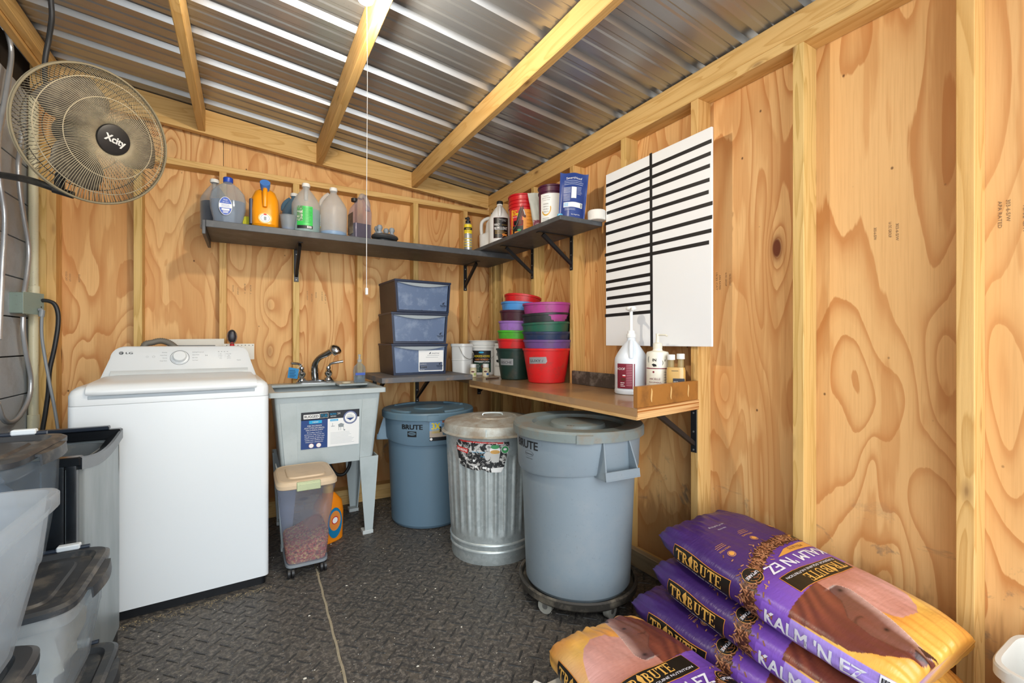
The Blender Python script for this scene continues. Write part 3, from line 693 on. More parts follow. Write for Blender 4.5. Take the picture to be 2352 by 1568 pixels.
# console
cx0, cx1, cy, cw = 0.028, 0.662, 0.42, 0.28
def cring(y, z, inset, rr):
    return z
front = []
bm = B(); NSEG = 10
outl = []   # console outline in (x, h): rounded trapezoid
Hc = 0.155
def outline():
    p = [(cx0, 0)]
    for i in range(9):
        a = math.radians(180-90*i/8*1.0); r = 0.055
        p.append((cx0+0.030+r+r*math.cos(a), Hc-r+r*math.sin(a)))
    for i in range(9):
        a = math.radians(90-90*i/8); r = 0.055
        p.append((cx1-0.030-r+r*math.cos(a), Hc-r+r*math.sin(a)))
    p.append((cx1, 0)); return p
OL = outline(); slope = 0.5
def cpt(x, h, dy): return Vector((x, cy+slope*h+dy, 0.951+h))
rings = [[cpt(x, h, 0.020) for x, h in OL], [cpt(x, h, 0.006) for x, h in OL], [cpt(cx0+0.012+(x-cx0)*(cx1-cx0-0.024)/(cx1-cx0), h*0.965, 0.0) for x, h in OL]]
back = [[Vector((x, cy+0.24, 0.951+h*0.97)) for x, h in OL]]
loft(bm, back+rings); mk('console', bm, WM2, ws, sharp=40)
# panel face map: x along, y up the slope
L_ = math.sqrt(1+slope*slope); up = Vector((0, slope, 1)).normalized(); cm = plane_map((cx0, cy, 0.951), (1, 0, 0), up)
bm = B()
sc2 = [(0.0, 0.0), (-0.012, 0.006), (-0.016, 0.020), (-0.010, 0.034), (0.0, 0.044)]
n_ = Vector((0, -1, slope)).normalized()
loft(bm, [[Vector((x, cy, 0.951))+up*b-n_*a*0.7 for a, b in sc2] for x in (0.065, W_-0.062)], closed=False)
mk('rear_trim', bm, plain('satin_trim', '#d3d8d9', 0.25), ws)
kx, kh = 0.327, 0.108
bm = B(); lathe(bm, [(0.034, 0.0), (0.034, 0.004), (0.028, 0.005), (0.0275, 0.022), (0.025, 0.026), (0.001, 0.027)], 40); kn = mk('dial_knob', bm, WM2, ws)
ctr = Vector((cx0+kx-0.028, cy, 0.951))+up*kh; q_ = Vector((0, 0, 1)).rotation_difference(n_); kn.rotation_mode = 'QUATERNION'; kn.rotation_quaternion = q_; kn.location = ctr
d = Decal(); GR = plain('grey_print', '#7c8488', 0.5); DK = plain('dark_print', '#42474b', 0.5)
X = kx-0.028
d.ring(X, kh, 0.0385, 0.0400, DK, 1, 36)
d.disc(0.070, 0.137, 0.0085, DK, 1); d.text('LG', 0.100, 0.1315, 0.0145, DK, 1, 'C', bold=0.02, width=0.026)
d.ring(0.070, 0.137, 0.0045, 0.0055, WM2, 3, 16, 0.4, 5.2); d.rect(0.069, 0.134, 0.0705, 0.140, WM2, 3)
for i, (a, b) in enumerate((('Delicates', 'Bedding/Waterproof'), ('Heavy Duty', 'Speed Wash'), ('Normal', 'Spin Only'), ('Deep Wash', 'Tub Clean'))):
    y = 0.136-i*0.0145-(i*0.001); d.text(a, X-0.052, y, 0.0058, GR, 1, 'R'); d.text(b, X+0.052, y, 0.0058, GR, 1, 'L')
d.text('▷ll', X+0.112, 0.116, 0.008, DK, 1); d.ring(X-0.13, 0.115, 0.004, 0.0046, GR, 1, 16); d.ring(X-0.105, 0.115, 0.0045, 0.0052, GR, 1, 16)
for i in range(4): d.rect(0.462+i*0.013, 0.139, 0.468+i*0.013, 0.1405, DK, 1)
for i in range(3):
    for j, t_ in enumerate((('Hot', 'Extra High'), ('Warm', 'High'), ('Cold', 'Medium'))[i]): d.text(t_, 0.474+j*0.036, 0.125-i*0.009, 0.0052, GR, 1, 'C'); d.disc(0.464+j*0.034-(0.004*j), 0.127-i*0.009, 0.0009, DK, 1, 8)
d.text('Temp.', 0.474, 0.099, 0.005, GR, 1); d.text('Spin/Soil', 0.510, 0.099, 0.005, GR, 1)
d.text('ThinQ', 0.555, 0.086, 0.007, GR, 1)
d.build('control_markings', ws, cm)
# drain hose over the back
bm = B()
hose = flex('drain_hose', 'grey ribbed drain hose arching over the back of the washing machine', [Vector((-0.46, 3.15, 0.9)), at_y(330, 800, 3.14), at_y(352, 786, 3.15), at_y(375, 783, 3.15), at_y(398, 794, 3.14), at_y(412, 815, 3.13), Vector((-0.33, 3.13, 0.9))], 0.0165, 0.0015, 0.008, plain('grey_hose', '#77736a', 0.6), 'hose')
# white frame and perforated strip behind the washer
fw = thing('metal_outlet_frame', 'white frame of a wall box standing behind the washing machine', 'frame', (0, 0, 0))
a = at_y(383, 779, 3.24); b = at_y(515, 810, 3.24)
FWM = plain('off_white_frame', '#e4e0d4', 0.5, grime=0.15)
bm = B(); prism(bm, [(a.x, 0.95), (b.x, 0.95), (b.x, a.z+0.004), (a.x, a.z)], 1, 3.235, 3.262); mk('frame', bm, FWM, fw)
bm = B(); bx(bm, a.x+0.02, 3.232, 0.98, b.x-0.045, 3.2345, a.z-0.034); mk('recess', bm, plain('box_recess', '#7d7f7e', 0.6), fw)
ps = thing('perforated_strip', 'white perforated metal strip fixed behind the washer', 'bracket')
a = at_y(288, 797, 3.2); b = at_y(584, 789, 3.2)
bm = B(); bx(bm, a.x, 3.198, 1.02, at_y(392, 797, 3.2).x, 3.201, a.z+0.002, 0.0005); mk('strip', bm, FWM, ps)
bm = B(); bx(bm, at_y(512, 789, 3.2).x, 3.198, 1.02, b.x, 3.201, b.z, 0.0005); mk('strip', bm, FWM, ps)
bm = B()
for i in range(8):
    x = at_y(521+8.5*i, 792, 3.2).x; bx(bm, x-0.002, 3.1972, b.z-0.012, x+0.002, 3.1978, b.z-0.007)
mk('punched_holes', bm, INK, ps)['kind'] = 'stuff'
bt_ = at_y(533, 775, 3.19); br = thing('bottle_brush', 'small dark hook shaped brush with a red neck behind the washer', 'brush', (bt_.x, 3.19, 0))
bm = B(); rg = [sel(a_, a_*0.55, z_, 2.4, 16) for z_, a_ in ((bt_.z-0.030, 0.010), (bt_.z-0.02, 0.020), (bt_.z+0.01, 0.022), (bt_.z+0.035, 0.016), (bt_.z+0.045, 0.006))]; loft(bm, rg); mk('brush_head', bm, plain('black_purple', '#26232c', 0.4), br)
bm = B(); tube(bm, [(0.024*math.cos(a_), -0.012, bt_.z+0.005+0.040*math.sin(a_)) for a_ in [2*PI*i/24 for i in range(24)]], 0.0028, 6, closed=True); mk('wire_clip', bm, plain('chrome', '#d5d8dc', 0.12, 1.0), br)
bm = B(); lathe(bm, [(0.009, 0.95), (0.009, bt_.z-0.06), (0.012, bt_.z-0.045), (0.008, bt_.z-0.028)], 14); mk('neck', bm, RED, br)
# ---------------------------------------------------------------- laundry sink
TB = plain('pale_grey_plastic', '#b4bebf', 0.4, var=0.06, vscale=3, hex2='#9ba5a5', amt=0.4, grime=0.12); CHR = plain('chrome', '#d5d8dc', 0.12, 1.0)
tub = thing('laundry_sink', 'grey plastic floor standing laundry sink with a product label', 'sink', (0.10, 2.645, 0))
TW, TD = 0.605, 0.575
def trect(z, a, b, r=0.03): return [Vector((x, y, z)) for x, y in rrect(a, b, TW-a, TD-b, r)]
bm = B()
loft(bm, [trect(0.835, 0.0, 0.0, 0.012), trect(0.8605, 0.0, 0.0, 0.012), trect(0.862, 0.004, 0.004, 0.012), trect(0.862, 0.030, 0.032), trect(0.83, 0.036, 0.036), trect(0.55, 0.062, 0.065, 0.05), trect(0.50, 0.10, 0.10, 0.06)], cap0=False)
rg = [trect(0.835, 0.0, 0.0, 0.012), trect(0.835, 0.026, 0.026, 0.014), trect(0.44, 0.062, 0.062, 0.02)]
loft(bm, rg, cap0=False)
mk('basin', bm, TB, tub, sharp=30)
def fr(z): t = (0.835-z)/(0.835-0.44); return 0.026+0.036*t
# raised side ribs on the front panel and recessed label field
bm = B()
def fp(x, z, out): return Vector((x, fr(z)-out, z))
for xs in ((0.05, 0.13, 0.08, 0.14), (TW-0.13, TW-0.05, TW-0.14, TW-0.08)):
    z1, z0 = 0.80, 0.44; bm = B()
    hexa(bm, [fp(xs[2], z0, 0.009), fp(xs[3], z0, 0.009), fp(xs[3], z0, -0.004), fp(xs[2], z0, -0.004), fp(xs[0], z1, 0.004), fp(xs[1], z1, 0.004), fp(xs[1], z1, -0.004), fp(xs[0], z1, -0.004)]); mk('front_rib', bm, TB, tub)
pass
nrm = (fp(0, 0.5, 0)-fp(0, 0.8, 0)).normalized()*-1
lx0 = 0.155; lm = plane_map(fp(lx0, 0.540, 0.003), (1, 0, 0), nrm)
d = Decal(); NV = plain('label_navy', '#1d3f7d', 0.4, var=0.05); CY = plain('label_cyan', '#22a6d8', 0.4, var=0.03); DK2 = plain('label_black', '#20242c', 0.4)
LW, LH = 0.305, 0.205
d.rect(0, 0, LW, LH, WHT, 0); d.rect(0, 0, 0.135, 0.165, NV, 1); d.rect(0, 0.160, LW, LH, DK2, 1)
d.rect(0.012, 0.168, 0.092, 0.192, WHT, 2); d.text('RUGGED', 0.052, 0.1735, 0.020, DK2, 3, bold=0.02, width=0.070)
d.rect(0.094, 0.168, 0.137, 0.195, WHT, 2); d.rect(0.0955, 0.1695, 0.1355, 0.1935, DK2, 3); d.text('TUB', 0.1155, 0.174, 0.021, CY, 4, bold=0.02, width=0.033)
d.text('NOVA', 0.164, 0.180, 0.017, CY, 3, bold=0.02, width=0.034); d.text('24', 0.193, 0.182, 0.016, WHT, 3, bold=0.02); d.text('SERIES', 0.164, 0.170, 0.008, WHT, 3, width=0.030)
d.rect(0.040, 0.140, 0.105, 0.157, CY, 2); d.text('NEW', 0.0725, 0.1435, 0.013, WHT, 3, bold=0.02)
for i, t_ in enumerate(('MICROBAN', 'ANTIMICROBIAL', 'TECHNOLOGY')): d.text(t_, 0.068, 0.124-i*0.012, 0.012, WHT, 2, bold=0.02, width=(0.072, 0.105, 0.090)[i])
for i, t_ in enumerate(('Provides built-in', 'protection that works for', 'the growth of stain and', 'odor-causing bacteria,', 'mold and mildew for', 'maximum cleanliness.')): d.text(t_, 0.068, 0.088-i*0.0105, 0.0085, WHT, 2, width=(0.075, 0.10, 0.10, 0.10, 0.095, 0.09)[i])
OR_ = plain('label_orange', '#e08a3c', 0.4)
for x in (0.052, 0.090): d.disc(x, 0.017, 0.0125, OR_, 2); d.disc(x, 0.017, 0.0115, WHT, 3)
d.rect(0.148, 0.145, 0.190, 0.156, CY, 2); d.text('INCLUDES', 0.169, 0.1475, 0.007, WHT, 3)
GP_ = plain('label_grey', '#8e979b', 0.5)
d.poly([(0.190, 0.124), (0.205, 0.131), (0.222, 0.124), (0.218, 0.108), (0.193, 0.108)], GP_, 2)
for x in (0.193, 0.204, 0.219): d.rect(x, 0.090, x+0.0018, 0.112, GP_, 2)
d.rect(0.160, 0.118, 0.162, 0.134, GP_, 2); d.rect(0.153, 0.115, 0.172, 0.118, GP_, 2); d.rect(0.221, 0.086, 0.228, 0.093, GP_, 2)
d.lines(0.150, 0.078, 0.285, 9, 0.0078, plain('label_pale', '#c5cbcd', 0.5), 2, 0.22)
d.disc(0.255, 0.160, 0.038, NV, 3, 32); d.disc(0.255, 0.160, 0.030, WHT, 4, 32); d.poly([(0.232, 0.158), (0.278, 0.158), (0.255, 0.142)], NV, 5); d.rect(0.234, 0.162, 0.276, 0.1645, GP_, 5); d.lines(0.238, 0.175, 0.272, 2, 0.006, GP_, 5, 0.25)
d.ring(0.255, 0.160, 0.0335, 0.0345, WHT, 4, 32)
o = d.build('product_label', tub, lm); o['label'] = 'white, black and navy product label on the sink front'
for lx_, ly_, dx_, dy_ in ((0.035, 0.042, 0.028, 0.024), (TW-0.035, 0.042, -0.028, 0.024), (0.035, TD-0.05, 0.028, -0.005), (TW-0.035, TD-0.05, -0.028, -0.005)):
    bm = B(); sx_ = 1 if lx_ < 0.3 else -1; sy_ = 1 if ly_ < 0.3 else -1
    rings = []
    for z, s_ in ((0.46, 1.0), (0.40, 0.95), (0.02, 0.42)):
        ox, oy = lx_+dx_*(0.46-z)/0.46*1.0, ly_+dy_*(0.46-z)/0.46
        a_ = 0.105*s_; t_ = 0.006
        P = [(0, 0), (a_*sx_, 0), (a_*sx_, t_*sy_), (t_*sx_, t_*sy_), (t_*sx_, a_*sy_), (0, a_*sy_)]
        rings.append([Vector((ox+x, oy+y, z)) for x, y in P])
    loft(bm, rings); lg = mk('leg', bm, TB, tub)
    bm = B(); ox, oy = lx_+dx_, ly_+dy_; bx(bm, min(ox, ox+0.052*sx_)-0.004, min(oy, oy+0.052*sy_)-0.004, 0.0, max(ox, ox+0.052*sx_)+0.004, max(oy, oy+0.052*sy_)+0.004, 0.022, 0.002); mk('foot', bm, plain('foot_plastic', '#c3c9c8', 0.5), lg)
# soap shelf at the right end inside
bm = B(); bx(bm, TW-0.165, 0.34, 0.800, TW-0.045, TD-0.04, 0.812, 0.003); mk('soap_ledge', bm, TB, tub)
# faucet
def TL(p): return Vector(p)-Vector((0.10, 2.645, 0))
f0 = TL((0.385, 3.165, 0.862))
bm = B(); loft(bm, [sel(0.115, 0.032, z, 3, 36, f0.x, f0.y) if i < 2 else sel(0.108, 0.026, z, 3, 36, f0.x, f0.y) for i, z in enumerate((0.862, 0.874, 0.882))]); fa_ = mk('faucet', bm, CHR, tub)
for s_ in (-1, 1):
    bm = B(); lathe(bm, [(0.026, 0.88), (0.024, 0.89), (0.015, 0.90), (0.022, 0.912), (0.025, 0.925), (0.018, 0.94), (0.012, 0.945), (0.015, 0.955), (0.013, 0.966), (0.004, 0.97)], 24, (f0.x+s_*0.08, f0.y)); mk('valve_body', bm, CHR, fa_)
    e_ = [(f0.x+s_*0.08, f0.y, 0.955), (f0.x+s_*0.08+0.006*s_, f0.y-0.01, 0.975), (f0.x+s_*0.10, f0.y-0.025, 0.988), (f0.x+s_*(0.165 if s_ > 0 else 0.145), f0.y-0.04, 1.000 if s_ > 0 else 0.995)]
    bm = B(); tube(bm, smooth_path(e_, 5), 0.0075, 12, rf=lambda t: 0.007+0.002*t); mk('lever_handle', bm, CHR, fa_)
bm = B(); tube(bm, smooth_path([(f0.x, f0.y, 0.88), (f0.x-0.004, f0.y, 0.93), (f0.x-0.002, f0.y-0.01, 0.985), (f0.x+0.020, f0.y-0.04, 1.025), (f0.x+0.055, f0.y-0.08, 1.05), (f0.x+0.09, f0.y-0.115, 1.075)], 6), 0.02, 18, rf=lambda t: 0.022-0.006*t+0.002*math.sin(t*9)); mk('spout', bm, plain('chrome_dark', '#9fa3a6', 0.15, 1.0), fa_)
bm = B(); h0 = Vector((f0.x+0.088, f0.y-0.115, 1.078)); tube(bm, [h0+Vector((-0.006, 0.006, 0.014)), h0+Vector((0.004, -0.004, 0.008)), h0+Vector((0.016, -0.016, -0.004)), h0+Vector((0.026, -0.026, -0.020)), h0+Vector((0.028, -0.028, -0.024))], 0.03, 22, rf=lambda t: (0.019, 0.029, 0.032, 0.027, 0.022)[min(int(t*4+0.5), 4)]); mk('spray_head', bm, CHR, fa_)
# blue tag hanging from the left lever
tg = thing('care_tag', 'bright blue paper tag hung on the left faucet lever', 'tag', (0.255, 3.115, 0.93), math.radians(-15))
bm = B(); hexa(bm, [(-0.036, 0, -0.026), (0.020, 0.002, -0.034), (0.020, 0.004, -0.034), (-0.036, 0.002, -0.026), (-0.028, 0, 0.040), (0.030, 0.002, 0.028), (0.030, 0.004, 0.028), (-0.028, 0.002, 0.040)]); mk('tag_card', bm, plain('tag_blue', '#1d87c4', 0.4), tg)
bm = B(); tube(bm, [(0.022, -0.003, 0.024+0.012), (0.040, -0.003, 0.045), (0.05, -0.003, 0.06)], 0.001, 5); mk('tag_string', bm, WHT, tg)
d = Decal(); d.lines(-0.024, 0.018, 0.016, 5, 0.010, plain('tag_ink', '#0f4f80', 0.5), 1, 0.35); d.build('tag_print', tg, plane_map((0, -0.0012, 0), (1, 0, 0), (0, 0, 1)))
# black drain hose under the sink
bm = B(); tube(bm, smooth_path(wy([(757, 1052), (758, 1068), (772, 1088), (790, 1088), (802, 1070), (804, 1052)], 3.16)), 0.011, 10)
tag(mk('drain_tube', bm, CB), 'black tube looping under the laundry sink', 'tube')
# clear hand soap bottle on the sink
def place(o, p): o.location = p
sb = thing('soap_bottle', 'clear plastic soap bottle with a pump nozzle standing on the sink ledge', 'bottle', (0.632, 3.02, 0.863-0.0))
CLR = clearp('clear_bottle', '#dfe9ee', 0.72)
bm = B(); loft(bm, [sel(a_, a_*0.7, z, 2.6, 24) for z, a_ in ((0.0, 0.032), (0.004, 0.036), (0.05, 0.037), (0.08, 0.039), (0.105, 0.034), (0.12, 0.02), (0.128, 0.012), (0.134, 0.012))]); mk('bottle_body', bm, CLR, sb)
bm = B(); lathe(bm, [(0.013, 0.134), (0.014, 0.15), (0.007, 0.152), (0.006, 0.172), (0.009, 0.174), (0.009, 0.182), (0.004, 0.184)], 16); mk('pump_nozzle', bm, frosted('frost_cap', '#e9eef0', 0.3), sb)
bm = B(); bx(bm, -0.03, -0.027, 0.05, 0.03, -0.0262, 0.066); mk('bottle_label', bm, plain('label_blue', '#2c56b8', 0.4), sb)
bm = B(); loft(bm, [sel(0.031, 0.021, z, 2.6, 20) for z in (0.004, 0.045)]); mk('liquid', bm, clearp('clear_gel', '#cfdcea', 0.6), sb)
bar = thing('soap_bar', 'small worn soap bar on the sink corner', 'soap', (0.545, 2.99, 0.8635)); bm = B(); loft(bm, [sel(a_, a_*0.7, z, 2.5, 20) for z, a_ in ((0, 0.024), (0.004, 0.028), (0.012, 0.026), (0.015, 0.016))]); mk('bar', bm, plain('soap', '#cbbfa2', 0.5), bar)
bm = B(); bx(bm, 0.40, 0.33, 0.850, 0.575, TD-0.03, 0.862, 0.003); mk('rear_ledge', bm, TB, tub)
bm = B(); bx(bm, 0.03, 0.46, 0.845, 0.40, TD-0.03, 0.862, 0.003); mk('rear_ledge', bm, TB, tub)
# orange detergent jug on the floor behind the food bin
oj = thing('detergent_jug', 'orange detergent jug standing on the floor behind the pet food bin', 'jug', (0.40, 2.74, 0), math.radians(30))
bm = B(); loft(bm, [sel(a_, b_, z, 3, 28) for z, a_, b_ in ((0, 0.075, 0.05), (0.006, 0.08, 0.055), (0.16, 0.085, 0.057), (0.22, 0.075, 0.052), (0.26, 0.04, 0.04), (0.275, 0.025, 0.025))]); mk('jug_body', bm, plain('orange_jug', '#f08a12', 0.35), oj)
bm = B(); lathe(bm, [(0.028, 0.275), (0.028, 0.31), (0.02, 0.315)], 20); mk('cap', bm, plain('yellow_cap', '#f5b93a', 0.4), oj)
d = Decal(); d.disc(0, 0.0, 0.048, plain('label_teal', '#1478a8', 0.4), 1, 28, ry=0.085); d.disc(0, 0.012, 0.038, OR_, 2, 28, ry=0.055); d.disc(0, 0.015, 0.022, RED, 3); d.disc(0, 0.015, 0.017, WHT, 4); d.build('jug_label', oj, plane_map((0.0, -0.0585, 0.11), (1, 0, 0), (0, 0, 1)))
# ---------------------------------------------------------------- rolling pet food bin
pf = thing('pet_food_bin', 'clear rolling pet food bin with a beige lid, partly full of red kibble', 'bin', (0.255, 2.500, 0))
FRB = frosted('frosted_bin', '#e9ecf6', 0.78, 0.3, '#dfe3ee')
def bin_r(z, n=48):
    t = (z-0.065)/(0.43-0.065); hx = 0.090+0.036*t; hy = 0.125+0.036*t; return sel(hx, hy, z, 7, n)
bm = B(); loft(bm, [bin_r(0.062), bin_r(0.15), bin_r(0.25), bin_r(0.35), bin_r(0.40)] + [sel(0.128, 0.164, 0.412, 7, 48), sel(0.130, 0.166, 0.445, 7, 48)], cap1=False); mk('bin_body', bm, FRB, pf)
random.seed(5)
KB = NT('kibble'); k = KB; cc = k.coord((1, 1, 1), rand=False); vr = k.n('TexVoronoi', {'Vector': cc, 'Scale': 120.0})
KIB = k.fin(k.pbr(k.ramp(vr.outputs['Color'], [(0.2, S('#b8463c')), (0.42, S('#c9685a')), (0.58, S('#e0b070')), (0.8, S('#8a4440'))]), 0.7, 0, vr.outputs['Distance'], 0.8, 0.01))
bm = B()
def ktop(x, y): return 0.165+0.28*(x)+0.04*y+0.008*math.sin(40*x)+0.006*math.sin(60*y)
rg = []
for f_ in (0.0, 0.25, 0.5, 0.75, 1.0):
    ring = []
    for p_ in bin_r(0.07, 48):
        zt = ktop(p_.x, p_.y); z = 0.068+(zt-0.068)*f_; q_ = bin_r(z, 48); 
        ring.append(z)
    bb = bin_r(0.1, 48); out = []
    for i, z in enumerate(ring):
        q_ = bin_r(z, 48)[i]; out.append(Vector((q_.x*0.955, q_.y*0.965, z)))
    rg.append(out)
loft(bm, rg)
rnd = random.Random(3)
for _ in range(1500):
    f_ = rnd.random(); z = 0.072+f_*0.17; i = rnd.randrange(48); q_ = bin_r(z, 48)[i]; q2 = bin_r(z, 48)[(i+1) % 48]; q_ = q_.lerp(q2, rnd.random())
    if z > ktop(q_.x, q_.y)+0.004: continue
    if q_.y > 0.1 or q_.x > 0.12: continue
    c_ = Vector((q_.x*0.955, q_.y*0.965, z)); s_ = rnd.uniform(0.003, 0.005)
    v = [bm.verts.new(c_+Vector(p_)*s_) for p_ in ((1, 0, 0), (0, 1, 0), (-1, 0, 0), (0, -1, 0), (0, 0, 1), (0, 0, -1))]
    for a_, b_, c2 in ((0, 1, 4), (1, 2, 4), (2, 3, 4), (3, 0, 4), (1, 0, 5), (2, 1, 5), (3, 2, 5), (0, 3, 5)): bm.faces.new((v[a_], v[b_], v[c2]))
o = mk('kibble', bm, KIB, pf); o['kind'] = 'stuff'
BG = plain('beige_lid', '#cdb596', 0.5, var=0.08, hex2='#a68f72', amt=0.3)
bm = B(); loft(bm, [sel(0.133, 0.170, 0.437, 7, 48), sel(0.136, 0.173, 0.440, 7, 48), sel(0.136, 0.173, 0.455, 7, 48), sel(0.128, 0.165, 0.470, 6, 48), sel(0.120, 0.157, 0.474, 6, 48), sel(0.117, 0.154, 0.472, 6, 48), sel(0.088, 0.115, 0.472, 6, 48), sel(0.085, 0.112, 0.479, 6, 48), sel(0.078, 0.105, 0.481, 6, 48)]); mk('lid', bm, BG, pf, sharp=25)
bm = B(); bx(bm, -0.052, -0.181, 0.428, 0.052, -0.171, 0.462, 0.003); bx(bm, -0.052, -0.178, 0.458, 0.052, -0.150, 0.469, 0.003); mk('latch', bm, plain('pale_green_latch', '#b9c29a', 0.45, hex2='#8a8c66', amt=0.6, grime=0.3), pf)
bm = B(); loft(bm, [sel(0.096, 0.130, 0.052, 6, 40), sel(0.096, 0.130, 0.064, 6, 40)]); mk('wheel_frame', bm, frosted('frost_base', '#c8d0d6', 0.15), pf)
for x in (-0.072, 0.072):
    for y in (-0.11, 0.10):
        bm = B(); tube(bm, [(x-0.014, y, 0.024), (x-0.003, y, 0.024)], 0.024, 20); tube(bm, [(x+0.003, y, 0.024), (x+0.014, y, 0.024)], 0.024, 20); bx(bm, x-0.010, y-0.008, 0.03, x+0.010, y+0.012, 0.054, 0.002); mk('caster', bm, BLK, pf)
# ---------------------------------------------------------------- the three round bins
def collar_bin(name, label, c, z0, mats, dolly=False, flap=False, lift=0.0, bands=None, ang=0.0):
    body, lidm = mats
    t = thing(name, label, 'bin', (c[0], c[1], z0)); rot = face_cam(c)
    H = 0.685; bm = B(); zc0 = 0.520
    def wav(a): return 0.012*math.cos(2*(a-ang))
    def rf(r, z, a):
        return r
    prof = [(0.205, 0.0), (0.222, 0.004), (0.232, 0.02), (0.252, zc0-0.004), (0.2645, zc0), (0.268, zc0+0.01), (0.274, H-0.01), (0.282, H-0.004), (0.282, H+0.006), (0.268, H+0.006), (0.262, H-0.03)]
    rings = []
    for r, z in prof:
        rings.append([Vector((r*math.cos(a), r*math.sin(a), z+(wav(a) if abs(z-zc0) < 0.012 else 0))) for a in [2*PI*i/72 for i in range(72)]])
    loft(bm, rings, cap1=True); mk('bin_body', bm, body, t, sharp=25)
    # wide loop handles on two sides
    for s_ in (0, PI):
        a0 = ang+s_; bm = B(); hw, zt, zb = 0.085, 0.648, 0.525; dd = 0.052
        def pc(x, o_, z): 
            rr = 0.262+o_; return Vector((rr*math.cos(a0)-x*math.sin(a0), rr*math.sin(a0)+x*math.cos(a0), z))
        wl_ = 0.006
        for sx_ in (-1, 1):
            hexa(bm, [pc(sx_*hw, -0.03, zb), pc(sx_*hw, dd, zb), pc(sx_*(hw-wl_), dd, zb), pc(sx_*(hw-wl_), -0.03, zb), pc(sx_*(hw-0.02), -0.03, zt+0.03), pc(sx_*(hw-0.02), 0.006, zt+0.03), pc(sx_*(hw-0.02-wl_), 0.006, zt+0.03), pc(sx_*(hw-0.02-wl_), -0.03, zt+0.03)])
        hexa(bm, [pc(-hw, dd-0.006, zb-0.004), pc(hw, dd-0.006, zb-0.004), pc(hw, dd, zb-0.004), pc(-hw, dd, zb-0.004), pc(-hw, dd-0.010, zb+0.030), pc(hw, dd-0.010, zb+0.030), pc(hw, dd-0.004, zb+0.030), pc(-hw, dd-0.004, zb+0.030)])
        hexa(bm, [pc(-hw, -0.02, zb-0.004), pc(hw, -0.02, zb-0.004), pc(hw, dd, zb-0.004), pc(-hw, dd, zb-0.004), pc(-hw, -0.02, zb+0.002), pc(hw, -0.02, zb+0.002), pc(hw, dd, zb+0.002), pc(-hw, dd, zb+0.002)])
        mk('handle', bm, body, t)
    bm = B(); h = H+0.006
    lp = [(0.284, h-0.028), (0.291, h-0.028), (0.291, h+0.004), (0.285, h+0.013), (0.272, h+0.014), (0.262, h+0.010), (0.215, h+0.012), (0.205, h+0.009)]
    if not flap: lp += [(0.19, h+0.007), (0.10, h+0.012), (0.095, h+0.018), (0.02, h+0.020), (0.001, h+0.020)]
    else: lp += [(0.20, h-0.008), (0.15, h-0.012), (0.125, h-0.010), (0.120, h+0.006), (0.112, h+0.009), (0.001, h+0.010)]
    lathe(bm, lp, 72, cap0=False); ld = mk('lid', bm, lidm, t, sharp=30)
    a1 = rot if not flap else rot+0.0
    for s_ in (a1+0.10, a1+0.10+PI):
        bm = B(); pts = []
        rg = [[Vector(((0.291+o_)*math.cos(s_+a_), (0.291+o_)*math.sin(s_+a_), z)) for o_, z in ((-0.002, h-0.03), (0.006, h-0.03), (0.006, h+0.002), (-0.002, h+0.006))] for a_ in [(-0.11+0.22*i/8) for i in range(9)]]
        loft(bm, rg); mk('lid_tab', bm, lidm, ld)
    for s_ in (0, 1, 2, 3):
        a_ = ang+PI/4+s_*PI/2; bm = B()
        rg = [[Vector((r*math.cos(a_+q_), r*math.sin(a_+q_), z)) for r, z in ((0.225, h+0.0105), (0.228, h+0.020), (0.246, h+0.021), (0.252, h+0.0105))] for q_ in [(-0.35+0.7*i/10) for i in range(11)]]
        if not flap: loft(bm, rg); mk('stacking_ridge', bm, lidm, ld)
        else: bm.free()
    return t, prof
BRN = plain('blue_grey_bin', '#657f92', 0.42, var=0.06, vscale=3, grime=0.06); BRL = plain('blue_grey_lid', '#5f7b8c', 0.42, var=0.08, hex2='#6f7c7f', amt=0.4, grime=0.15)
t, pr = collar_bin('round_bin', 'blue-grey round plastic bin with lid beneath the low grey shelf', (1.02, 2.80), 0.0, (BRN, BRL), ang=math.radians(158))
BF = plain('bold_black_print', '#0e1014', 0.5)
rc = face_cam((1.02, 2.80)); cmz = cyl_map(prof_r([(0.268, 0.53), (0.274, 0.675)]), rc-0.07, 0, (0, 0))
d = Decal(); d.text('BRUTE', -0.079, 0.610, 0.040, BF, 1, 'C', bold=0.035, width=0.128)
d.rect(-0.107, 0.565, -0.051, 0.598, BF, 1); d.disc(-0.079, 0.584, 0.0245, BRN, 2, 24, ry=0.0095); d.disc(-0.079, 0.584, 0.023, BF, 3, 24, ry=0.0022); d.build('printed_name', t, cmz, 0.02, base=0.001)
d = Decal(); YL = plain('label_yellow', '#f2d62a', 0.4); SKY_ = plain('label_sky', '#7fa8d0', 0.4); SKN = plain('label_skin', '#a5634a', 0.5); CONC = plain('label_concrete', '#b8a898', 0.5)
x0 = 0.026; d.rect(x0, 0.540, 0.20, 0.665, CONC, 1); d.rect(x0, 0.540, 0.20, 0.562, BF, 2); d.rect(x0, 0.600, 0.20, 0.665, SKY_, 2)
d.text('3X', x0+0.037, 0.610, 0.052, YL, 3, bold=0.03, width=0.050); d.text('TOUGHER', x0+0.037, 0.597, 0.011, YL, 3, bold=0.02, width=0.048); d.text('CONSTRUCTION', x0+0.037, 0.586, 0.010, YL, 3, bold=0.02, width=0.048)
d.poly([(x0+0.07, 0.640), (x0+0.12, 0.640), (x0+0.112, 0.572), (x0+0.078, 0.572)], BRN, 4); d.rect(x0+0.075, 0.645, x0+0.115, 0.662, SKN, 4); d.rect(x0+0.058, 0.592, x0+0.070, 0.625, INK, 3); d.rect(x0+0.122, 0.580, x0+0.134, 0.630, INK, 3)
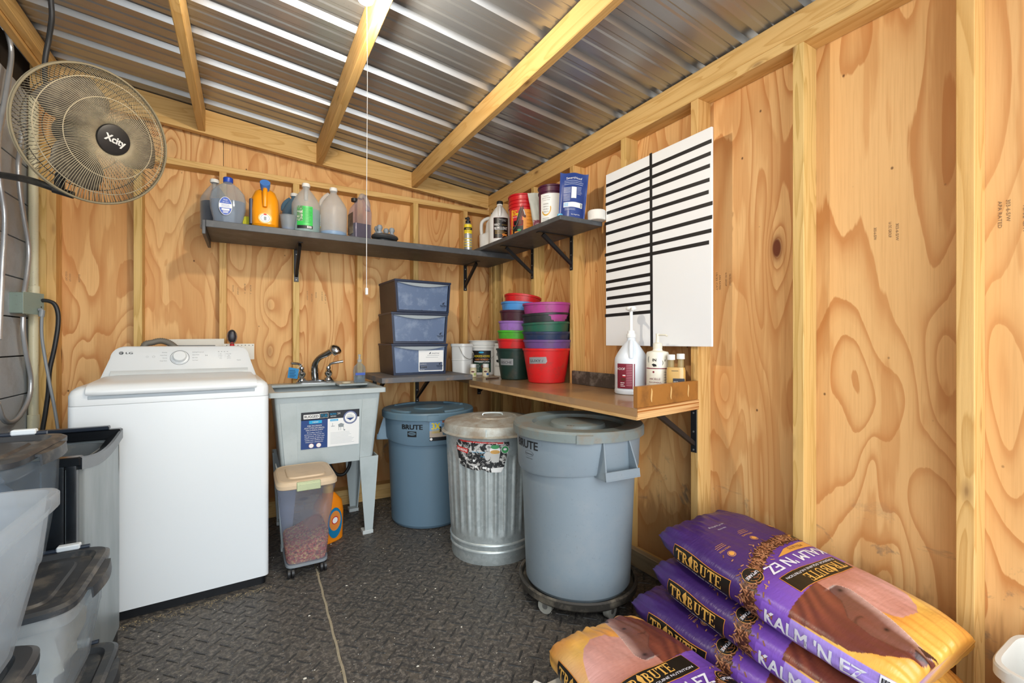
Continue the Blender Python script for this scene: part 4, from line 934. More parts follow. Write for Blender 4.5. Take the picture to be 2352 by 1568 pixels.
d.rect(x0+0.128, 0.612, 0.198, 0.662, YL, 4); d.rect(x0+0.134, 0.636, 0.194, 0.656, RED, 5); d.text('BRUTE', x0+0.152, 0.618, 0.013, INK, 5, bold=0.02)
d.disc(x0+0.009, 0.551, 0.008, WHT, 3)
d.build('product_label', t, cmz, 0.02, base=0.0014)
# galvanised bin
ZN = NT('zinc_bin'); k = ZN; cc = k.coord(rand=False); v_ = k.n('TexVoronoi', {'Vector': cc, 'Scale': 55.0}); nn = k.noise(cc, 4, 5, 0.7)
col = k.mix(v_.outputs['Color'], S('#d4dcdc'), S('#bcc6c6')); col = k.mix(k.ramp(nn, [(0.5, g1(0)), (0.7, g1(0.6))]), col, S('#a8b0ae'))
dr = k.ramp(k.noise(k.coord((1, 1, 1), rand=False, off=(4, 4, 4)), 120, 2, 0.7), [(0.64, g1(0)), (0.7, g1(0.7))]); col = k.mix(dr, col, S('#e4e6e2'))
ZNM = k.fin(k.pbr(col, k.math('ADD', k.math('MULTIPLY', nn, 0.2), 0.30), 0.60, nn, 0.1, 0.01))
k = NT('dirty_zinc_lid'); cc = k.coord(rand=False); nn = k.noise(cc, 9, 6, 0.7)
ZNL = k.fin(k.pbr(k.mix(k.ramp(nn, [(0.35, g1(0)), (0.6, g1(1))]), S('#c0c4be'), S('#a09382')), 0.5, 0.3, nn, 0.2, 0.004))
gc = (1.170, 2.195); t = thing('galvanised_bin', 'ribbed galvanised metal trash can with a torn label between the two plastic bins', 'bin', (gc[0], gc[1], 0))
def rr(r, z, a):
    if 0.15 < z < 0.56:
        kk_ = min((z-0.15)/0.03, (0.56-z)/0.03, 1); q_ = abs(((a*30/(2*PI)) % 1)-0.5)*2
        return r-0.007*kk_*min(max((q_-0.3)/0.15, 0), 1)
    return r
gp = [(0.20, 0.0), (0.222, 0.001), (0.2235, 0.01), (0.223, 0.045), (0.2235, 0.06), (0.230, 0.064), (0.230, 0.070), (0.2245, 0.075), (0.2255, 0.095), (0.232, 0.099), (0.232, 0.105), (0.2265, 0.11), (0.228, 0.14), (0.229, 0.152), (0.2315, 0.18), (0.2335, 0.23), (0.237, 0.3), (0.241, 0.38), (0.2445, 0.45), (0.2475, 0.51), (0.2485, 0.53), (0.2495, 0.558), (0.251, 0.575), (0.254, 0.66), (0.257, 0.665), (0.257, 0.672), (0.25, 0.673)]
bm = B(); lathe(bm, gp, 300, rf=rr); mk('can_body', bm, ZNM, t, sharp=50)
bm = B(); lathe(bm, [(0.262, 0.652), (0.277, 0.649), (0.279, 0.653), (0.264, 0.660), (0.263, 0.694), (0.258, 0.702), (0.235, 0.705), (0.225, 0.710), (0.13, 0.722), (0.125, 0.718), (0.115, 0.718), (0.11, 0.724), (0.06, 0.728), (0.05, 0.722), (0.001, 0.722)], 80, cap0=False); ld = mk('lid', bm, ZNL, t, sharp=40)
a_ = face_cam(gc); bm = B(); q_ = a_-0.12; tube(bm, [(0.2645*math.cos(q_), 0.2645*math.sin(q_), z) for z in (0.657, 0.694)], 0.003, 6); mk('lid_seam', bm, ZNM, ld)
bm = B(); tube(bm, smooth_path([(0.05, -0.02, 0.724), (0.045, -0.02, 0.735), (0.0, 0.0, 0.738), (-0.045, 0.02, 0.735), (-0.05, 0.02, 0.724)], 4), 0.004, 8); mk('lid_handle', bm, ZNM, ld)
# torn label
k = NT('torn_label'); cc = k.coord(rand=False); nn = k.noise(cc, 28, 6, 0.75, 1.2)
TORN = k.fin(k.pbr(k.ramp(nn, [(0.44, S('#17181a')), (0.52, S('#2a2c2e')), (0.54, S('#b9b7b3')), (0.7, S('#e2e0dc'))]), 0.6))
gm = cyl_map(lambda z: max(prof_r(gp)(z), 0.2435), face_cam(gc)-0.26, 0)
d = Decal(); d.poly([(-0.135, 0.635), (0.150, 0.630), (0.152, 0.61), (0.138, 0.56), (0.120, 0.500), (0.105, 0.478), (0.04, 0.480), (0.02, 0.492), (-0.02, 0.485), (-0.045, 0.507), (-0.09, 0.498), (-0.118, 0.512), (-0.128, 0.56), (-0.14, 0.60)][::-1], TORN, 1)
GNL = plain('label_green', '#3f9a5c', 0.5); RD = plain('label_red', '#c9302a', 0.5)
d.poly([(-0.12, 0.634), (0.12, 0.6295), (0.12, 0.621), (-0.10, 0.626)], RD, 2); d.text('with 7 purpose closing', 0.01, 0.6235, 0.008, WHT, 3, width=0.16)
d.poly([(-0.136, 0.603), (-0.062, 0.592), (-0.064, 0.568), (-0.133, 0.580)], RD, 2); d.text('BEHRENS', -0.099, 0.579, 0.017, WHT, 3, bold=0.02, width=0.062, rot=-0.12)
d.text('fits 31 gallon', 0.0, 0.576, 0.010, CY, 2, width=0.08); d.text('tough', 0.02, 0.556, 0.010, CY, 2, width=0.03)
GYL = plain('label_can_grey', '#c9c9c6', 0.4); d.poly([(0.052, 0.582), (0.104, 0.582), (0.095, 0.530), (0.060, 0.530)][::-1], GYL, 3); d.disc(0.040, 0.562, 0.015, GYL, 3, 16, ry=0.022); d.disc(0.078, 0.590, 0.026, WHT, 3, 20, ry=0.020); d.disc(0.078, 0.607, 0.022, GNL, 4, 16, ry=0.010); d.disc(0.078, 0.582, 0.024, plain('label_snack', '#e2ad5c', 0.5, var=0.4, vscale=80), 5, 20, ry=0.010)
d.disc(0.128, 0.592, 0.020, WHT, 3, 20); d.disc(0.128, 0.592, 0.018, GNL, 4, 20); d.disc(0.128, 0.594, 0.009, WHT, 5, 16, ry=0.006)
for x, y in ((-0.02, 0.505), (0.02, 0.502), (0.03, 0.501), (-0.03, 0.535), (0.045, 0.497)): d.disc(x, y, 0.006, WHT, 3, 12)
d.poly([(0.055, 0.50), (0.122, 0.505), (0.106, 0.4785), (0.06, 0.4795)][::-1], WHT, 2)
d.build('torn_label', t, gm, 0.012, base=0.0012)
# big grey bin on a dolly
GB = plain('grey_bin_plastic', '#828f98', 0.42, var=0.07, vscale=3, hex2='#90969a', amt=0.4, grime=0.22); GLD = plain('grimy_grey_lid', '#77817f', 0.5, var=0.12, hex2='#7d705f', amt=0.7, grime=0.3)
bc = (1.292, 1.607); av = math.radians(-94)
dy_ = thing('bin_dolly', 'round black wheeled dolly under the large grey bin', 'dolly', (bc[0], bc[1], 0))
bm = B(); lathe(bm, [(0.20, 0.052), (0.252, 0.052), (0.262, 0.062), (0.264, 0.088), (0.258, 0.094), (0.250, 0.090), (0.246, 0.068), (0.001, 0.066)], 64); mk('dolly_tray', bm, plain('grimy_black_tray', '#3b3833', 0.6, hex2='#8f8574', amt=0.6, grime=0.3), dy_)
WHL = plain('grey_wheel', '#a9a79d', 0.5, grime=0.25)
fc_ = face_cam(bc)
for i in range(5):
    a_ = fc_-0.62+2*PI*i/5; x, y = 0.222*math.cos(a_), 0.222*math.sin(a_); da = fc_+1.2+i*1.3
    dx, dy = math.cos(da), math.sin(da)
    bm = B(); tube(bm, [(x-dy*0.013, y+dx*0.013, 0.0315), (x+dy*0.013, y-dx*0.013, 0.0315)], 0.0315, 24); wh = mk('wheel', bm, WHL, dy_)
    bm = B(); tube(bm, [(x-dy*0.0142, y+dx*0.0142, 0.0315), (x+dy*0.0142, y-dx*0.0142, 0.0315)], 0.012, 14); bx(bm, x-0.012, y-0.012, 0.058, x+0.012, y+0.012, 0.064, 0.001); mk('caster_axle', bm, BOLT, wh)
t, pr = collar_bin('round_bin', 'large scuffed grey round plastic bin on a dolly in front of the workbench', bc, 0.0695, (GB, GLD), flap=True, ang=av)
rc = face_cam(bc); cmz = cyl_map(prof_r([(0.268, 0.53), (0.274, 0.675)]), rc, 0)
FD = plain('worn_black_print', '#24262a', 0.6, var=0.3, vscale=60)
d = Decal(); xx = -0.235; d.text('BRUTE', xx-0.012, 0.612, 0.048, FD, 1, 'C', bold=0.03, width=0.150); d.ring(xx+.01, 0.592, 0.027, 0.0285, FD, 1, 28, asp=0.42); d.text('Rubbermaid', xx+.01, 0.588, 0.009, FD, 1, width=0.044); d.text('Commercial Products', xx+.01, 0.570, 0.006, FD, 1, width=0.045)
d.build('printed_name', t, cmz, 0.02, base=0.001)
d = Decal(); d.text('BRUTE 32', 0, -0.003, 0.008, FD, 1); d.build('lid_print', t, cyl_map(0.1165, rc-0.25, 0.6985), base=0.0015)
# ---------------------------------------------------------------- bottles and jugs
MILK = frosted('milky_jug', '#fafcfd', 0.52, 0.3, '#f2f6f8')
def liq(name, hexc): return plain(name, hexc, 0.25, var=0.08)
def gallon(name, label, x, y, z, body, cap, level=None, lmat=None, H=0.30, R=0.077, hang=None, group=None, cat='jug', square=0.0, neck=0.75):
    t = thing(name, label, cat, (x, y, z), 0.0, group); a = face_cam((x, y)) if hang is None else hang
    e = 2.0+square
    prof = [(0.90, 0.0), (0.97, 0.006), (1.0, 0.02), (1.0, 0.07), (0.985, 0.075), (0.985, 0.30), (1.0, 0.31), (1.0, 0.56), (0.97, 0.60), (0.82, 0.68), (0.52, 0.80), (0.30, 0.87), (0.25, 0.885), (0.25, 0.93)]
    bm = B(); loft(bm, [sel(R*r, R*r, H*zz, e, 40) for r, zz in prof]); mk('jug_body', bm, body, t)
    bm = B(); p = [(0.93*R, 0.60), (0.90*R, 0.70), (0.66*R, 0.80), (0.33*R, 0.875)]
    tube(bm, smooth_path([(r*math.cos(a), r*math.sin(a), H*zz) for r, zz in p], 5), 0.0105, 10, rf=lambda t_: 0.012-0.003*abs(t_-0.5)); mk('handle', bm, body, t)
    bm = B(); lathe(bm, [(0.021, H*0.93), (0.0225, H*0.935), (0.0225, H*0.985), (0.020, H)], 28, rf=lambda r, z_, a_: r*(1+0.02*math.cos(20*a_))); mk('cap', bm, cap, t)
    if level:
        pr_ = [(r*0.955, zz) for r, zz in prof if zz < level]+[(0.955 if level < 0.6 else 0.6, level)]
        bm = B(); loft(bm, [sel(R*r, R*r, H*zz+0.002, e, 40) for r, zz in pr_]); mk('liquid', bm, lmat, t)
    return t
ZS = 1.7702
def upx(u, y): return at_y(u, 600, y).x
CAPW = plain('white_cap', '#e9e9e6', 0.4)
y_ = 3.10; t = gallon('jug', 'half hidden clear jug of navy liquid with a white cap, leftmost on the shelf', upx(493, y_), y_, ZS, clearp('dark_clear', '#e6ebf0', 0.7), CAPW, 0.52, liq('navy_liquid', '#10192e'), 0.29, 0.07)
# clear flask shaped bottle
y_ = 2.95; x_ = upx(524, y_); t = thing('fabric_softener_bottle', 'big clear flask shaped bottle with a blue cap and an oval blue label', 'bottle', (x_, y_, ZS), face_cam((x_, y_))+PI/2)
CL2 = clearp('clear_flask', '#dce4ec', 0.66)
bm = B(); loft(bm, [sel(a_, b_, z, 2.5, 40) for z, a_, b_ in ((0, 0.066, 0.040), (0.005, 0.072, 0.046), (0.03, 0.070, 0.048), (0.09, 0.084, 0.052), (0.14, 0.086, 0.052), (0.18, 0.078, 0.048), (0.215, 0.050, 0.036), (0.23, 0.026, 0.024), (0.236, 0.021, 0.021), (0.245, 0.021, 0.021))]); mk('bottle_body', bm, CL2, t)
bm = B(); loft(bm, [sel(a_*0.93, b_*0.93, z, 2.5, 40) for z, a_, b_ in ((0.004, 0.066, 0.040), (0.03, 0.070, 0.048), (0.09, 0.084, 0.052), (0.135, 0.086, 0.052))]); mk('liquid', bm, clearp('softener', '#b9c6d8', 0.45), t)
bm = B(); lathe(bm, [(0.023, 0.238), (0.024, 0.24), (0.024, 0.262), (0.021, 0.266)], 24); mk('cap', bm, plain('blue_cap', '#1746b4', 0.35), t)
d = Decal(); LB = plain('label_blue', '#2450b4', 0.4); d.disc(0, 0, 0.031, WHT, 1, 28, ry=0.050); d.disc(0, 0, 0.029, LB, 2, 28, ry=0.048)
d.rect(-0.029, -0.010, 0.029, 0.013, WHT, 3); d.text('free', 0, 0.030, 0.012, WHT, 3); d.text('2X ultra', 0, 0.019, 0.008, WHT, 3); d.lines(-0.02, 0.007, 0.022, 3, 0.006, LB, 4, 0.3); d.rect(-0.018, -0.024, 0.018, -0.014, WHT, 3); d.lines(-0.012, -0.031, 0.014, 2, 0.007, WHT, 3, 0.5)
d.build('oval_label', t, plane_map((-0.012, -0.0535, 0.095), (1, 0, 0), (0, 0.02, 1)), base=0.002)
# yellow-green tag between jugs
y_ = 3.0; x_ = upx(565, y_); t = thing('sponge', 'yellow-green sponge standing behind the orange jug', 'sponge', (x_, y_, ZS)); bm = B(); bx(bm, -0.022, -0.012, 0, 0.022, 0.012, 0.075, 0.004, 2); mk('sponge_block', bm, plain('yellow_sponge', '#c9c42c', 0.8, bump=0.6), t)
# orange detergent dispenser lying with its tap
y_ = 2.945; x_ = upx(609, y_); t = thing('detergent_dispenser', 'orange laundry detergent jug lying on its back with a blue cap and front tap', 'jug', (x_, y_, ZS), face_cam((x_, y_))+PI/2)
ORJ = plain('orange_plastic', '#f09a10', 0.3, var=0.06, vscale=3)
bm = B(); loft(bm, [sel(a_, b_, z, 3.2, 40, 0, cy_) for z, a_, b_, cy_ in ((0, 0.052, 0.060, 0.02), (0.004, 0.062, 0.078, 0.02), (0.02, 0.069, 0.090, 0.02), (0.10, 0.072, 0.088, 0.022), (0.17, 0.069, 0.080, 0.026), (0.215, 0.052, 0.060, 0.03), (0.232, 0.03, 0.035, 0.03))]); mk('jug_body', bm, ORJ, t)
bm = B(); tube(bm, smooth_path([(0, -0.04, 0.222), (0, -0.068, 0.205), (0, -0.078, 0.16), (0, -0.072, 0.115)], 5), 0.012, 10); mk('handle', bm, ORJ, t)
bm = B(); tube(bm, [(0, -0.018, 0.222), (0, -0.045, 0.240), (0, -0.062, 0.252)], 0.021, 20, rf=lambda t_: 0.021 if t_ < 0.5 else 0.026); mk('spout_cap', bm, plain('blue_white_cap', '#4a7fcb', 0.35), t)
d = Decal(); d.disc(0, 0, 0.034, plain('tap_ring', '#f7bd5c', 0.4), 1, 28, ry=0.030); d.disc(0, 0, 0.027, WHT, 3, 28, ry=0.024); d.ring(0, 0, 0.020, 0.022, GP_, 4, 24, asp=0.9); d.rect(-0.006, -0.012, 0.006, 0.008, GP_, 5); d.disc(0, 0.021, 0.008, RED, 5, 12, ry=0.005)
d.build('tap_label', t, plane_map((0, -0.0705, 0.050), (1, 0, 0), (0, 0, 1)), base=0.001)
bm = B(); loft(bm, [sel(0.012, 0.06, z, 3, 20, -0.068, 0.02) for z in (0.02, 0.16)]); mk('side_label', bm, plain('side_label', '#4a4f63', 0.5), t)
# measuring cup
y_ = 2.905; x_ = upx(662, y_); t = thing('measuring_cup', 'small clear plastic cup with a little blue liquid', 'cup', (x_, y_, ZS))
bm = B(); lathe(bm, [(0.033, 0.0), (0.034, 0.003), (0.043, 0.083), (0.0455, 0.085), (0.0455, 0.087), (0.0415, 0.087), (0.032, 0.005), (0.001, 0.004)], 28); mk('cup_body', bm, frosted('clear_cup', '#dbe2e8', 0.6), t)
bm = B(); lathe(bm, [(0.031, 0.0045), (0.0325, 0.016), (0.001, 0.0165)], 24); mk('liquid', bm, liq('blue_liquid', '#2a73b8'), t)
y_ = 3.14; t = gallon('jug', 'blue tinted jug mostly hidden behind the green labelled jug', upx(676, y_), y_, ZS, clearp('blue_tint', '#7ea6c4', 0.5), CAPW, 0.5, liq('teal_blue', '#2c5878'), 0.29, 0.07, hang=PI)
y_ = 2.945; x_ = upx(703, y_); t = gallon('jug', 'milky gallon jug with a bright green label and teal liquid', x_, y_, ZS, MILK, CAPW, 0.46, liq('teal_liquid', '#4a8f88'), 0.302, 0.078)
d = Decal(); GL = plain('label_bright_green', '#36c454', 0.4); d.rect(-0.050, 0.036, 0.036, 0.148, GL, 1); d.rect(-0.050, 0.018, 0.036, 0.036, INK, 1); d.lines(-0.014, 0.135, 0.030, 11, 0.0082, plain('label_dgreen', '#1d8f3a', 0.5), 2, 0.3); d.rect(0.005, 0.021, 0.030, 0.033, WHT, 2)
for i in range(12): d.rect(0.006+i*0.002, 0.022, 0.0068+i*0.002, 0.032, INK, 3)
d.rect(-0.050, 0.06, -0.018, 0.148, plain('label_pattern', '#6aa06c', 0.5, var=0.6, vscale=60, hex2='#e9e6da', amt=0.8), 2); d.text('SIMPLE', -0.034, 0.125, 0.011, GL, 3, bold=0.02, width=0.026); d.text('CLEAN', -0.034, 0.112, 0.011, WHT, 3, bold=0.02, width=0.024)
d.build('green_label', t, cyl_map(0.079, face_cam((x_, y_))), 0.01, base=0.001)
y_ = 2.945; x_ = upx(766, y_); t = gallon('jug', 'milky gallon jug with a little bright blue liquid at the bottom', x_, y_, ZS, MILK, CAPW, 0.085, liq('bright_blue', '#2b86c0'), 0.302, 0.078, hang=face_cam((x_, y_))-1.6)
d = Decal(); d.rect(-0.003, 0.05, 0.028, 0.125, WHT, 1); d.lines(0, 0.11, 0.026, 6, 0.011, INK, 2, 0.25); d.rect(-0.003, 0.045, 0.028, 0.052, YL, 2); d.build('side_label', t, cyl_map(0.079, face_cam((x_, y_))-1.45), 0.01, base=0.001)
# rectangular purple jug
y_ = 2.945; x_ = upx(827, y_); t = thing('jug', 'clear square jug half full of dark purple liquid with a loop handle', 'jug', (x_, y_, ZS), face_cam((x_, y_))+PI/2+0.35)
CLP = clearp('clear_lilac', '#e4dfea', 0.72)
bm = B(); loft(bm, [sel(a_, a_*0.95, z, 6, 40) for z, a_ in ((0, 0.052), (0.006, 0.058), (0.17, 0.060), (0.20, 0.054), (0.235, 0.030), (0.25, 0.022), (0.262, 0.022))]); mk('jug_body', bm, CLP, t)
bm = B(); loft(bm, [sel(0.056, 0.053, z, 6, 40) for z in (0.004, 0.095)]); mk('liquid', bm, liq('purple_liquid', '#2b2440'), t)
bm = B(); tube(bm, smooth_path([(0.05, 0, 0.195), (0.052, 0, 0.235), (0.035, 0, 0.272), (0.012, 0, 0.285), (0.0, 0, 0.262)], 6), 0.014, 12); mk('handle', bm, frosted('lilac_handle', '#e4e0ea', 0.65), t)
bm = B(); lathe(bm, [(0.019, 0.0), (0.0195, 0.018), (0.017, 0.02)], 20, (-0.036, 0.0)); o = mk('cap', bm, INK, t, (0, 0, 0.238))
bm = B(); bx(bm, -0.0615, -0.045, 0.03, -0.0605, 0.045, 0.16); mk('side_label', bm, plain('brown_label', '#5a4638', 0.5, hex2='#c9c2a8', amt=0.5), t)
# massager
y_ = 2.955; x_ = upx(884, y_); t = thing('massager', 'dark grey corded massager with four round grey knobs', 'massager', (x_, y_, ZS), 0.4)
GM = plain('gunmetal_plastic', '#4c4f52', 0.3, 0.3); 
bm = B(); loft(bm, [sel(a_, b_, z, 2.4, 40) for z, a_, b_ in ((0.0, 0.05, 0.035), (0.018, 0.055, 0.04), (0.024, 0.080, 0.062), (0.034, 0.088, 0.070), (0.046, 0.085, 0.067), (0.055, 0.066, 0.050), (0.058, 0.04, 0.03))]); mk('massager_base', bm, GM, t)
KN = plain('pale_grey_knob', '#8c949c', 0.45)
for x, y in ((-0.050, -0.012), (-0.038, 0.030), (0.048, -0.010), (0.035, 0.032)):
    bm = B(); lathe(bm, [(0.020, 0.050), (0.020, 0.064), (0.012, 0.068), (0.012, 0.076), (0.0175, 0.084), (0.0185, 0.094), (0.014, 0.106), (0.001, 0.111)], 20, (x, y)); mk('massage_knob', bm, KN, t)
# spray can in the corner
y_ = 2.925; x_ = upx(1075, y_); t = thing('spray_can', 'yellow and silver aerosol can with a black nozzle at the shelf corner', 'can', (x_, y_, ZS))
bm = B(); lathe(bm, [(0.026, 0), (0.0275, 0.003), (0.0275, 0.185), (0.024, 0.195), (0.018, 0.20)], 28); mk('can_body', bm, plain('silver_can', '#c4c6c4', 0.3, 0.6), t)
bm = B(); lathe(bm, [(0.0165, 0.20), (0.018, 0.203), (0.018, 0.218), (0.010, 0.222), (0.010, 0.242), (0.007, 0.246)], 20); bx(bm, -0.022, -0.006, 0.228, 0.012, 0.006, 0.24, 0.002); mk('nozzle', bm, INK, t)
d = Decal(); d.rect(-0.06, 0.125, 0.06, 0.19, YL, 1); d.rect(-0.06, 0.150, 0.06, 0.168, INK, 2); d.text('WASP', 0.002, 0.1535, 0.012, YL, 3, bold=0.02, width=0.035); d.text('SPRAY', 0, 0.137, 0.009, INK, 3, width=0.03)
for z in (0.03, 0.048, 0.066, 0.085): d.rect(-0.06, z, 0.06, z+0.005, YL, 1)
d.lines(-0.02, 0.115, 0.022, 4, 0.008, GP_, 2, 0.3); d.build('can_label', t, cyl_map(0.0277, face_cam((x_, y_))), 0.006)
# small red white and blue tub behind the white jug
t = thing('small_tub', 'small red white and blue tub glimpsed through the white jug handle', 'tub', (1.60, 3.10, 1.7955)); bm = B(); lathe(bm, [(0.04, 0), (0.042, 0.10), (0.036, 0.105)], 24); mk('tub_body', bm, LB, t)
d = Decal(); d.rect(-0.04, 0.07, 0.04, 0.09, RED, 1); d.text('T', 0, 0.03, 0.04, WHT, 1, bold=0.03); d.build('tub_label', t, cyl_map(0.0422, face_cam((1.6, 3.1))), 0.01)
# ---- right wall shelf
Z2 = 1.7953
WJ = plain('white_jug', '#e8e8e6', 0.35, var=0.04)
t = thing('jug', 'plain white jug with a big side handle near the shelf corner', 'jug', (1.548, 2.945, Z2), face_cam((1.548, 2.945))+PI/2)
bm = B(); loft(bm, [sel(a_, b_, z, 3, 36, cx_, 0) for z, a_, b_, cx_ in ((0, 0.070, 0.055, 0), (0.005, 0.076, 0.060, 0), (0.11, 0.078, 0.062, 0), (0.13, 0.055, 0.055, 0.02), (0.20, 0.052, 0.05, 0.024), (0.25, 0.026, 0.026, 0.03), (0.262, 0.02, 0.02, 0.03))]); mk('jug_body', bm, WJ, t)
bm = B(); tube(bm, smooth_path([(-0.058, 0, 0.10), (-0.064, 0, 0.17), (-0.056, 0, 0.215), (-0.02, 0, 0.24), (0.02, 0, 0.245)], 6), 0.0125, 12); mk('handle', bm, WJ, t)
bm = B(); lathe(bm, [(0.022, 0.262), (0.022, 0.28), (0.018, 0.282)], 20, (0.03, 0)); mk('cap', bm, INK, t)
x_, y_ = 1.515, 2.735; t = gallon('repellent_jug', 'white insect repellent gallon jug with a black label and black cap', x_, y_, Z2, WJ, INK, H=0.305, R=0.078)
d = Decal(); d.rect(-0.052, 0.035, 0.052, 0.175, plain('label_maroon_edge', '#5a1f22', 0.4), 1); d.rect(-0.049, 0.038, 0.049, 0.172, plain('label_jet', '#141212', 0.35), 2); GD = plain('label_gold', '#b08c3c', 0.4)
d.text('REPELLENT', 0.0, 0.092, 0.026, WHT, 3, bold=0.02, width=0.090); d.text('INSECT', -0.026, 0.1195, 0.019, WHT, 4, bold=0.02, width=0.040); d.text('BOTANICAL', 0.026, 0.121, 0.009, GD, 3, width=0.04)
d.text('Repels Mosquitoes', 0.014, 0.158, 0.007, WHT, 3, width=0.05); d.text('and Flies', 0.02, 0.149, 0.007, WHT, 3, width=0.03); d.lines(-0.04, 0.083, 0.044, 3, 0.009, GD, 3, 0.3)
d.poly([(0.004, 0.060), (0.016, 0.067), (0.030, 0.064), (0.044, 0.062), (0.040, 0.054), (0.046, 0.042), (0.036, 0.050), (0.020, 0.050), (0.008, 0.042), (0.014, 0.053)][::-1], OR_, 3)
d.build('repellent_label', t, cyl_map(0.0785, face_cam((x_, y_))+0.1), 0.01, base=0.001)
RP = plain('red_pail', '#c5151f', 0.35, var=0.08)
def pail(name, label, x, y, z, rb, rt, H, mat, ribs=(0.80, 0.88), cat='pail', lid=False, group=None):
    t = thing(name, label, cat, (x, y, z), 0, group); bm = B()
    rr_ = lambda f_: rb+(rt-rb)*f_
    p = [(rb-0.004, 0), (rb, 0.004)]
    for f_ in ribs: p += [(rr_(f_)*1.0, H*f_-0.006), (rr_(f_)+0.005, H*f_-0.004), (rr_(f_)+0.005, H*f_+0.003), (rr_(f_), H*f_+0.005)]
    p += [(rt, H-0.008), (rt+0.006, H-0.007), (rt+0.006, H)]
    p += [(rt-0.002, H), (rr_(0.3)-0.003, H*0.3), (0.001, H*0.3)] if not lid else [(rt+0.003, H+0.003), (rt-0.008, H+0.003), (rt-0.012, H-0.004), (0.001, H-0.004)]
    lathe(bm, p, 48); mk('pail_body', bm, mat, t); return t
x_, y_ = 1.560, 2.500; t = pail('supplement_pail', 'red horse supplement pail with a horse head label', x_, y_, Z2, 0.083, 0.094, 0.272, RP, (0.72, 0.80, 0.88), lid=True)
d = Decal(); AM = plain('label_amber', '#ec9a3a', 0.4); HB = plain('horse_bay', '#5c2a1c', 0.5); 
d.rect(-0.092, 0.02, 0.075, 0.175, AM, 1); d.rect(-0.075, 0.072, -0.008, 0.185, RED, 2); d.rect(-0.078, 0.020, -0.004, 0.105, INK, 2)
d.poly([(-0.012, 0.180), (-0.008, 0.196), (-0.002, 0.182), (0.004, 0.160), (0.014, 0.128), (0.010, 0.120), (0.000, 0.122), (-0.010, 0.132), (-0.014, 0.110), (-0.012, 0.080), (-0.052, 0.070), (-0.044, 0.12), (-0.034, 0.16), (-0.024, 0.178), (-0.022, 0.194)], HB, 4)
d.poly([(-0.020, 0.188), (-0.030, 0.165), (-0.046, 0.11), (-0.054, 0.072), (-0.036, 0.076), (-0.030, 0.13), (-0.020, 0.165)], INK, 5); d.poly([(-0.005, 0.172), (-0.001, 0.172), (0.009, 0.138), (0.006, 0.136)][::-1], WHT, 5)
d.text('Apple', -0.062, 0.163, 0.016, YL, 4, width=0.04); d.text('A Day', -0.058, 0.138, 0.030, YL, 4, bold=0.02, width=0.045); d.text('ELECTROLYTE', -0.056, 0.124, 0.009, WHT, 4, width=0.036); d.rect(-0.062, 0.026, 0.005, 0.036, AM, 4); d.disc(-0.03, 0.043, 0.012, GNL, 4, 16, ry=0.008); d.rect(-0.07, 0.004, -0.005, 0.024, WHT, 3)
d.lines(0.018, 0.150, 0.066, 5, 0.022, plain('label_rust', '#b8602a', 0.5), 2, 0.12)
d.build('pail_label', t, cyl_map(lambda z: 0.0832+z*0.0405, face_cam((x_, y_))+0.05), 0.012, base=0.0016)
bm = B(); a0 = face_cam((x_, y_)); tube(bm, [(0.097*math.cos(a)*1.0, 0.097*math.sin(a), 0.20-0.15*math.sin(f_*PI)) for a, f_ in [(a0-1.5+1.5*i/14, i/14) for i in range(15)]], 0.0014, 6); mk('bail_wire', bm, BOLT, t)
# white pouch and patterned cloth between the tubs
x_, y_ = 1.560, 2.345; t = thing('supplement_pouch', 'crumpled white pouch squeezed between the red pail and the maroon tub', 'pouch', (x_, y_, Z2), face_cam((x_, y_))+PI/2)
PCH = plain('pouch_white', '#c9ccc4', 0.45, hex2='#8e9c9a', amt=0.4)
bm = B(); rg = []
for i in range(12):
    f_ = i/11; hx = 0.024+0.010*f_; hy = 0.030*(1-f_**2)+0.002; rg.append([Vector((p.x+0.012*(1-f_)-0.02*f_+0.004*noise.noise(Vector((p.x*40, f_*5, 1))), p.y+0.006*noise.noise(Vector((p.x*60, f_*7, 4))), 0.262*f_)) for p in sel(hx, hy, 0, 2.5, 28)])
loft(bm, rg); mk('pouch_body', bm, PCH, t)
d = Decal(); MRP = plain('maroon_pattern', '#7c1f3c', 0.5, hex2='#e6d9dc', amt=0.8, vscale=30); d.rect(-0.030, 0.0, 0.028, 0.085, MRP, 1); d.build('pouch_print', t, plane_map((0.012, -0.034, 0.0), (1, 0, 0), (0, 0.03, 1)))
x_, y_ = 1.575, 2.195; MAR = plain('maroon_tub', '#4c1b38', 0.38, var=0.06); t = pail('supplement_tub', 'maroon supplement tub with a white label bearing a gold horseshoe', x_, y_, Z2, 0.076, 0.082, 0.246, MAR, (0.86,), cat='tub', lid=True)
d = Decal(); d.rect(-0.085, 0.012, 0.045, 0.196, WHT, 1); GLD_ = plain('gold_print', '#d9a52a', 0.4); d.ring(-0.045, 0.108, 0.024, 0.030, GLD_, 2, 24, -0.9*PI, 0.35, asp=1.35)
for i, t_ in enumerate(('THE ORIGINAL', 'HOOF & COAT SUPPLEMENT', 'for horses of all ages')): d.text(t_, -0.045, 0.178-i*0.011, 0.0075, DK2, 2, width=(0.034, 0.055, 0.045)[i])
for i, t_ in enumerate(('FARRIERS', 'FORMULA', 'DOUBLE', 'STRENGTH')): d.text(t_, -0.047, 0.132-i*0.015, 0.011, DK2, 2, width=0.034)
d.lines(-0.07, 0.052, -0.02, 4, 0.009, GP_, 2, 0.3); d.build('tub_label', t, cyl_map(lambda z: 0.0762+z*0.0245, face_cam((x_, y_))+0.1), 0.012, base=0.0014)
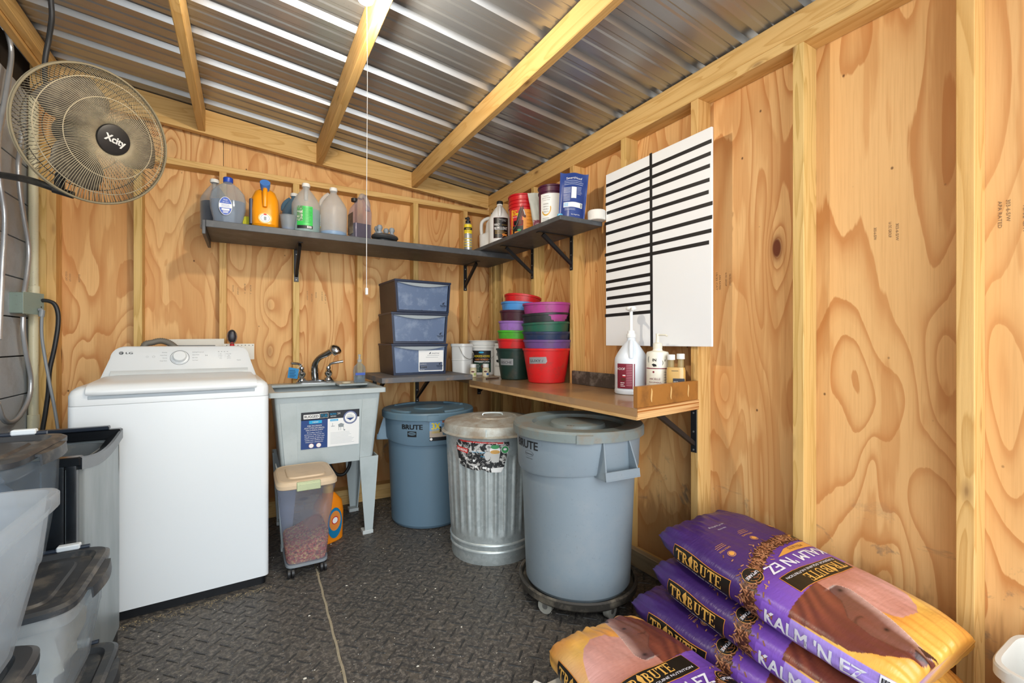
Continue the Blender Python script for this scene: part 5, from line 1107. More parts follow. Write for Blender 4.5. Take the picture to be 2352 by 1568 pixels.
x_, y_ = 1.635, 2.085; t = thing('amber_vial', 'slim brown vial standing between the maroon tub and the blue pouch', 'vial', (x_, y_, Z2)); bm = B(); lathe(bm, [(0.016, 0), (0.017, 0.003), (0.017, 0.10), (0.010, 0.12), (0.010, 0.135)], 18); mk('vial_body', bm, plain('brown_glass', '#3d2622', 0.2), t); bm = B(); lathe(bm, [(0.0115, 0.135), (0.0115, 0.155), (0.009, 0.157)], 18); mk('cap', bm, plain('rose_cap', '#a5786d', 0.4), t)
x_, y_ = 1.560, 1.995; t = thing('supplement_pouch', 'dark blue stand-up pouch with white print and side seams', 'pouch', (x_, y_, Z2), face_cam((x_, y_))+PI/2+0.12, rot=(0, math.radians(4), face_cam((x_, y_))+PI/2+0.12))
BP = plain('blue_pouch', '#243f86', 0.35, var=0.15, vscale=5)
def pouch_pt(x, z, s_):
    f_ = z/0.272; bul = 0.034*(1-f_**1.6)*max(0, 1-(abs(x)/0.066)**2.2); return Vector((x*(0.94+0.10*f_), s_*(bul+0.001)+0.003*noise.noise(Vector((x*30, z*18, s_))), z+0.004*math.cos(x*60)*f_))
bm = B(); xs = [(-0.076+0.152*i/20) for i in range(21)]; zs = [0.272*j/22 for j in range(23)]
F_ = [[bm.verts.new(pouch_pt(x, z, -1)) for x in xs] for z in zs]; K_ = [[bm.verts.new(pouch_pt(x, z, 1)) for x in xs] for z in zs]
for G_ in (F_, K_):
    for a, b in zip(G_, G_[1:]):
        for i in range(20): bm.faces.new((a[i], a[i+1], b[i+1], b[i]))
for i in range(20): bm.faces.new((F_[0][i], K_[0][i], K_[0][i+1], F_[0][i+1])); bm.faces.new((F_[-1][i], K_[-1][i], K_[-1][i+1], F_[-1][i+1]))
for j in range(22):
    for i in (0, 20): bm.faces.new((F_[j][i], K_[j][i], K_[j+1][i], F_[j+1][i]))
mk('pouch_body', bm, BP, t)
d = Decal(); PL = plain('pouch_print', '#c3cbe0', 0.5); d.text('SmartHoof', 0, 0.236, 0.018, WHT, 1, width=0.085); d.lines(-0.052, 0.225, 0.052, 3, 0.010, PL, 1, 0.2); d.rect(-0.012, 0.125, 0.016, 0.190, WHT, 2)
for i in range(5): d.rect(-0.054, 0.185-i*0.007, -0.016, 0.1875-i*0.007, PL, 1)
for i in range(6): d.rect(-0.054, 0.148-i*0.007, -0.018, 0.1500-i*0.007, PL, 1)
d.rect(-0.052, 0.075, 0.054, 0.103, WHT, 1); d.rect(0.042, 0.078, 0.052, 0.100, GP_, 2); d.rect(-0.050, 0.078, -0.026, 0.100, plain('pale_sky', '#a8c8e6', 0.5), 2); d.lines(-0.045, 0.066, 0.03, 2, 0.007, PL, 1, 0.25); d.text('Net Weight 5 lbs', 0.018, 0.032, 0.008, WHT, 1, width=0.05); d.lines(0.02, 0.19, 0.05, 6, 0.008, PL, 1, 0.2)
d.build('pouch_label', t, lambda x, y, h: pouch_pt(x, y, -1)+Vector((0, -h-0.0008, 0)), 0.008)
x_, y_ = 1.475, 1.985; t = thing('blue_capped_vial', 'tiny bottle with a light blue cap at the pouch foot', 'bottle', (x_, y_, Z2)); bm = B(); lathe(bm, [(0.013, 0), (0.014, 0.003), (0.014, 0.012)], 16); mk('vial_body', bm, frosted('frost_cap', '#e9eef0', 0.3), t); bm = B(); lathe(bm, [(0.0155, 0.0121), (0.0155, 0.028), (0.013, 0.030)], 18); mk('cap', bm, plain('light_blue_cap', '#5fb6e2', 0.35), t)
t = thing('bandage_roll', 'white cloth bandage roll at the end of the right wall shelf', 'roll', (1.668, 1.905, Z2)); bm = B(); lathe(bm, [(0.046, 0), (0.049, 0.003), (0.050, 0.05), (0.047, 0.054), (0.012, 0.053), (0.011, 0.02), (0.001, 0.02)], 30, rf=lambda r, z, a: r*(1+0.012*math.sin(a*5+z*60))); mk('roll_body', bm, plain('white_cloth', '#e4e1da', 0.8, bump=0.4), t)
bm = B(); tube(bm, [(0.049, -0.015, 0.03), (0.053, -0.028, 0.0), (0.051, -0.03, -0.028)], 0.006, 8, flat=0.3); mk('loose_end', bm, plain('white_cloth', '#e4e1da', 0.8), t)
# ---------------------------------------------------------------- navy drawer units
NVP = plain('navy_plastic', '#1d2a44', 0.4, var=0.1); NVS = plain('dark_navy_side', '#322c31', 0.45, var=0.1)
DF = plain('frosted_drawer', '#5f7394', 0.3, var=0.14, vscale=8, hex2='#8a9bb4', amt=0.5); LIPM = plain('drawer_lip', '#a9b4bc', 0.3)
def drawer(name, label, x0, x1, yf, z0, z1, rz, variant, group):
    w_ = x1-x0; h = z1-z0; dp = 0.335; t = thing(name, label, 'drawer unit', (x0, yf, z0), rz, group)
    bm = B(); ti = 0.016; q_ = 0.006
    # tapered shell: four walls and a back, open to the front
    def P(x, y, z):
        f_ = z/h; ins = 0.014*(1-f_); return (x+(ins if x < w_/2 else -ins), y, z)
    for (a0, a1, c0, c1) in ((0, q_, 0, h), (w_-q_, w_, 0, h), (q_, w_-q_, 0, q_), (q_, w_-q_, h-q_, h)):
        hexa(bm, [P(a0, 0.02, c0), P(a1, 0.02, c0), P(a1, dp, c0), P(a0, dp, c0), P(a0, 0.02, c1), P(a1, 0.02, c1), P(a1, dp, c1), P(a0, dp, c1)])
    hexa(bm, [P(q_, dp-q_, q_), P(w_-q_, dp-q_, q_), P(w_-q_, dp, q_), P(q_, dp, q_), P(q_, dp-q_, h-q_), P(w_-q_, dp-q_, h-q_), P(w_-q_, dp, h-q_), P(q_, dp, h-q_)])
    mk('shell', bm, NVS, t)
    bm = B()
    for (a0, a1, c0, c1) in ((0, 0.013, 0, h), (w_-0.013, w_, 0, h), (0.013, w_-0.013, 0, 0.012), (0.013, w_-0.013, h-0.018, h)):
        hexa(bm, [P(a0, 0, c0), P(a1, 0, c0), P(a1, 0.0195, c0), P(a0, 0.0195, c0), P(a0, 0, c1), P(a1, 0, c1), P(a1, 0.0195, c1), P(a0, 0.0195, c1)])
    bx(bm, -0.003, -0.003, h-0.014, w_+0.003, dp+0.002, h, 0.002)
    mk('front_frame', bm, NVP, t)
    bm = B(); a = 0.016; n = 16
    top = lambda s_: h-0.020-0.022*math.sin(PI*s_)
    lo = [Vector((P(a+(w_-2*a)*i/n, 0, 0.013)[0] if i in (0, n) else a+(w_-2*a)*i/n, 0.006, 0.014)) for i in range(n+1)]
    rows = []
    for fz in (0, 0.5, 1):
        rows.append([Vector(P(a+(w_-2*a)*i/n, 0.006-0.010*math.sin(PI*i/n)*fz*0.3, 0.014+(top(i/n)-0.014)*fz)) for i in range(n+1)])
    loft(bm, rows, closed=False); loft(bm, [[v+Vector((0, 0.003, 0)) for v in r] for r in rows], closed=False)
    dr_ = mk('drawer', bm, DF, t)
    bm = B(); rg = []
    for i in range(n+1):
        s_ = i/n; zt, zb = h-0.0195, top(s_)-0.001; x = P(a+(w_-2*a)*s_, 0, h)[0]; o_ = -0.004-0.010*math.sin(PI*s_)
        rg.append([Vector((x, o_, zb)), Vector((x, o_-0.002, zb+0.3*(zt-zb))), Vector((x, -0.004, zt)), Vector((x, 0.004, zt)), Vector((x, 0.004, zb))])
    loft(bm, rg); mk('handle', bm, LIPM, dr_)
    d = Decal(); LD = plain('navy_print', '#20293c', 0.5)
    X = w_-0.055
    if variant:
        d.rect(w_*0.47, 0.020, w_-0.028, h-0.045, WHT, 1); d.rect(w_*0.47+0.006, 0.026, w_-0.036, 0.080, plain('slate_panel', '#56627a', 0.5), 2)
        d.text('SmartPaks for', w_*0.47+0.010, 0.066, 0.008, WHT, 3, 'L'); d.text('Lenny', w_*0.47+0.010, 0.043, 0.021, WHT, 3, 'L', bold=0.02); d.text('stable supply', w_*0.47+0.010, 0.031, 0.006, WHT, 3, 'L')
        d.text('SMARTPAK', w_-0.085, h-0.070, 0.012, LD, 2, width=0.055); d.lines(w_*0.47+0.06, h-0.080, w_-0.05, 1, 0.01, GP_, 2, 0.2); d.lines(w_*0.47+0.05, h-0.093, w_-0.045, 1, 0.01, GP_, 2, 0.2)
        d.poly([(w_-0.132, h-0.070), (w_-0.124, h-0.060), (w_-0.118, h-0.056), (w_-0.119, h-0.064), (w_-0.123, h-0.070)][::-1], LD, 3)
        Y = 0.066
    else: Y = 0.062
    d.poly([(X-0.008, Y), (X-0.004, Y+0.006), (X+0.002, Y+0.009), (X+0.010, Y+0.014), (X+0.008, Y+0.007), (X+0.004, Y+0.002), (X+0.003, Y-0.004), (X-0.004, Y-0.004)][::-1], LD, 4)
    d.text('SmartPak', X, Y-0.015, 0.011, LD, 4, bold=0.02, width=0.046); d.text('EQUINE', X, Y-0.023, 0.007, LD, 4, width=0.034); d.text('.com', X, Y-0.031, 0.006, LD, 4, width=0.02)
    d.build('printed_logo', dr_, plane_map((0, 0.0045, 0), (1, 0, 0), (0, 0, 1)), base=0.003)
    return t
gD = 'navy drawer units stacked on the low shelf'
drawer('drawer_unit', 'bottom navy drawer unit with the white Lenny label card', 0.806, 1.190, 2.893, 0.9105, 1.116, 0.0, 1, gD)
drawer('drawer_unit', 'middle navy drawer unit with a plain frosted front', 0.803, 1.192, 2.890, 1.1175, 1.322, -0.01, 0, gD)
drawer('drawer_unit', 'topmost navy drawer unit turned slightly on the stack', 0.822, 1.216, 2.875, 1.3235, 1.535, 0.05, 0, gD)
# ---------------------------------------------------------------- things on the bench
ZB = 0.8762
WP = plain('white_pail_plastic', '#e6e7e5', 0.4, var=0.05)
x_, y_ = 1.372, 3.055; t = thing('square_pail', 'empty white squarish pail with a wire bail behind the shelf corner', 'pail', (x_, y_, ZB), 0.5)
bm = B(); loft(bm, [sel(a_, a_, z, 5, 40) for z, a_ in ((0, 0.052), (0.004, 0.056), (0.115, 0.060), (0.118, 0.063), (0.122, 0.060), (0.215, 0.063), (0.218, 0.068), (0.236, 0.068), (0.238, 0.064), (0.235, 0.060), (0.10, 0.057), (0.02, 0.05))]); mk('pail_body', bm, WP, t)
bm = B(); tube(bm, smooth_path([(-0.066, -0.02, 0.225), (-0.062, -0.065, 0.15), (0, -0.075, 0.125), (0.062, -0.065, 0.15), (0.066, -0.02, 0.225)], 6), 0.002, 6); mk('bail_wire', bm, BOLT, t)
x_, y_ = 1.582, 3.115; t = pail('hoof_pail', 'round white pail labelled hoof powder in the bench corner', x_, y_, ZB, 0.098, 0.110, 0.262, WP, (0.80, 0.88))
d = Decal(); d.rect(-0.085, 0.022, 0.062, 0.185, plain('label_dkgreen', '#123d2e', 0.45), 1); d.rect(-0.085, 0.095, 0.062, 0.185, INK, 2); d.disc(-0.012, 0.172, 0.020, CY, 3, 20, ry=0.007)
d.text('HORSESHOERS', -0.010, 0.136, 0.022, YL, 3, bold=0.02, width=0.125); d.text('HOOF POWDER', -0.010, 0.112, 0.018, OR_, 3, bold=0.02, width=0.105); d.rect(-0.07, 0.098, 0.05, 0.104, WHT, 3); d.disc(-0.0, 0.065, 0.015, HB, 3); d.lines(-0.07, 0.08, -0.02, 5, 0.012, WHT, 2, 0.2)
d.build('pail_label', t, cyl_map(lambda z: 0.0985+z*0.045, face_cam((x_, y_))-0.05), 0.012, base=0.001)
bm = B(); a0 = face_cam((x_, y_)); tube(bm, [(0.117*math.cos(a), 0.117*math.sin(a), 0.205-0.11*math.sin(f_*PI/2)) for a, f_ in [(a0+1.3-1.6*i/14, i/14) for i in range(15)]], 0.0016, 6); mk('bail_wire', bm, BOLT, t)
x_, y_ = 1.622, 2.905; t = thing('marked_jar', 'tall white jar with handwritten black letters', 'jar', (x_, y_, ZB)); bm = B(); lathe(bm, [(0.050, 0), (0.055, 0.006), (0.055, 0.21), (0.050, 0.222), (0.046, 0.224)], 32); mk('jar_body', bm, WP, t); bm = B(); lathe(bm, [(0.050, 0.2245), (0.051, 0.238), (0.047, 0.241)], 28); mk('lid', bm, WHT, t)
d = Decal(); d.text('E', -0.018, 0.185, 0.022, INK, 1); d.text('B.', -0.018, 0.150, 0.028, INK, 1, bold=0.01); d.poly([(-0.032, 0.118), (-0.018, 0.122), (-0.004, 0.112), (-0.012, 0.100), (-0.028, 0.105)][::-1], INK, 1); d.text('2 oz', -0.020, 0.070, 0.020, INK, 1); d.build('handwriting', t, cyl_map(0.0555, face_cam((x_, y_))-0.15), 0.01)
def bucket(name, label, x, y, z, rb, rt, H, mat, group, tilt=(0, 0)):
    t = thing(name, label, 'bucket', (x, y, z), rot=(tilt[0], tilt[1], 0), group=group); bm = B()
    w3 = 0.0022; lathe(bm, [(rb-0.006, 0), (rb, 0.005), (rt, H-0.014), (rt+0.005, H-0.013), (rt+0.006, H-0.002), (rt+0.004, H), (rt-0.001, H), (rb-w3, 0.008), (rb-0.01, 0.005), (0.001, 0.005)], 48)
    mk('bucket_body', bm, mat, t); return t
def bk(name, hexc, dirt='#57493c'): return plain('feed_'+name, hexc, 0.42, var=0.12, vscale=9, hex2=dirt, amt=0.35, grime=0.25)
gR = 'feed buckets nested in the taller right stack'; gG = 'feed buckets nested in the left stack'
bx_, by_ = 1.622, 2.320; step = 0.0
cols = (('red', '#d81f22', 'bright red feed bucket with a grey tape label at the bottom of the near stack', 0.0, 0, 0), ('violet', '#6b4a86', 'violet feed bucket nested in the bright red one', 0.052, 0.0, 0.0), ('navy', '#1c2f52', 'navy blue feed bucket in the middle of the near stack', 0.103, 0.012, -0.01), ('forest', '#1d5b47', 'forest green feed bucket under the black one', 0.158, -0.03, -0.03), ('black', '#202224', 'black feed bucket with a scrawled tape label near the top of the stack', 0.213, -0.035, -0.025), ('magenta', '#a83e88', 'magenta pink feed bucket on top of the near stack', 0.278, 0.0, -0.01))
for i, (n_, hx_, lb, dz, ta, tb2) in enumerate(cols):
    t = bucket('feed_bucket', lb, bx_+0.002*math.sin(i*2), by_+0.003*math.cos(i*3), ZB+dz, 0.114, 0.146, 0.212, bk(n_, hx_), gR, (ta, tb2))
    rfc = face_cam((bx_, by_)); TP = plain('duct_tape', '#a8aaac', 0.35, 0.3, var=0.15)
    if i == 0:
        d = Decal(); d.poly([(-0.118, 0.118), (-0.005, 0.122), (0.004, 0.134), (-0.002, 0.162), (-0.116, 0.158)][::-1], TP, 1); d.text("LUXY /", -0.062, 0.130, 0.022, DK2, 2, width=0.085); d.build('tape_label', t, cyl_map(lambda z: 0.114+z*0.151, rfc), 0.012, base=0.0012)
    if i == 5:
        d = Decal(); d.rect(-0.105, 0.124, -0.020, 0.142, TP, 1); d.text('BAGEL', -0.062, 0.127, 0.014, INK, 2, width=0.07, bold=0.01); d.build('tape_label', t, cyl_map(lambda z: 0.114+z*0.151, rfc), 0.012, base=0.0012)
gx, gy = 1.572, 2.628
cols = (('bottle_green', '#16332b', 'dark green feed bucket with a grey tape label at the bottom of the far stack', 0.0, 0, 0), ('red', '#d81f22', 'red feed bucket just above the dark green one', 0.062, 0.0, 0.02), ('lime', '#4fb52c', 'lime green feed bucket low in the far stack', 0.117, 0.0, 0.03), ('lilac', '#a474c8', 'lilac feed bucket under the dull maroon one', 0.180, 0.0, 0.03), ('maroon', '#4b2030', 'dull maroon feed bucket in the far stack', 0.250, 0.0, 0.04), ('sky', '#4b92d6', 'sky blue feed bucket near the top of the far stack', 0.307, 0.0, 0.05), ('red_top', '#cf1c20', 'red feed bucket tipped on top of the far stack', 0.352, -0.02, 0.14))
for i, (n_, hx_, lb, dz, ta, tb2) in enumerate(cols):
    lx = (0, 0.002, 0.004, 0.010, 0.016, 0.022, 0.030)[i]
    t = bucket('feed_bucket', lb, gx+lx, gy-lx*0.5, ZB+dz, 0.094, 0.122, 0.208, bk(n_, hx_), gG, (ta, tb2))
    if i == 0:
        rfc = face_cam((gx, gy)); d = Decal(); d.rect(-0.110, 0.098, -0.010, 0.140, TP, 1); d.text('BISCHE', -0.060, 0.108, 0.024, INK, 2, width=0.080, shear=0.1); d.build('tape_label', t, cyl_map(lambda z: 0.094+z*0.1375, rfc), 0.012, base=0.0012)
gP = 'little pill bottles in front of the white pails'
for x_, y_, lb, cc_ in ((1.392, 2.905, 'small cream pill bottle with a green label, beside the square pail', '#9fb05e'), (1.482, 2.882, 'small cream pill bottle with a blue label, in front of the hoof pail', '#2f5f9e')):
    t = thing('pill_bottle', lb, 'bottle', (x_, y_, ZB), 0, gP); bm = B(); lathe(bm, [(0.022, 0), (0.025, 0.003), (0.025, 0.060), (0.019, 0.068)], 24); mk('bottle_body', bm, plain('cream_bottle', '#cfc3a0', 0.4), t)
    bm = B(); lathe(bm, [(0.0215, 0.0685), (0.022, 0.072), (0.022, 0.092), (0.019, 0.094)], 24); mk('cap', bm, CAPW, t)
    d = Decal(); d.rect(-0.022, 0.012, 0.022, 0.052, plain('pill_label', '#d9cfb0', 0.5), 1); d.rect(0.004, 0.014, 0.020, 0.030, plain('pl'+cc_[1:], cc_, 0.5), 2); d.disc(-0.002, 0.040, 0.012, HB, 2, 14, ry=0.006); d.build('bottle_label', t, cyl_map(0.0253, face_cam((x_, y_))), 0.006)
t = thing('pen', 'dark brown pencil lying on the bench before the dark green bucket', 'pen', (1.44, 2.70, ZB+0.0042), 0.25); bm = B(); tube(bm, [(-0.06, 0, 0), (0.055, 0, 0)], 0.004, 8); mk('pen_barrel', bm, plain('brown_pen', '#4a3024', 0.5), t); bm = B(); tube(bm, [(0.0552, 0, 0), (0.066, 0, 0)], 0.003, 8, rf=lambda q: 0.0035-0.003*q); mk('pen_tip', bm, INK, t)
# pump jug
x_, y_ = 1.622, 1.602; WB = plain('cool_white_jug', '#dfe6ee', 0.35, var=0.04); t = gallon('pump_jug', 'tall white gallon jug with a dark red label and a hand pump', x_, y_, ZB, WB, CAPW, H=0.292, R=0.079)
bm = B(); lathe(bm, [(0.017, 0.292), (0.017, 0.306), (0.008, 0.310), (0.008, 0.400), (0.012, 0.402), (0.024, 0.408), (0.026, 0.414), (0.022, 0.424), (0.001, 0.426)], 24); mk('pump', bm, WHT, t)
bm = B(); rc_ = face_cam((x_, y_)); tube(bm, smooth_path([(0.015*math.cos(rc_), 0.015*math.sin(rc_), 0.414), (0.05*math.cos(rc_+0.1), 0.05*math.sin(rc_+0.1), 0.410), (0.062*math.cos(rc_+0.1), 0.062*math.sin(rc_+0.1), 0.400)], 4), 0.006, 8); mk('pump_spout', bm, WHT, t)
d = Decal(); WR = plain('wine_label', '#7e1f33', 0.45); d.rect(-0.092, 0.030, -0.002, 0.148, WR, 1); d.rect(-0.012, 0.030, -0.008, 0.148, WHT, 2)
for i in range(13): d.rect(-0.042, 0.140-i*0.008, -0.016, 0.1425-i*0.008, plain('wine_pale', '#c88a96', 0.5), 2)
d.rect(-0.060, 0.085, -0.046, 0.095, WHT, 2); d.rect(-0.060, 0.085, -0.046, 0.090, RED, 3); d.rect(-0.068, 0.066, -0.046, 0.080, HB, 2); d.lines(-0.072, 0.056, -0.048, 3, 0.008, WHT, 2, 0.3); d.text('HOOF', -0.070, 0.118, 0.016, WHT, 2)
d.build('jug_label', t, cyl_map(0.0795, face_cam((x_, y_))+0.25), 0.01, base=0.001)
x_, y_ = 1.702, 1.508; t = thing('small_red_tub', 'small red tub with a white rimmed lid behind the pump bottle', 'tub', (x_, y_, ZB)); bm = B(); lathe(bm, [(0.026, 0), (0.030, 0.110)], 24); mk('tub_body', bm, RP, t); bm = B(); lathe(bm, [(0.036, 0.1101), (0.0375, 0.112), (0.0375, 0.120), (0.036, 0.122), (0.032, 0.140), (0.028, 0.143)], 24); mk('lid', bm, RP, t); bm = B(); lathe(bm, [(0.0377, 0.1125), (0.0384, 0.114), (0.0384, 0.118), (0.0377, 0.1195)], 24, cap0=False, cap1=False); mk('seal_band', bm, WHT, t)
x_, y_ = 1.632, 1.446; CRM = plain('cream_white_bottle', '#e8e4d4', 0.4, var=0.05); t = thing('pump_bottle', 'cream pump bottle with a red stripe label and black pen marks', 'bottle', (x_, y_, ZB))
bm = B(); lathe(bm, [(0.047, 0), (0.050, 0.005), (0.050, 0.196), (0.046, 0.206), (0.022, 0.212), (0.020, 0.222)], 36); mk('bottle_body', bm, CRM, t)
bm = B(); lathe(bm, [(0.0205, 0.2222), (0.021, 0.224), (0.021, 0.244), (0.014, 0.248), (0.009, 0.25), (0.007, 0.27), (0.008, 0.284), (0.009, 0.29)], 20); a_ = face_cam((x_, y_))+0.9; tube(bm, [(0, 0, 0.284), (0.045*math.cos(a_), 0.045*math.sin(a_), 0.283), (0.054*math.cos(a_), 0.054*math.sin(a_), 0.278)], 0.0045, 8); mk('pump', bm, plain('ivory_pump', '#e9e4d3', 0.4), t)
d = Decal(); d.rect(-0.062, 0.130, 0.062, 0.134, WR, 1); d.text('(', -0.044, 0.165, 0.03, INK, 1); d.text('IN', -0.014, 0.164, 0.018, INK, 1, bold=0.02); d.text(')', 0.022, 0.152, 0.024, INK, 1); d.text('A', 0.034, 0.164, 0.014, DK2, 1)
d.poly([(-0.026, 0.150), (-0.018, 0.154), (-0.006, 0.150), (-0.004, 0.142), (-0.012, 0.146), (-0.018, 0.140)][::-1], INK, 1); d.disc(-0.018, 0.116, 0.0045, WR, 1, 12); d.text('MICELLE', -0.012, 0.080, 0.013, WR, 1, width=0.048); d.text('TOCOPHEROL', -0.012, 0.066, 0.010, WR, 1, width=0.058); d.text('Vitamin E Supplement', -0.012, 0.054, 0.006, WR, 1, width=0.060); d.lines(0.028, 0.115, 0.048, 6, 0.012, GP_, 1, 0.15)
d.build('bottle_label', t, cyl_map(0.0503, face_cam((x_, y_))), 0.008)
x_, y_ = 1.640, 1.350; t = thing('dosing_bottle', 'amber twin neck dosing bottle with two white caps behind the end board', 'bottle', (x_, y_, ZB), face_cam((x_, y_))+PI/2)
AMB = plain('amber_fluid', '#cfa55c', 0.2, var=0.1, coat=0.5); AMC = frosted('amber_clear', '#e2cf9c', 0.3, 0.2)
bm = B(); loft(bm, [sel(a_, 0.026, z, 4, 36) for z, a_ in ((0, 0.036), (0.004, 0.040), (0.125, 0.040), (0.140, 0.037))]); mk('bottle_body', bm, AMB, t)
for x, z in ((-0.020, 0.172), (0.020, 0.176)):
    bm = B(); lathe(bm, [(0.013, 0.1402), (0.0125, z)], 18, (x, 0)); nk = mk('neck', bm, AMC, t); bm = B(); lathe(bm, [(0.0165, z+0.0002), (0.017, z+0.002), (0.017, z+0.022), (0.015, z+0.024)], 20, (x, 0)); mk('cap', bm, CAPW, nk)
d = Decal(); d.rect(-0.012, 0.050, 0.036, 0.092, plain('charcoal_label', '#2a2f3c', 0.4), 1); d.rect(-0.012, 0.050, 0.036, 0.060, GL, 2); d.text('BIO', -0.0, 0.072, 0.012, WHT, 2, bold=0.02); d.rect(-0.018, 0.124, 0.010, 0.126, INK, 1); d.build('bottle_label', t, plane_map((0, -0.0265, 0), (1, 0, 0), (0, 0, 1)))
# ---------------------------------------------------------------- feed bags
BA, BBZ, BL, BN = 0.205, 0.061, 0.76, 3.1
_th = np.linspace(PI/2, -PI/2, 400); _x = BA*np.sign(np.cos(_th))*np.abs(np.cos(_th))**(2/BN); _z = BBZ*np.sign(np.sin(_th))*np.abs(np.sin(_th))**(2/BN)
_s = np.concatenate([[0], np.cumsum(np.hypot(np.diff(_x), np.diff(_z)))]); PH = float(_s[-1])
def bag_pos(p, q):
    sp_ = min(abs(p), PH-1e-6); x = float(np.interp(sp_, _s, _x))*(1 if p >= 0 else -1); z = float(np.interp(sp_, _s, _z))
    e = min(abs(2*q/BL-1), 1.0); fa_ = 1-0.16*e**5; fb = 0.34+0.66*(1-e**5)**0.5
    if z > 0: fb *= 1+0.08*math.sin(PI*min(max(q/BL, 0), 1))*max(0, 1-(x/BA)**2)
    am = 0.0016+0.010*e**4; n1 = noise.noise(Vector((p*16, q*16, 2.0))); n2 = noise.noise(Vector((p*46, q*11+5, 7.0)))
    w_ = am*(n1+0.8*n2)
    side = min(max((abs(p)-0.17)/0.05, 0), 1)
    return Vector((x*fa_+w_*side*(1 if x > 0 else -1)*0.8, BL/2-q, z*fb+w_*(1 if z > 0 else -1)*(1-0.5*side)))
def bag_pt(p, q, h):
    a = bag_pos(p, q); e_ = 0.002; n = (bag_pos(p+e_, q)-bag_pos(p-e_, q)).cross(bag_pos(p, q-e_)-bag_pos(p, q+e_)).normalized()
    return a+n*h
def rgb(h): return np.array(S(h)[:3])
def inpoly(P, Q, pts):
    ins = np.zeros(P.shape, bool); n = len(pts)
    for i in range(n):
        x0, y0 = pts[i]; x1, y1 = pts[(i+1) % n]
        c = ((y0 > Q) != (y1 > Q)) & (P < (x1-x0)*(Q-y0)/((y1-y0) if y1 != y0 else 1e-9)+x0); ins ^= c
    return ins
def vn(P, Q, f_, s_=0.0):
    return np.sin(P*f_+1.3*np.sin(Q*f_*0.8+s_)+s_)*np.cos(Q*f_*1.1+0.9*np.sin(P*f_*0.6+2*s_))
HEAD = [(.017, .007), (.043, .012), (.046, .036), (.024, .070), (.013, .105), (.004, .140), (-.008, .180), (-.014, .215), (-.006, .236), (.008, .246), (.027, .248), (.040, .240), (.046, .225), (.052, .205), (.078, .180), (.112, .150), (.105, .07), (.07, .03)]
HEAD = [(.050, .003), (.040, .030), (.026, .065), (.014, .100), (.004, .140), (-.008, .180), (-.016, .212), (-.008, .236), (.008, .246), (.027, .246), (.040, .238), (.046, .222), (.052, .203), (.075, .182), (.104, .158), (.118, .100), (.105, .05), (.075, .015)]
NECK = [(.046, .000), (.060, -.004), (.105, .010), (.160, .060), (.196, .110), (.205, .262), (.135, .285), (.040, .300), (.046, .235), (.104, .158), (.100, .060), (.060, .012)]
BODY = [(.006, .125), (-.022, .092), (-.082, .085), (-.121, .103), (-.152, .140), (-.182, .200), (-.200, .310), (.06, .29), (.06, .18)]
def bandc(P): return np.interp(P, [-.32, -.2, -.02, .06, .16, .21, .33], [.52, .475, .462, .437, .385, .372, .345])
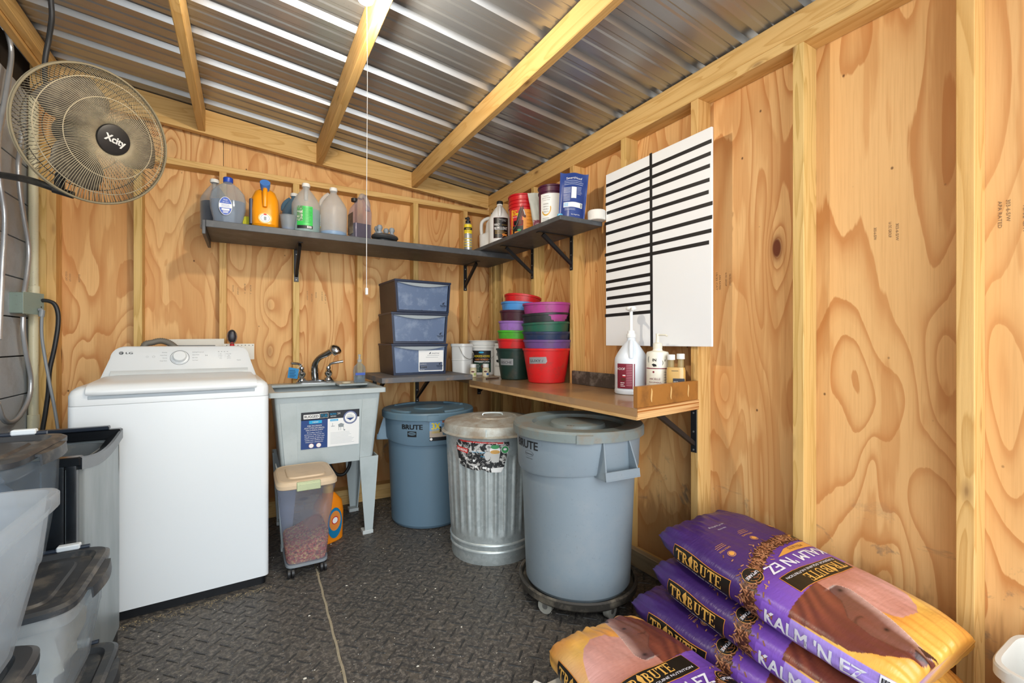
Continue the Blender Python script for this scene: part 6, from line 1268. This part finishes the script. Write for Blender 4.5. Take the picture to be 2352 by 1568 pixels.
def bag_colour(P, Q):
    C = np.zeros(P.shape+(3,)); qb = .283-.1375*np.clip(P, -.2, .2); bc_ = bandc(P)
    C[:] = rgb('#402566')
    m = (Q < bc_+0.005); C[m] = rgb('#7245ab')
    sh = np.clip((Q-qb)/0.12, 0, 1)[..., None]; C = np.where(m[..., None], rgb('#8155b8')*(1-sh)+rgb('#5f3794')*sh, C)
    ph = Q < qb
    bgm = 0.5+0.5*vn(P, Q, 22, 1.0); bg2 = 0.5+0.5*vn(P, Q, 47, 2.2)
    F_ = rgb('#dd933f')*(1-bgm[..., None])+rgb('#e3b457')*bgm[..., None]; F_ = F_*(1-0.25*bg2[..., None])+rgb('#d7a03a')*0.25*bg2[..., None]
    lowr = np.clip((Q-0.12)/0.15, 0, 1)*np.clip((P-0.0)/0.15, 0, 1); F_ = F_*(1-lowr[..., None]*.5)+rgb('#b98a70')*(lowr[..., None]*.5)
    hz_ = np.clip((Q-0.03)/0.1, 0, 1)*np.clip((-P-0.13)/0.06, 0, 1); F_ = F_*(1-.4*hz_[..., None])+rgb('#c9b39c')*(.4*hz_[..., None])
    tb_ = (0.5+0.3*vn(P, Q, 30, .5)+0.2*vn(P*2, Q, 150, 1.5))[..., None]
    b_ = inpoly(P, Q, BODY); F_ = np.where(b_[..., None], rgb('#cf9587')*(1-tb_*.5)+rgb('#b06e5c')*tb_*.5, F_)
    edge = np.clip((P+.2)/0.12, 0, 1)[..., None]; F_ = np.where(b_[..., None], F_*edge+rgb('#dba9a4')*(1-edge), F_)
    lowb = np.clip((Q-.2)/.08, 0, 1)[..., None]; F_ = np.where(b_[..., None], F_*(1-.6*lowb)+rgb('#a55f48')*.6*lowb, F_)
    n_ = inpoly(P, Q, NECK) | inpoly(P, Q, [(.035, .31), (.040, .23), (.052, .195), (.075, .17), (.104, .14), (.14, .2), (.13, .31)]); st = (0.5+0.5*np.sin((P*0.75+Q*0.6)*150+3*vn(P, Q, 20, 3)))[..., None]*np.clip((Q-.12)/.1, 0, 1)[..., None]
    F_ = np.where(n_[..., None], rgb('#66332a')*(1-.6*st)+rgb('#a3573f')*.5*st, F_)
    h_ = inpoly(P, Q, HEAD)
    ax = (P-(0.050-0.27*Q))/0.034; sh2 = np.clip(ax+0.25, 0, 1)[..., None]; hc = rgb('#c09a90')*(1-sh2)+rgb('#74483c')*sh2
    nz_ = np.clip((Q-.2)/.04, 0, 1)[..., None]; hc = hc*(1-nz_*.8)+rgb('#5c4347')*nz_*.8
    jw = np.exp(-(((P-.078)/.022)**2+((Q-.135)/.03)**2))[..., None]; hc = hc*(1-.5*jw)+rgb('#7d4233')*.5*jw
    F_ = np.where(h_[..., None], hc, F_)
    in2 = inpoly(P-.003, Q, HEAD) & inpoly(P, Q-.003, HEAD) & inpoly(P, Q+.003, HEAD)
    eg = h_ & ~in2; F_ = np.where(eg[..., None], F_*0.62, F_); fe_ = h_ & ~inpoly(P-.0022, Q-.001, HEAD) & (P < .05); F_ = np.where(fe_[..., None], rgb('#d2aea2'), F_)
    for ep in ([(.048, .036), (.030, -.002), (.062, .014)], [(.072, .030), (.072, -.006), (.096, .022)]): F_ = np.where(inpoly(P, Q, ep)[..., None], rgb('#3c1f1a'), F_)
    ck = np.exp(-((np.hypot(P-.088, Q-.110)-.034)/.0035)**2)*(P > .07)*(Q > .10)*h_; F_ = F_*(1-.45*ck[..., None])
    ey = np.exp(-(((P-.060)/.0075)**2+((Q-.092)/.0055)**2))[..., None]; F_ = F_*(1-ey)+rgb('#1c1010')*ey
    no = np.exp(-(((P-.014)/.009)**2+((Q-.224)/.006)**2))[..., None]; F_ = F_*(1-no)+rgb('#2a1a1c')*no
    mo = np.exp(-(((P-.020)/.02)**2+((Q-.2435)/.0025)**2))[..., None]; F_ = F_*(1-.7*mo)+rgb('#d9c4bc')*.7*mo
    C = np.where(ph[..., None], F_, C)
    sd = (P > .205) & (Q < .33); C[sd & (P < .285)] = rgb('#a48ad6'); C[sd & (P < .285) & (Q > .245)] = rgb('#7f55ba')
    pl = (P >= .285) & (P < .285+.11*(0.345-Q)*1.2) & (Q < .345) & (Q > .2); C[pl] = rgb('#eeb04a')
    q2 = (P >= .285) & (Q < .24); C[q2] = (rgb('#b07f52')*(1-bgm[..., None])+rgb('#d9a25a')*bgm[..., None])[q2]
    bd = np.abs(Q-bc_) < 0.022+0.004*vn(P, Q, 160, 1); C[bd] = rgb('#4a2a1c')
    return C
NP_, NQ_ = 420, 330
ps_ = np.linspace(-PH, PH, NP_, endpoint=False); qs_ = np.linspace(0, BL, NQ_)
def bag_mesh(name):
    me = bpy.data.meshes.new(name); vs = [tuple(bag_pos(float(p), float(q))) for q in qs_ for p in ps_]
    fs = [(j*NP_+i, j*NP_+(i+1) % NP_, (j+1)*NP_+(i+1) % NP_, (j+1)*NP_+i) for j in range(NQ_-1) for i in range(NP_)]
    fs = [f_[::-1] for f_ in fs]; fs.append(tuple(range(NP_))); fs.append(tuple(range((NQ_-1)*NP_, NQ_*NP_))[::-1])
    me.from_pydata(vs, [], fs); Pg, Qg = np.meshgrid(ps_, qs_); C = bag_colour(Pg, Qg).reshape(-1, 3)
    at = me.color_attributes.new('print', 'FLOAT_COLOR', 'POINT'); at.data.foreach_set('color', np.concatenate([C, np.ones((len(C), 1))], 1).astype(np.float32).ravel())
    me.polygons.foreach_set('use_smooth', [True]*len(me.polygons)); me.update(); return me
k = NT('printed_bag_film'); ac = k.n('Attribute'); ac.attribute_name = 'print'
BAGM = k.fin(k.pbr(ac.outputs['Color'], 0.34, 0, k.noise(k.coord((9, 30, 9)), 3, 4, 0.6), 0.25, 0.006, Specular_IOR_Level=0.5))
BME = bag_mesh('bag_film'); BME.materials.append(BAGM)
bagOrange = plain('bag_orange', '#e0913a', 0.4); bagGold = plain('bag_gold', '#e8b257', 0.4, var=0.25, vscale=30); bagInk = plain('bag_black', '#17140f', 0.4); bagW = plain('bag_white', '#eceaf2', 0.4); bagOr = plain('bag_amber', '#e2a04a', 0.4)
PELS = [plain('pellet_%d' % i, h_, 0.5) for i, h_ in enumerate(('#a86f4c', '#8a5638', '#c08a62', '#6f4530'))]
def serif(d, s, x, y, h, m, lay):
    """slab serif capitals; the I is a chess knight"""
    W = {'T': .72, 'R': .74, 'I': .52, 'B': .70, 'U': .78, 'E': .66}
    for ch in s:
        w_ = W[ch]*h; R_ = lambda a, b, c_, e: d.rect(x+a*w_, y+b*h, x+c_*w_, y+e*h, m, lay)
        if ch == 'T': R_(.38, 0, .62, 1); R_(.0, .86, 1, 1); R_(.0, .70, .10, .9); R_(.90, .70, 1, .9); R_(.25, 0, .75, .07)
        elif ch == 'R':
            R_(.12, 0, .36, 1); R_(0, 0, .46, .07); R_(0, .93, .5, 1); d.ring(x+.42*w_, y+.74*h, .13*h, .26*h, m, lay, 12, -PI/2, PI/2); R_(.3, .87, .45, 1); R_(.3, .48, .45, .6); d.poly([(x+.40*w_, y+.5*h), (x+.62*w_, y+.5*h), (x+1.02*w_, y), (x+.78*w_, y)][::-1], m, lay)
        elif ch == 'B':
            R_(.12, 0, .36, 1); R_(0, 0, .45, .08); R_(0, .92, .5, 1); d.ring(x+.46*w_, y+.745*h, .12*h, .25*h, m, lay, 12, -PI/2, PI/2); d.ring(x+.5*w_, y+.27*h, .14*h, .27*h, m, lay, 12, -PI/2, PI/2); R_(.3, .88, .5, 1); R_(.3, .46, .52, .56); R_(.3, 0, .52, .12)
        elif ch == 'U':
            R_(.12, .3, .36, 1); R_(.70, .3, .84, 1); R_(0, .93, .46, 1); R_(.58, .93, .98, 1); d.ring(x+.48*w_, y+.30*h, .20*h, .30*h, m, lay, 12, PI, 2*PI)
        elif ch == 'E':
            R_(.12, 0, .36, 1); R_(0, 0, .95, .09); R_(0, .91, .92, 1); R_(.3, .46, .68, .55); R_(.84, .74, .93, .95); R_(.88, .0, .97, .26); R_(.62, .38, .70, .63)
        else:
            K_ = [(0, 0), (1, 0), (1, .10), (.80, .16), (.80, .42), (1.0, .70), (.92, .95), (.66, 1.12), (.58, 1.22), (.50, 1.10), (.26, .98), (-.06, .70), (.04, .58), (.34, .66), (.42, .60), (.22, .38), (.22, .16), (0, .10)]
            d.poly([(x+a*w_, y+b*h) for a, b in K_], m, lay); d.rect(x, y+.06*h, x+w_, y+.085*h, bagInk, lay+1)
        x += w_+.05*h
def banner(d, x, y, w_, h_, lay=2):
    """black board with orange border, gold name and white line; x, y its lower left corner"""
    def Q_(fx, fy): return (x+fx*w_, y+fy*h_+0.05*h_*math.sin(fx*PI*2))
    def strip(i0, i1, j0, j1, m, l_):
        n = 12
        for i in range(n):
            a, b = i0+(i1-i0)*i/n, i0+(i1-i0)*(i+1)/n; d.poly([Q_(a, j0), Q_(b, j0), Q_(b, j1), Q_(a, j1)], m, l_)
    strip(0, 1, 0, 1, bagOrange, lay); strip(0.008, .992, .03, .97, bagInk, lay+1)
    h2 = h_*0.46; tw = (.72+.74+.52+.70+.78+.72+.66+.30)*h2; sc_ = (w_*0.86)/tw; serif(d, 'TRIBUTE', x+w_*0.06, y+h_*0.36, h2*sc_ if sc_ < 1 else h2*min(sc_, 1.12), bagGold, lay+2)
    d.text('SUPERIOR EQUINE NUTRITION', x+w_*0.5, y+h_*0.14, h_*0.17, bagW, lay+2, 'C', bold=0.01, width=w_*0.88)
def bag_prints():
    out = []; top = lambda x, y, h: bag_pt(x, -y, h)
    rnd = random.Random(4)
    d = Decal(); banner(d, -0.150, -0.338, 0.262, 0.066)
    d.text("KALM 'N EZ", -0.028, -0.392, 0.052, bagW, 2, 'C', bold=0.02, width=0.27)
    d.poly([(-0.17, -0.405), (0.02, -0.402), (-0.04, -0.425), (-0.17, -0.440)][::-1], bagOr, 1); d.text('PELLETS', -0.09, -0.424, 0.015, plain('bag_brown', '#6a3d22', 0.5), 2, width=0.07)
    d.disc(0.155, -0.392, 0.030, bagOr, 2, 28); d.disc(0.155, -0.392, 0.0285, bagInk, 3, 28); d.text('UPTAKE', 0.155, -0.398, 0.014, bagW, 4, bold=0.02, width=0.048); d.ring(0.155, -0.392, 0.0215, 0.0225, bagOr, 4, 20, 0.4, PI-0.4)
    d.disc(-0.175, -0.470, 0.028, bagOr, 2, 24, ry=0.022); d.disc(-0.175, -0.470, 0.020, bagInk, 3, 24, ry=0.014)
    for (x, q_, t1) in ((-0.175, 0.560, 'NON-GMO'), (-0.020, 0.515, 'FORTIFIED & BALANCED'), (0.120, 0.492, 'SAFELY MADE')):
        d.disc(x, -q_, 0.013, bagOr, 1, 20); d.disc(x, -q_, 0.011, plain('bag_purple', '#4b2d7e', 0.4), 2, 20); d.disc(x, -q_, 0.009, bagOr, 3, 20)
        d.text(t1, x, -q_-0.030, 0.010, bagOr, 1, width=0.05)
        for i in range(3): d.rect(x-0.022, -q_-0.040-i*0.007, x+0.022-0.008*(i == 2), -q_-0.0385-i*0.007, bagOr, 1)
    d.text('NET WT. 50 LBS (22.7 kg)', 0.02, -0.640, 0.010, bagW, 1, width=0.075); d.text('Made in the USA', 0.02, -0.615, 0.009, bagW, 1, width=0.04)
    out.append(d.build('front_print', None, top, 0.02))
    d = Decal()   # scattered pellets
    for i in range(620):
        p_ = rnd.uniform(-0.30, 0.33); wide = 0.026 if not (0.14 < p_ < 0.33) else 0.05*rnd.random()+0.02; q_ = float(bandc(p_))+rnd.gauss(0, wide*0.5)
        a = rnd.uniform(0, PI); l_ = rnd.uniform(0.0045, 0.008); w2 = 0.0018; c_, s_ = math.cos(a), math.sin(a)
        d.poly([(p_+x*c_-y*s_, -q_+x*s_+y*c_) for x, y in ((-l_, -w2), (l_, -w2), (l_+0.001, 0), (l_, w2), (-l_, w2), (-l_-0.001, 0))], rnd.choice(PELS), 1+i % 3)
    out.append(d.build('pellet_print', None, top, None))
    d = Decal(); sf = lambda x, y, h: bag_pt(0.246-y, 0.66-x, h); banner(d, -0.005, -0.032, 0.235, 0.072)
    d.text("KALM 'N EZ", 0.345, -0.012, 0.054, bagW, 2, 'L', bold=0.02, width=0.245); d.text('PELLETS', 0.335, -0.031, 0.013, plain('bag_brown', '#6a3d22', 0.5), 2, 'L', width=0.06)
    d.rect(0.615, -0.028, 0.665, 0.040, bagW, 2)
    for i in range(20): d.rect(0.619+i*0.0021, -0.018, 0.6200+i*0.0021+0.0008*(i % 3 == 0), 0.034, bagInk, 3)
    out.append(d.build('side_print', None, sf, 0.015))
    d = Decal(); sf2 = lambda x, y, h: bag_pt(-(0.246-y), 0.075+x, h); banner(d, 0.0, -0.032, 0.235, 0.072); out.append(d.build('side_print', None, sf2, 0.015))
    return out
BPR = bag_prints()
def bag(label, loc, rot, first=False):
    t = thing('feed_bag', label, 'bag', loc, rot=rot, group='purple horse feed bags piled by the right wall')
    f_ = bpy.data.objects.new('bag_film', BME); COL.objects.link(f_); f_.parent = t
    for o in BPR:
        c_ = o if first else o.copy()
        if not first: COL.objects.link(c_)
        c_.parent = t
    return t
R_ = math.radians
bag('topmost purple feed bag with an upside down horse picture, against the right wall', (1.480, 0.785, 0.376), (R_(-5), R_(4), PI-R_(5)), True)
bag('second purple feed bag of the wall pile, just under the topmost one', (1.462, 0.795, 0.252), (R_(-4), R_(2), PI-R_(4)))
bag('lowest purple feed bag of the wall pile, half hidden behind the front bag', (1.440, 0.860, 0.130), (R_(-1.5), 0, PI+R_(2)))
bag('feed bag lying apart at the front with an upright horse head picture', (0.995, 0.790, 0.142), (0, R_(1), R_(-1)))
PLT = plain('white_plastic_pallet', '#cfc9bc', 0.5, var=0.15, hex2='#9b917e', amt=0.4)
pt_ = thing('pallet', 'off-white plastic pallet under the feed bags', 'pallet', (0, 0, 0))
for i in range(8):
    bm = B(); y0 = 0.34+i*0.105; bx(bm, 0.795 if i < 7 else 0.80, y0, 0.046, 1.69, y0+0.085, 0.063, 0.003); mk('deck_board', bm, PLT, pt_)
for x in (0.81, 1.20, 1.60):
    bm = B(); bx(bm, x, 0.36, 0.0, x+0.07, 1.14, 0.0455, 0.003); mk('runner', bm, PLT, pt_)
bm = B(); bx(bm, -0.035, -0.02, 0.0, 0.035, 0.02, 0.055, 0.003); tag(mk('white_box', bm, plain('white_carton', '#e6e4de', 0.6), None, (0.770, 1.165, 0.0), (0, 0, 0.5)), 'small white carton on the floor at the corner of the front feed bag', 'box')
# ---------------------------------------------------------------- white tub, lower right corner
def tote(name, label, cx, cy, z0, hx, hy, h, taper, mat, cat='tote', group=None, wall=0.004, e=12, rz=0.0):
    t = thing(name, label, cat, (cx, cy, z0), rz, group); bm = B(); n = 56
    R2 = lambda ins, z: sel(hx-ins, hy-ins, z, e, n)
    rg = [R2(taper+0.01, 0), R2(taper, 0.006), R2(taper*0.45, h*0.55), R2(taper*0.40, h*0.56), R2(0.012, h-0.030), R2(0.004, h-0.028), R2(0.0, h-0.026), R2(0.0, h-0.004), R2(0.003, h), R2(0.012, h), R2(0.014, h-0.006), R2(taper*0.45+wall, h*0.55), R2(taper+wall, 0.010), R2(taper+0.03, 0.008)]
    loft(bm, rg); mk('tote_body', bm, mat, t, sharp=40); return t
t = tote('storage_tub', 'white plastic tub standing beside the nearest stud', 1.565, 0.185, 0.0, 0.125, 0.150, 0.40, 0.035, plain('dirty_white_tub', '#cbc8c0', 0.4, var=0.06, grime=0.12), cat='tub', e=5)
# ---------------------------------------------------------------- step can and storage totes on the left
st = thing('step_bin', 'tall rectangular brushed steel waste bin with black rim and black front, beside the washer', 'bin', (-0.80, 1.765, 0))
STL = NT('brushed_steel_bin'); k = STL; nn = k.noise(k.coord((3, 3, 40)), 1, 4, 0.6); n2 = k.noise(k.coord((7, 7, 2)), 1, 4, 0.6)
STM = k.fin(k.pbr(k.mix(k.ramp(n2, [(0.4, g1(0)), (0.7, g1(1))]), S('#aab2b4'), S('#8f999b')), 0.42, 0.55, nn, 0.08, 0.002))
W2, D2, H2 = 0.385, 0.505, 0.785
def ring_(z, ins, r=0.045): return [Vector((x, y, z)) for x, y in rrect(ins, ins, W2-ins, D2-ins, r)]
bm = B(); loft(bm, [ring_(0.05, 0.0), ring_(0.76, 0.0), ring_(0.76, 0.004), ring_(0.06, 0.004)], cap0=False, cap1=True); mk('steel_shell', bm, STM, st)
bm = B(); loft(bm, [ring_(0.0, 0.004), ring_(0.0495, 0.004)]); mk('base', bm, BLK, st)
BKP = plain('glossy_black_plastic', '#121519', 0.22, var=0.1, grime=0.12)
for x0, x1, y0 in ((-0.002, 0.30, -0.006), (0.305, 0.352, -0.010), (0.354, 0.378, -0.008)):
    bm = B(); bx(bm, x0, y0, 0.05, x1, 0.02, 0.772, 0.006, 2); mk('front_panel', bm, BKP, st)
bm = B()
def rimz(y): s_ = y/D2; return 0.792-0.030*math.sin(PI*s_)
for x0, x1, lift in ((W2-0.036, W2+0.003, 0), (-0.003, 0.036, 0)):
    n = 14; loft(bm, [[Vector((x0, D2*i/n, rimz(D2*i/n)-0.03)), Vector((x1, D2*i/n, rimz(D2*i/n)-0.034)), Vector((x1, D2*i/n, rimz(D2*i/n))), Vector((x1-0.006, D2*i/n, rimz(D2*i/n)+0.004)), Vector((x0, D2*i/n, rimz(D2*i/n)-0.018))] for i in range(n+1)])
bx(bm, 0, D2-0.03, 0.76, W2, D2+0.002, 0.797, 0.003); bx(bm, 0, -0.004, 0.768, W2, 0.03, 0.795, 0.003)
mk('rim', bm, BKP, st)
bm = B(); bx(bm, 0.05, D2-0.045, 0.798, W2-0.03, D2-0.015, 0.812, 0.003); mk('lid_hinge', bm, plain('dark_blue_hinge', '#1a2330', 0.3), st)
bm = B(); loft(bm, [ring_(0.10, 0.03), ring_(0.752, 0.03), ring_(0.752, 0.035), ring_(0.105, 0.035)], cap0=False); mk('inner_bucket', bm, plain('inner_bucket_grey', '#5d6366', 0.5, hex2='#8a8170', amt=0.5), st)
d = Decal(); d.poly([(0.0, 0.0), (0.012, 0.003), (0.016, -0.06), (0.010, -0.10), (0.013, -0.13), (0.004, -0.10), (0.002, -0.05)], plain('torn_tape', '#c9cdcc', 0.5), 1); d.build('tape_remnant', st, plane_map((W2+0.0005, D2-0.055, 0.745), (0, 1, 0), (0, 0, 1)))
TOT = frosted('clear_tote', '#e8f0f6', 0.84, 0.22, '#eef5fa'); TOT2 = frosted('milky_tote', '#f4f7fa', 0.72, 0.25, '#f0f5f8')
TLD = plain('dusty_black_lid', '#34373b', 0.45, var=0.2, vscale=8, hex2='#7d766b', amt=0.5, grime=0.2); TRM_ = plain('tote_rim', '#dfe7ec', 0.3)
gT = 'clear storage totes at the left edge'
def lidded(label, cx, cy, z0, hx, hy, h, clips=True, mat=TOT):
    t = tote('storage_tote', label, cx, cy, z0, hx, hy, h, 0.035, mat, group=gT)
    bm = B(); R2 = lambda ins, z: sel(hx-ins, hy-ins, z, 9, 56)
    loft(bm, [R2(0.006, h+0.0005), R2(-0.004, h+0.002), R2(-0.004, h+0.014), R2(0.004, h+0.020), R2(0.022, h+0.020), R2(0.030, h+0.008), R2(0.055, h+0.007), R2(0.06, h+0.012), R2(0.12, h+0.012)]); ld = mk('lid', bm, TLD, t, sharp=25)
    bm = B(); tube(bm, [(-hx+0.03, hy-0.005, h+0.023), (hx-0.05, hy-0.005, h+0.023)], 0.006, 8); mk('lid_rail', bm, plain('blue_black_rail', '#232c3a', 0.35), ld)
    bm = B(); bx(bm, hx-0.12, hy-0.016, h+0.021, hx-0.07, hy+0.006, h+0.036, 0.003); mk('lid_clip', bm, TRM_, ld)
    bm = B(); rg = [[Vector((hx+0.003+o_*(0.6+0.4*math.sin(PI*i/10)), -hy*0.45+hy*0.9*i/10, z)) for o_, z in ((-0.012, h+0.012), (0.020, h+0.012), (0.024, h-0.014), (0.018, h-0.016), (0.014, h+0.006), (-0.012, h+0.006))] for i in range(11)]
    loft(bm, rg); mk('handle', bm, TLD, ld)
    return t
def cloth(label, c, hx, hy, hz_, hexc, seed, name='folded_cloth'):
    random.seed(seed); t = thing(name, label, 'cloth', c); bm = B(); bmesh.ops.create_uvsphere(bm, u_segments=32, v_segments=20, radius=1)
    for v in bm.verts:
        n = v.co.normalized(); q_ = Vector([math.copysign(abs(a)**0.55, a) for a in n]); dsp = 1+0.13*noise.noise(n*3.1+Vector((seed, 0, 0)))+0.05*noise.noise(n*9+Vector((0, seed, 0)))
        v.co = Vector((q_.x*hx*dsp*0.9, q_.y*hy*dsp*0.9, hz_+q_.z*hz_*min(dsp, 1.0)))
    mk('cloth', bm, plain('cloth_'+hexc[1:], hexc, 0.85, var=0.18, bump=0.4), t); return t
lidded('lowest clear storage tote of the far stack, black lid near the floor', -0.615, 1.555, 0.0, 0.295, 0.190, 0.235)
lidded('middle tote of the far stack, clear, full of pale cloth, dusty black lid', -0.640, 1.562, 0.258, 0.300, 0.188, 0.258, mat=TOT2)
lidded('topmost lidded clear storage tote of the far stack, beside the steel bin', -0.730, 1.560, 0.555, 0.300, 0.190, 0.298)
cloth('cream and white folded cloth inside the middle storage tote', (-0.62, 1.56, 0.272), 0.262, 0.150, 0.108, '#d8cdbd', 3)
cloth('blue and grey folded cloth inside the topmost lidded tote', (-0.74, 1.56, 0.567), 0.262, 0.150, 0.125, '#7f93ad', 5)
lidded('near storage tote with a thick black lid, under the open tote', -0.640, 0.985, 0.300, 0.315, 0.205, 0.250)
lidded('near storage tote at the bottom left, standing on the floor', -0.645, 0.985, 0.0, 0.310, 0.205, 0.272)
t = tote('storage_tote', 'open translucent storage tote on top of the near stack, with white cloth inside', -0.615, 0.985, 0.5755, 0.315, 0.218, 0.275, 0.050, TOT2, group=gT)
bm = B(); bx(bm, 0.28, -0.12, 0.20, 0.3145, -0.112, 0.245, 0.001); mk('side_rib', bm, TRM_, t)
cloth('bright white folded cloth inside the open storage tote', (-0.62, 0.985, 0.588), 0.262, 0.165, 0.118, '#eef0f6', 9)
d = Decal(); d.poly([(-0.02, 0), (0.012, 0.004), (0.018, 0.02), (-0.01, 0.03)], INK, 1)
bpy.context.view_layer.update()
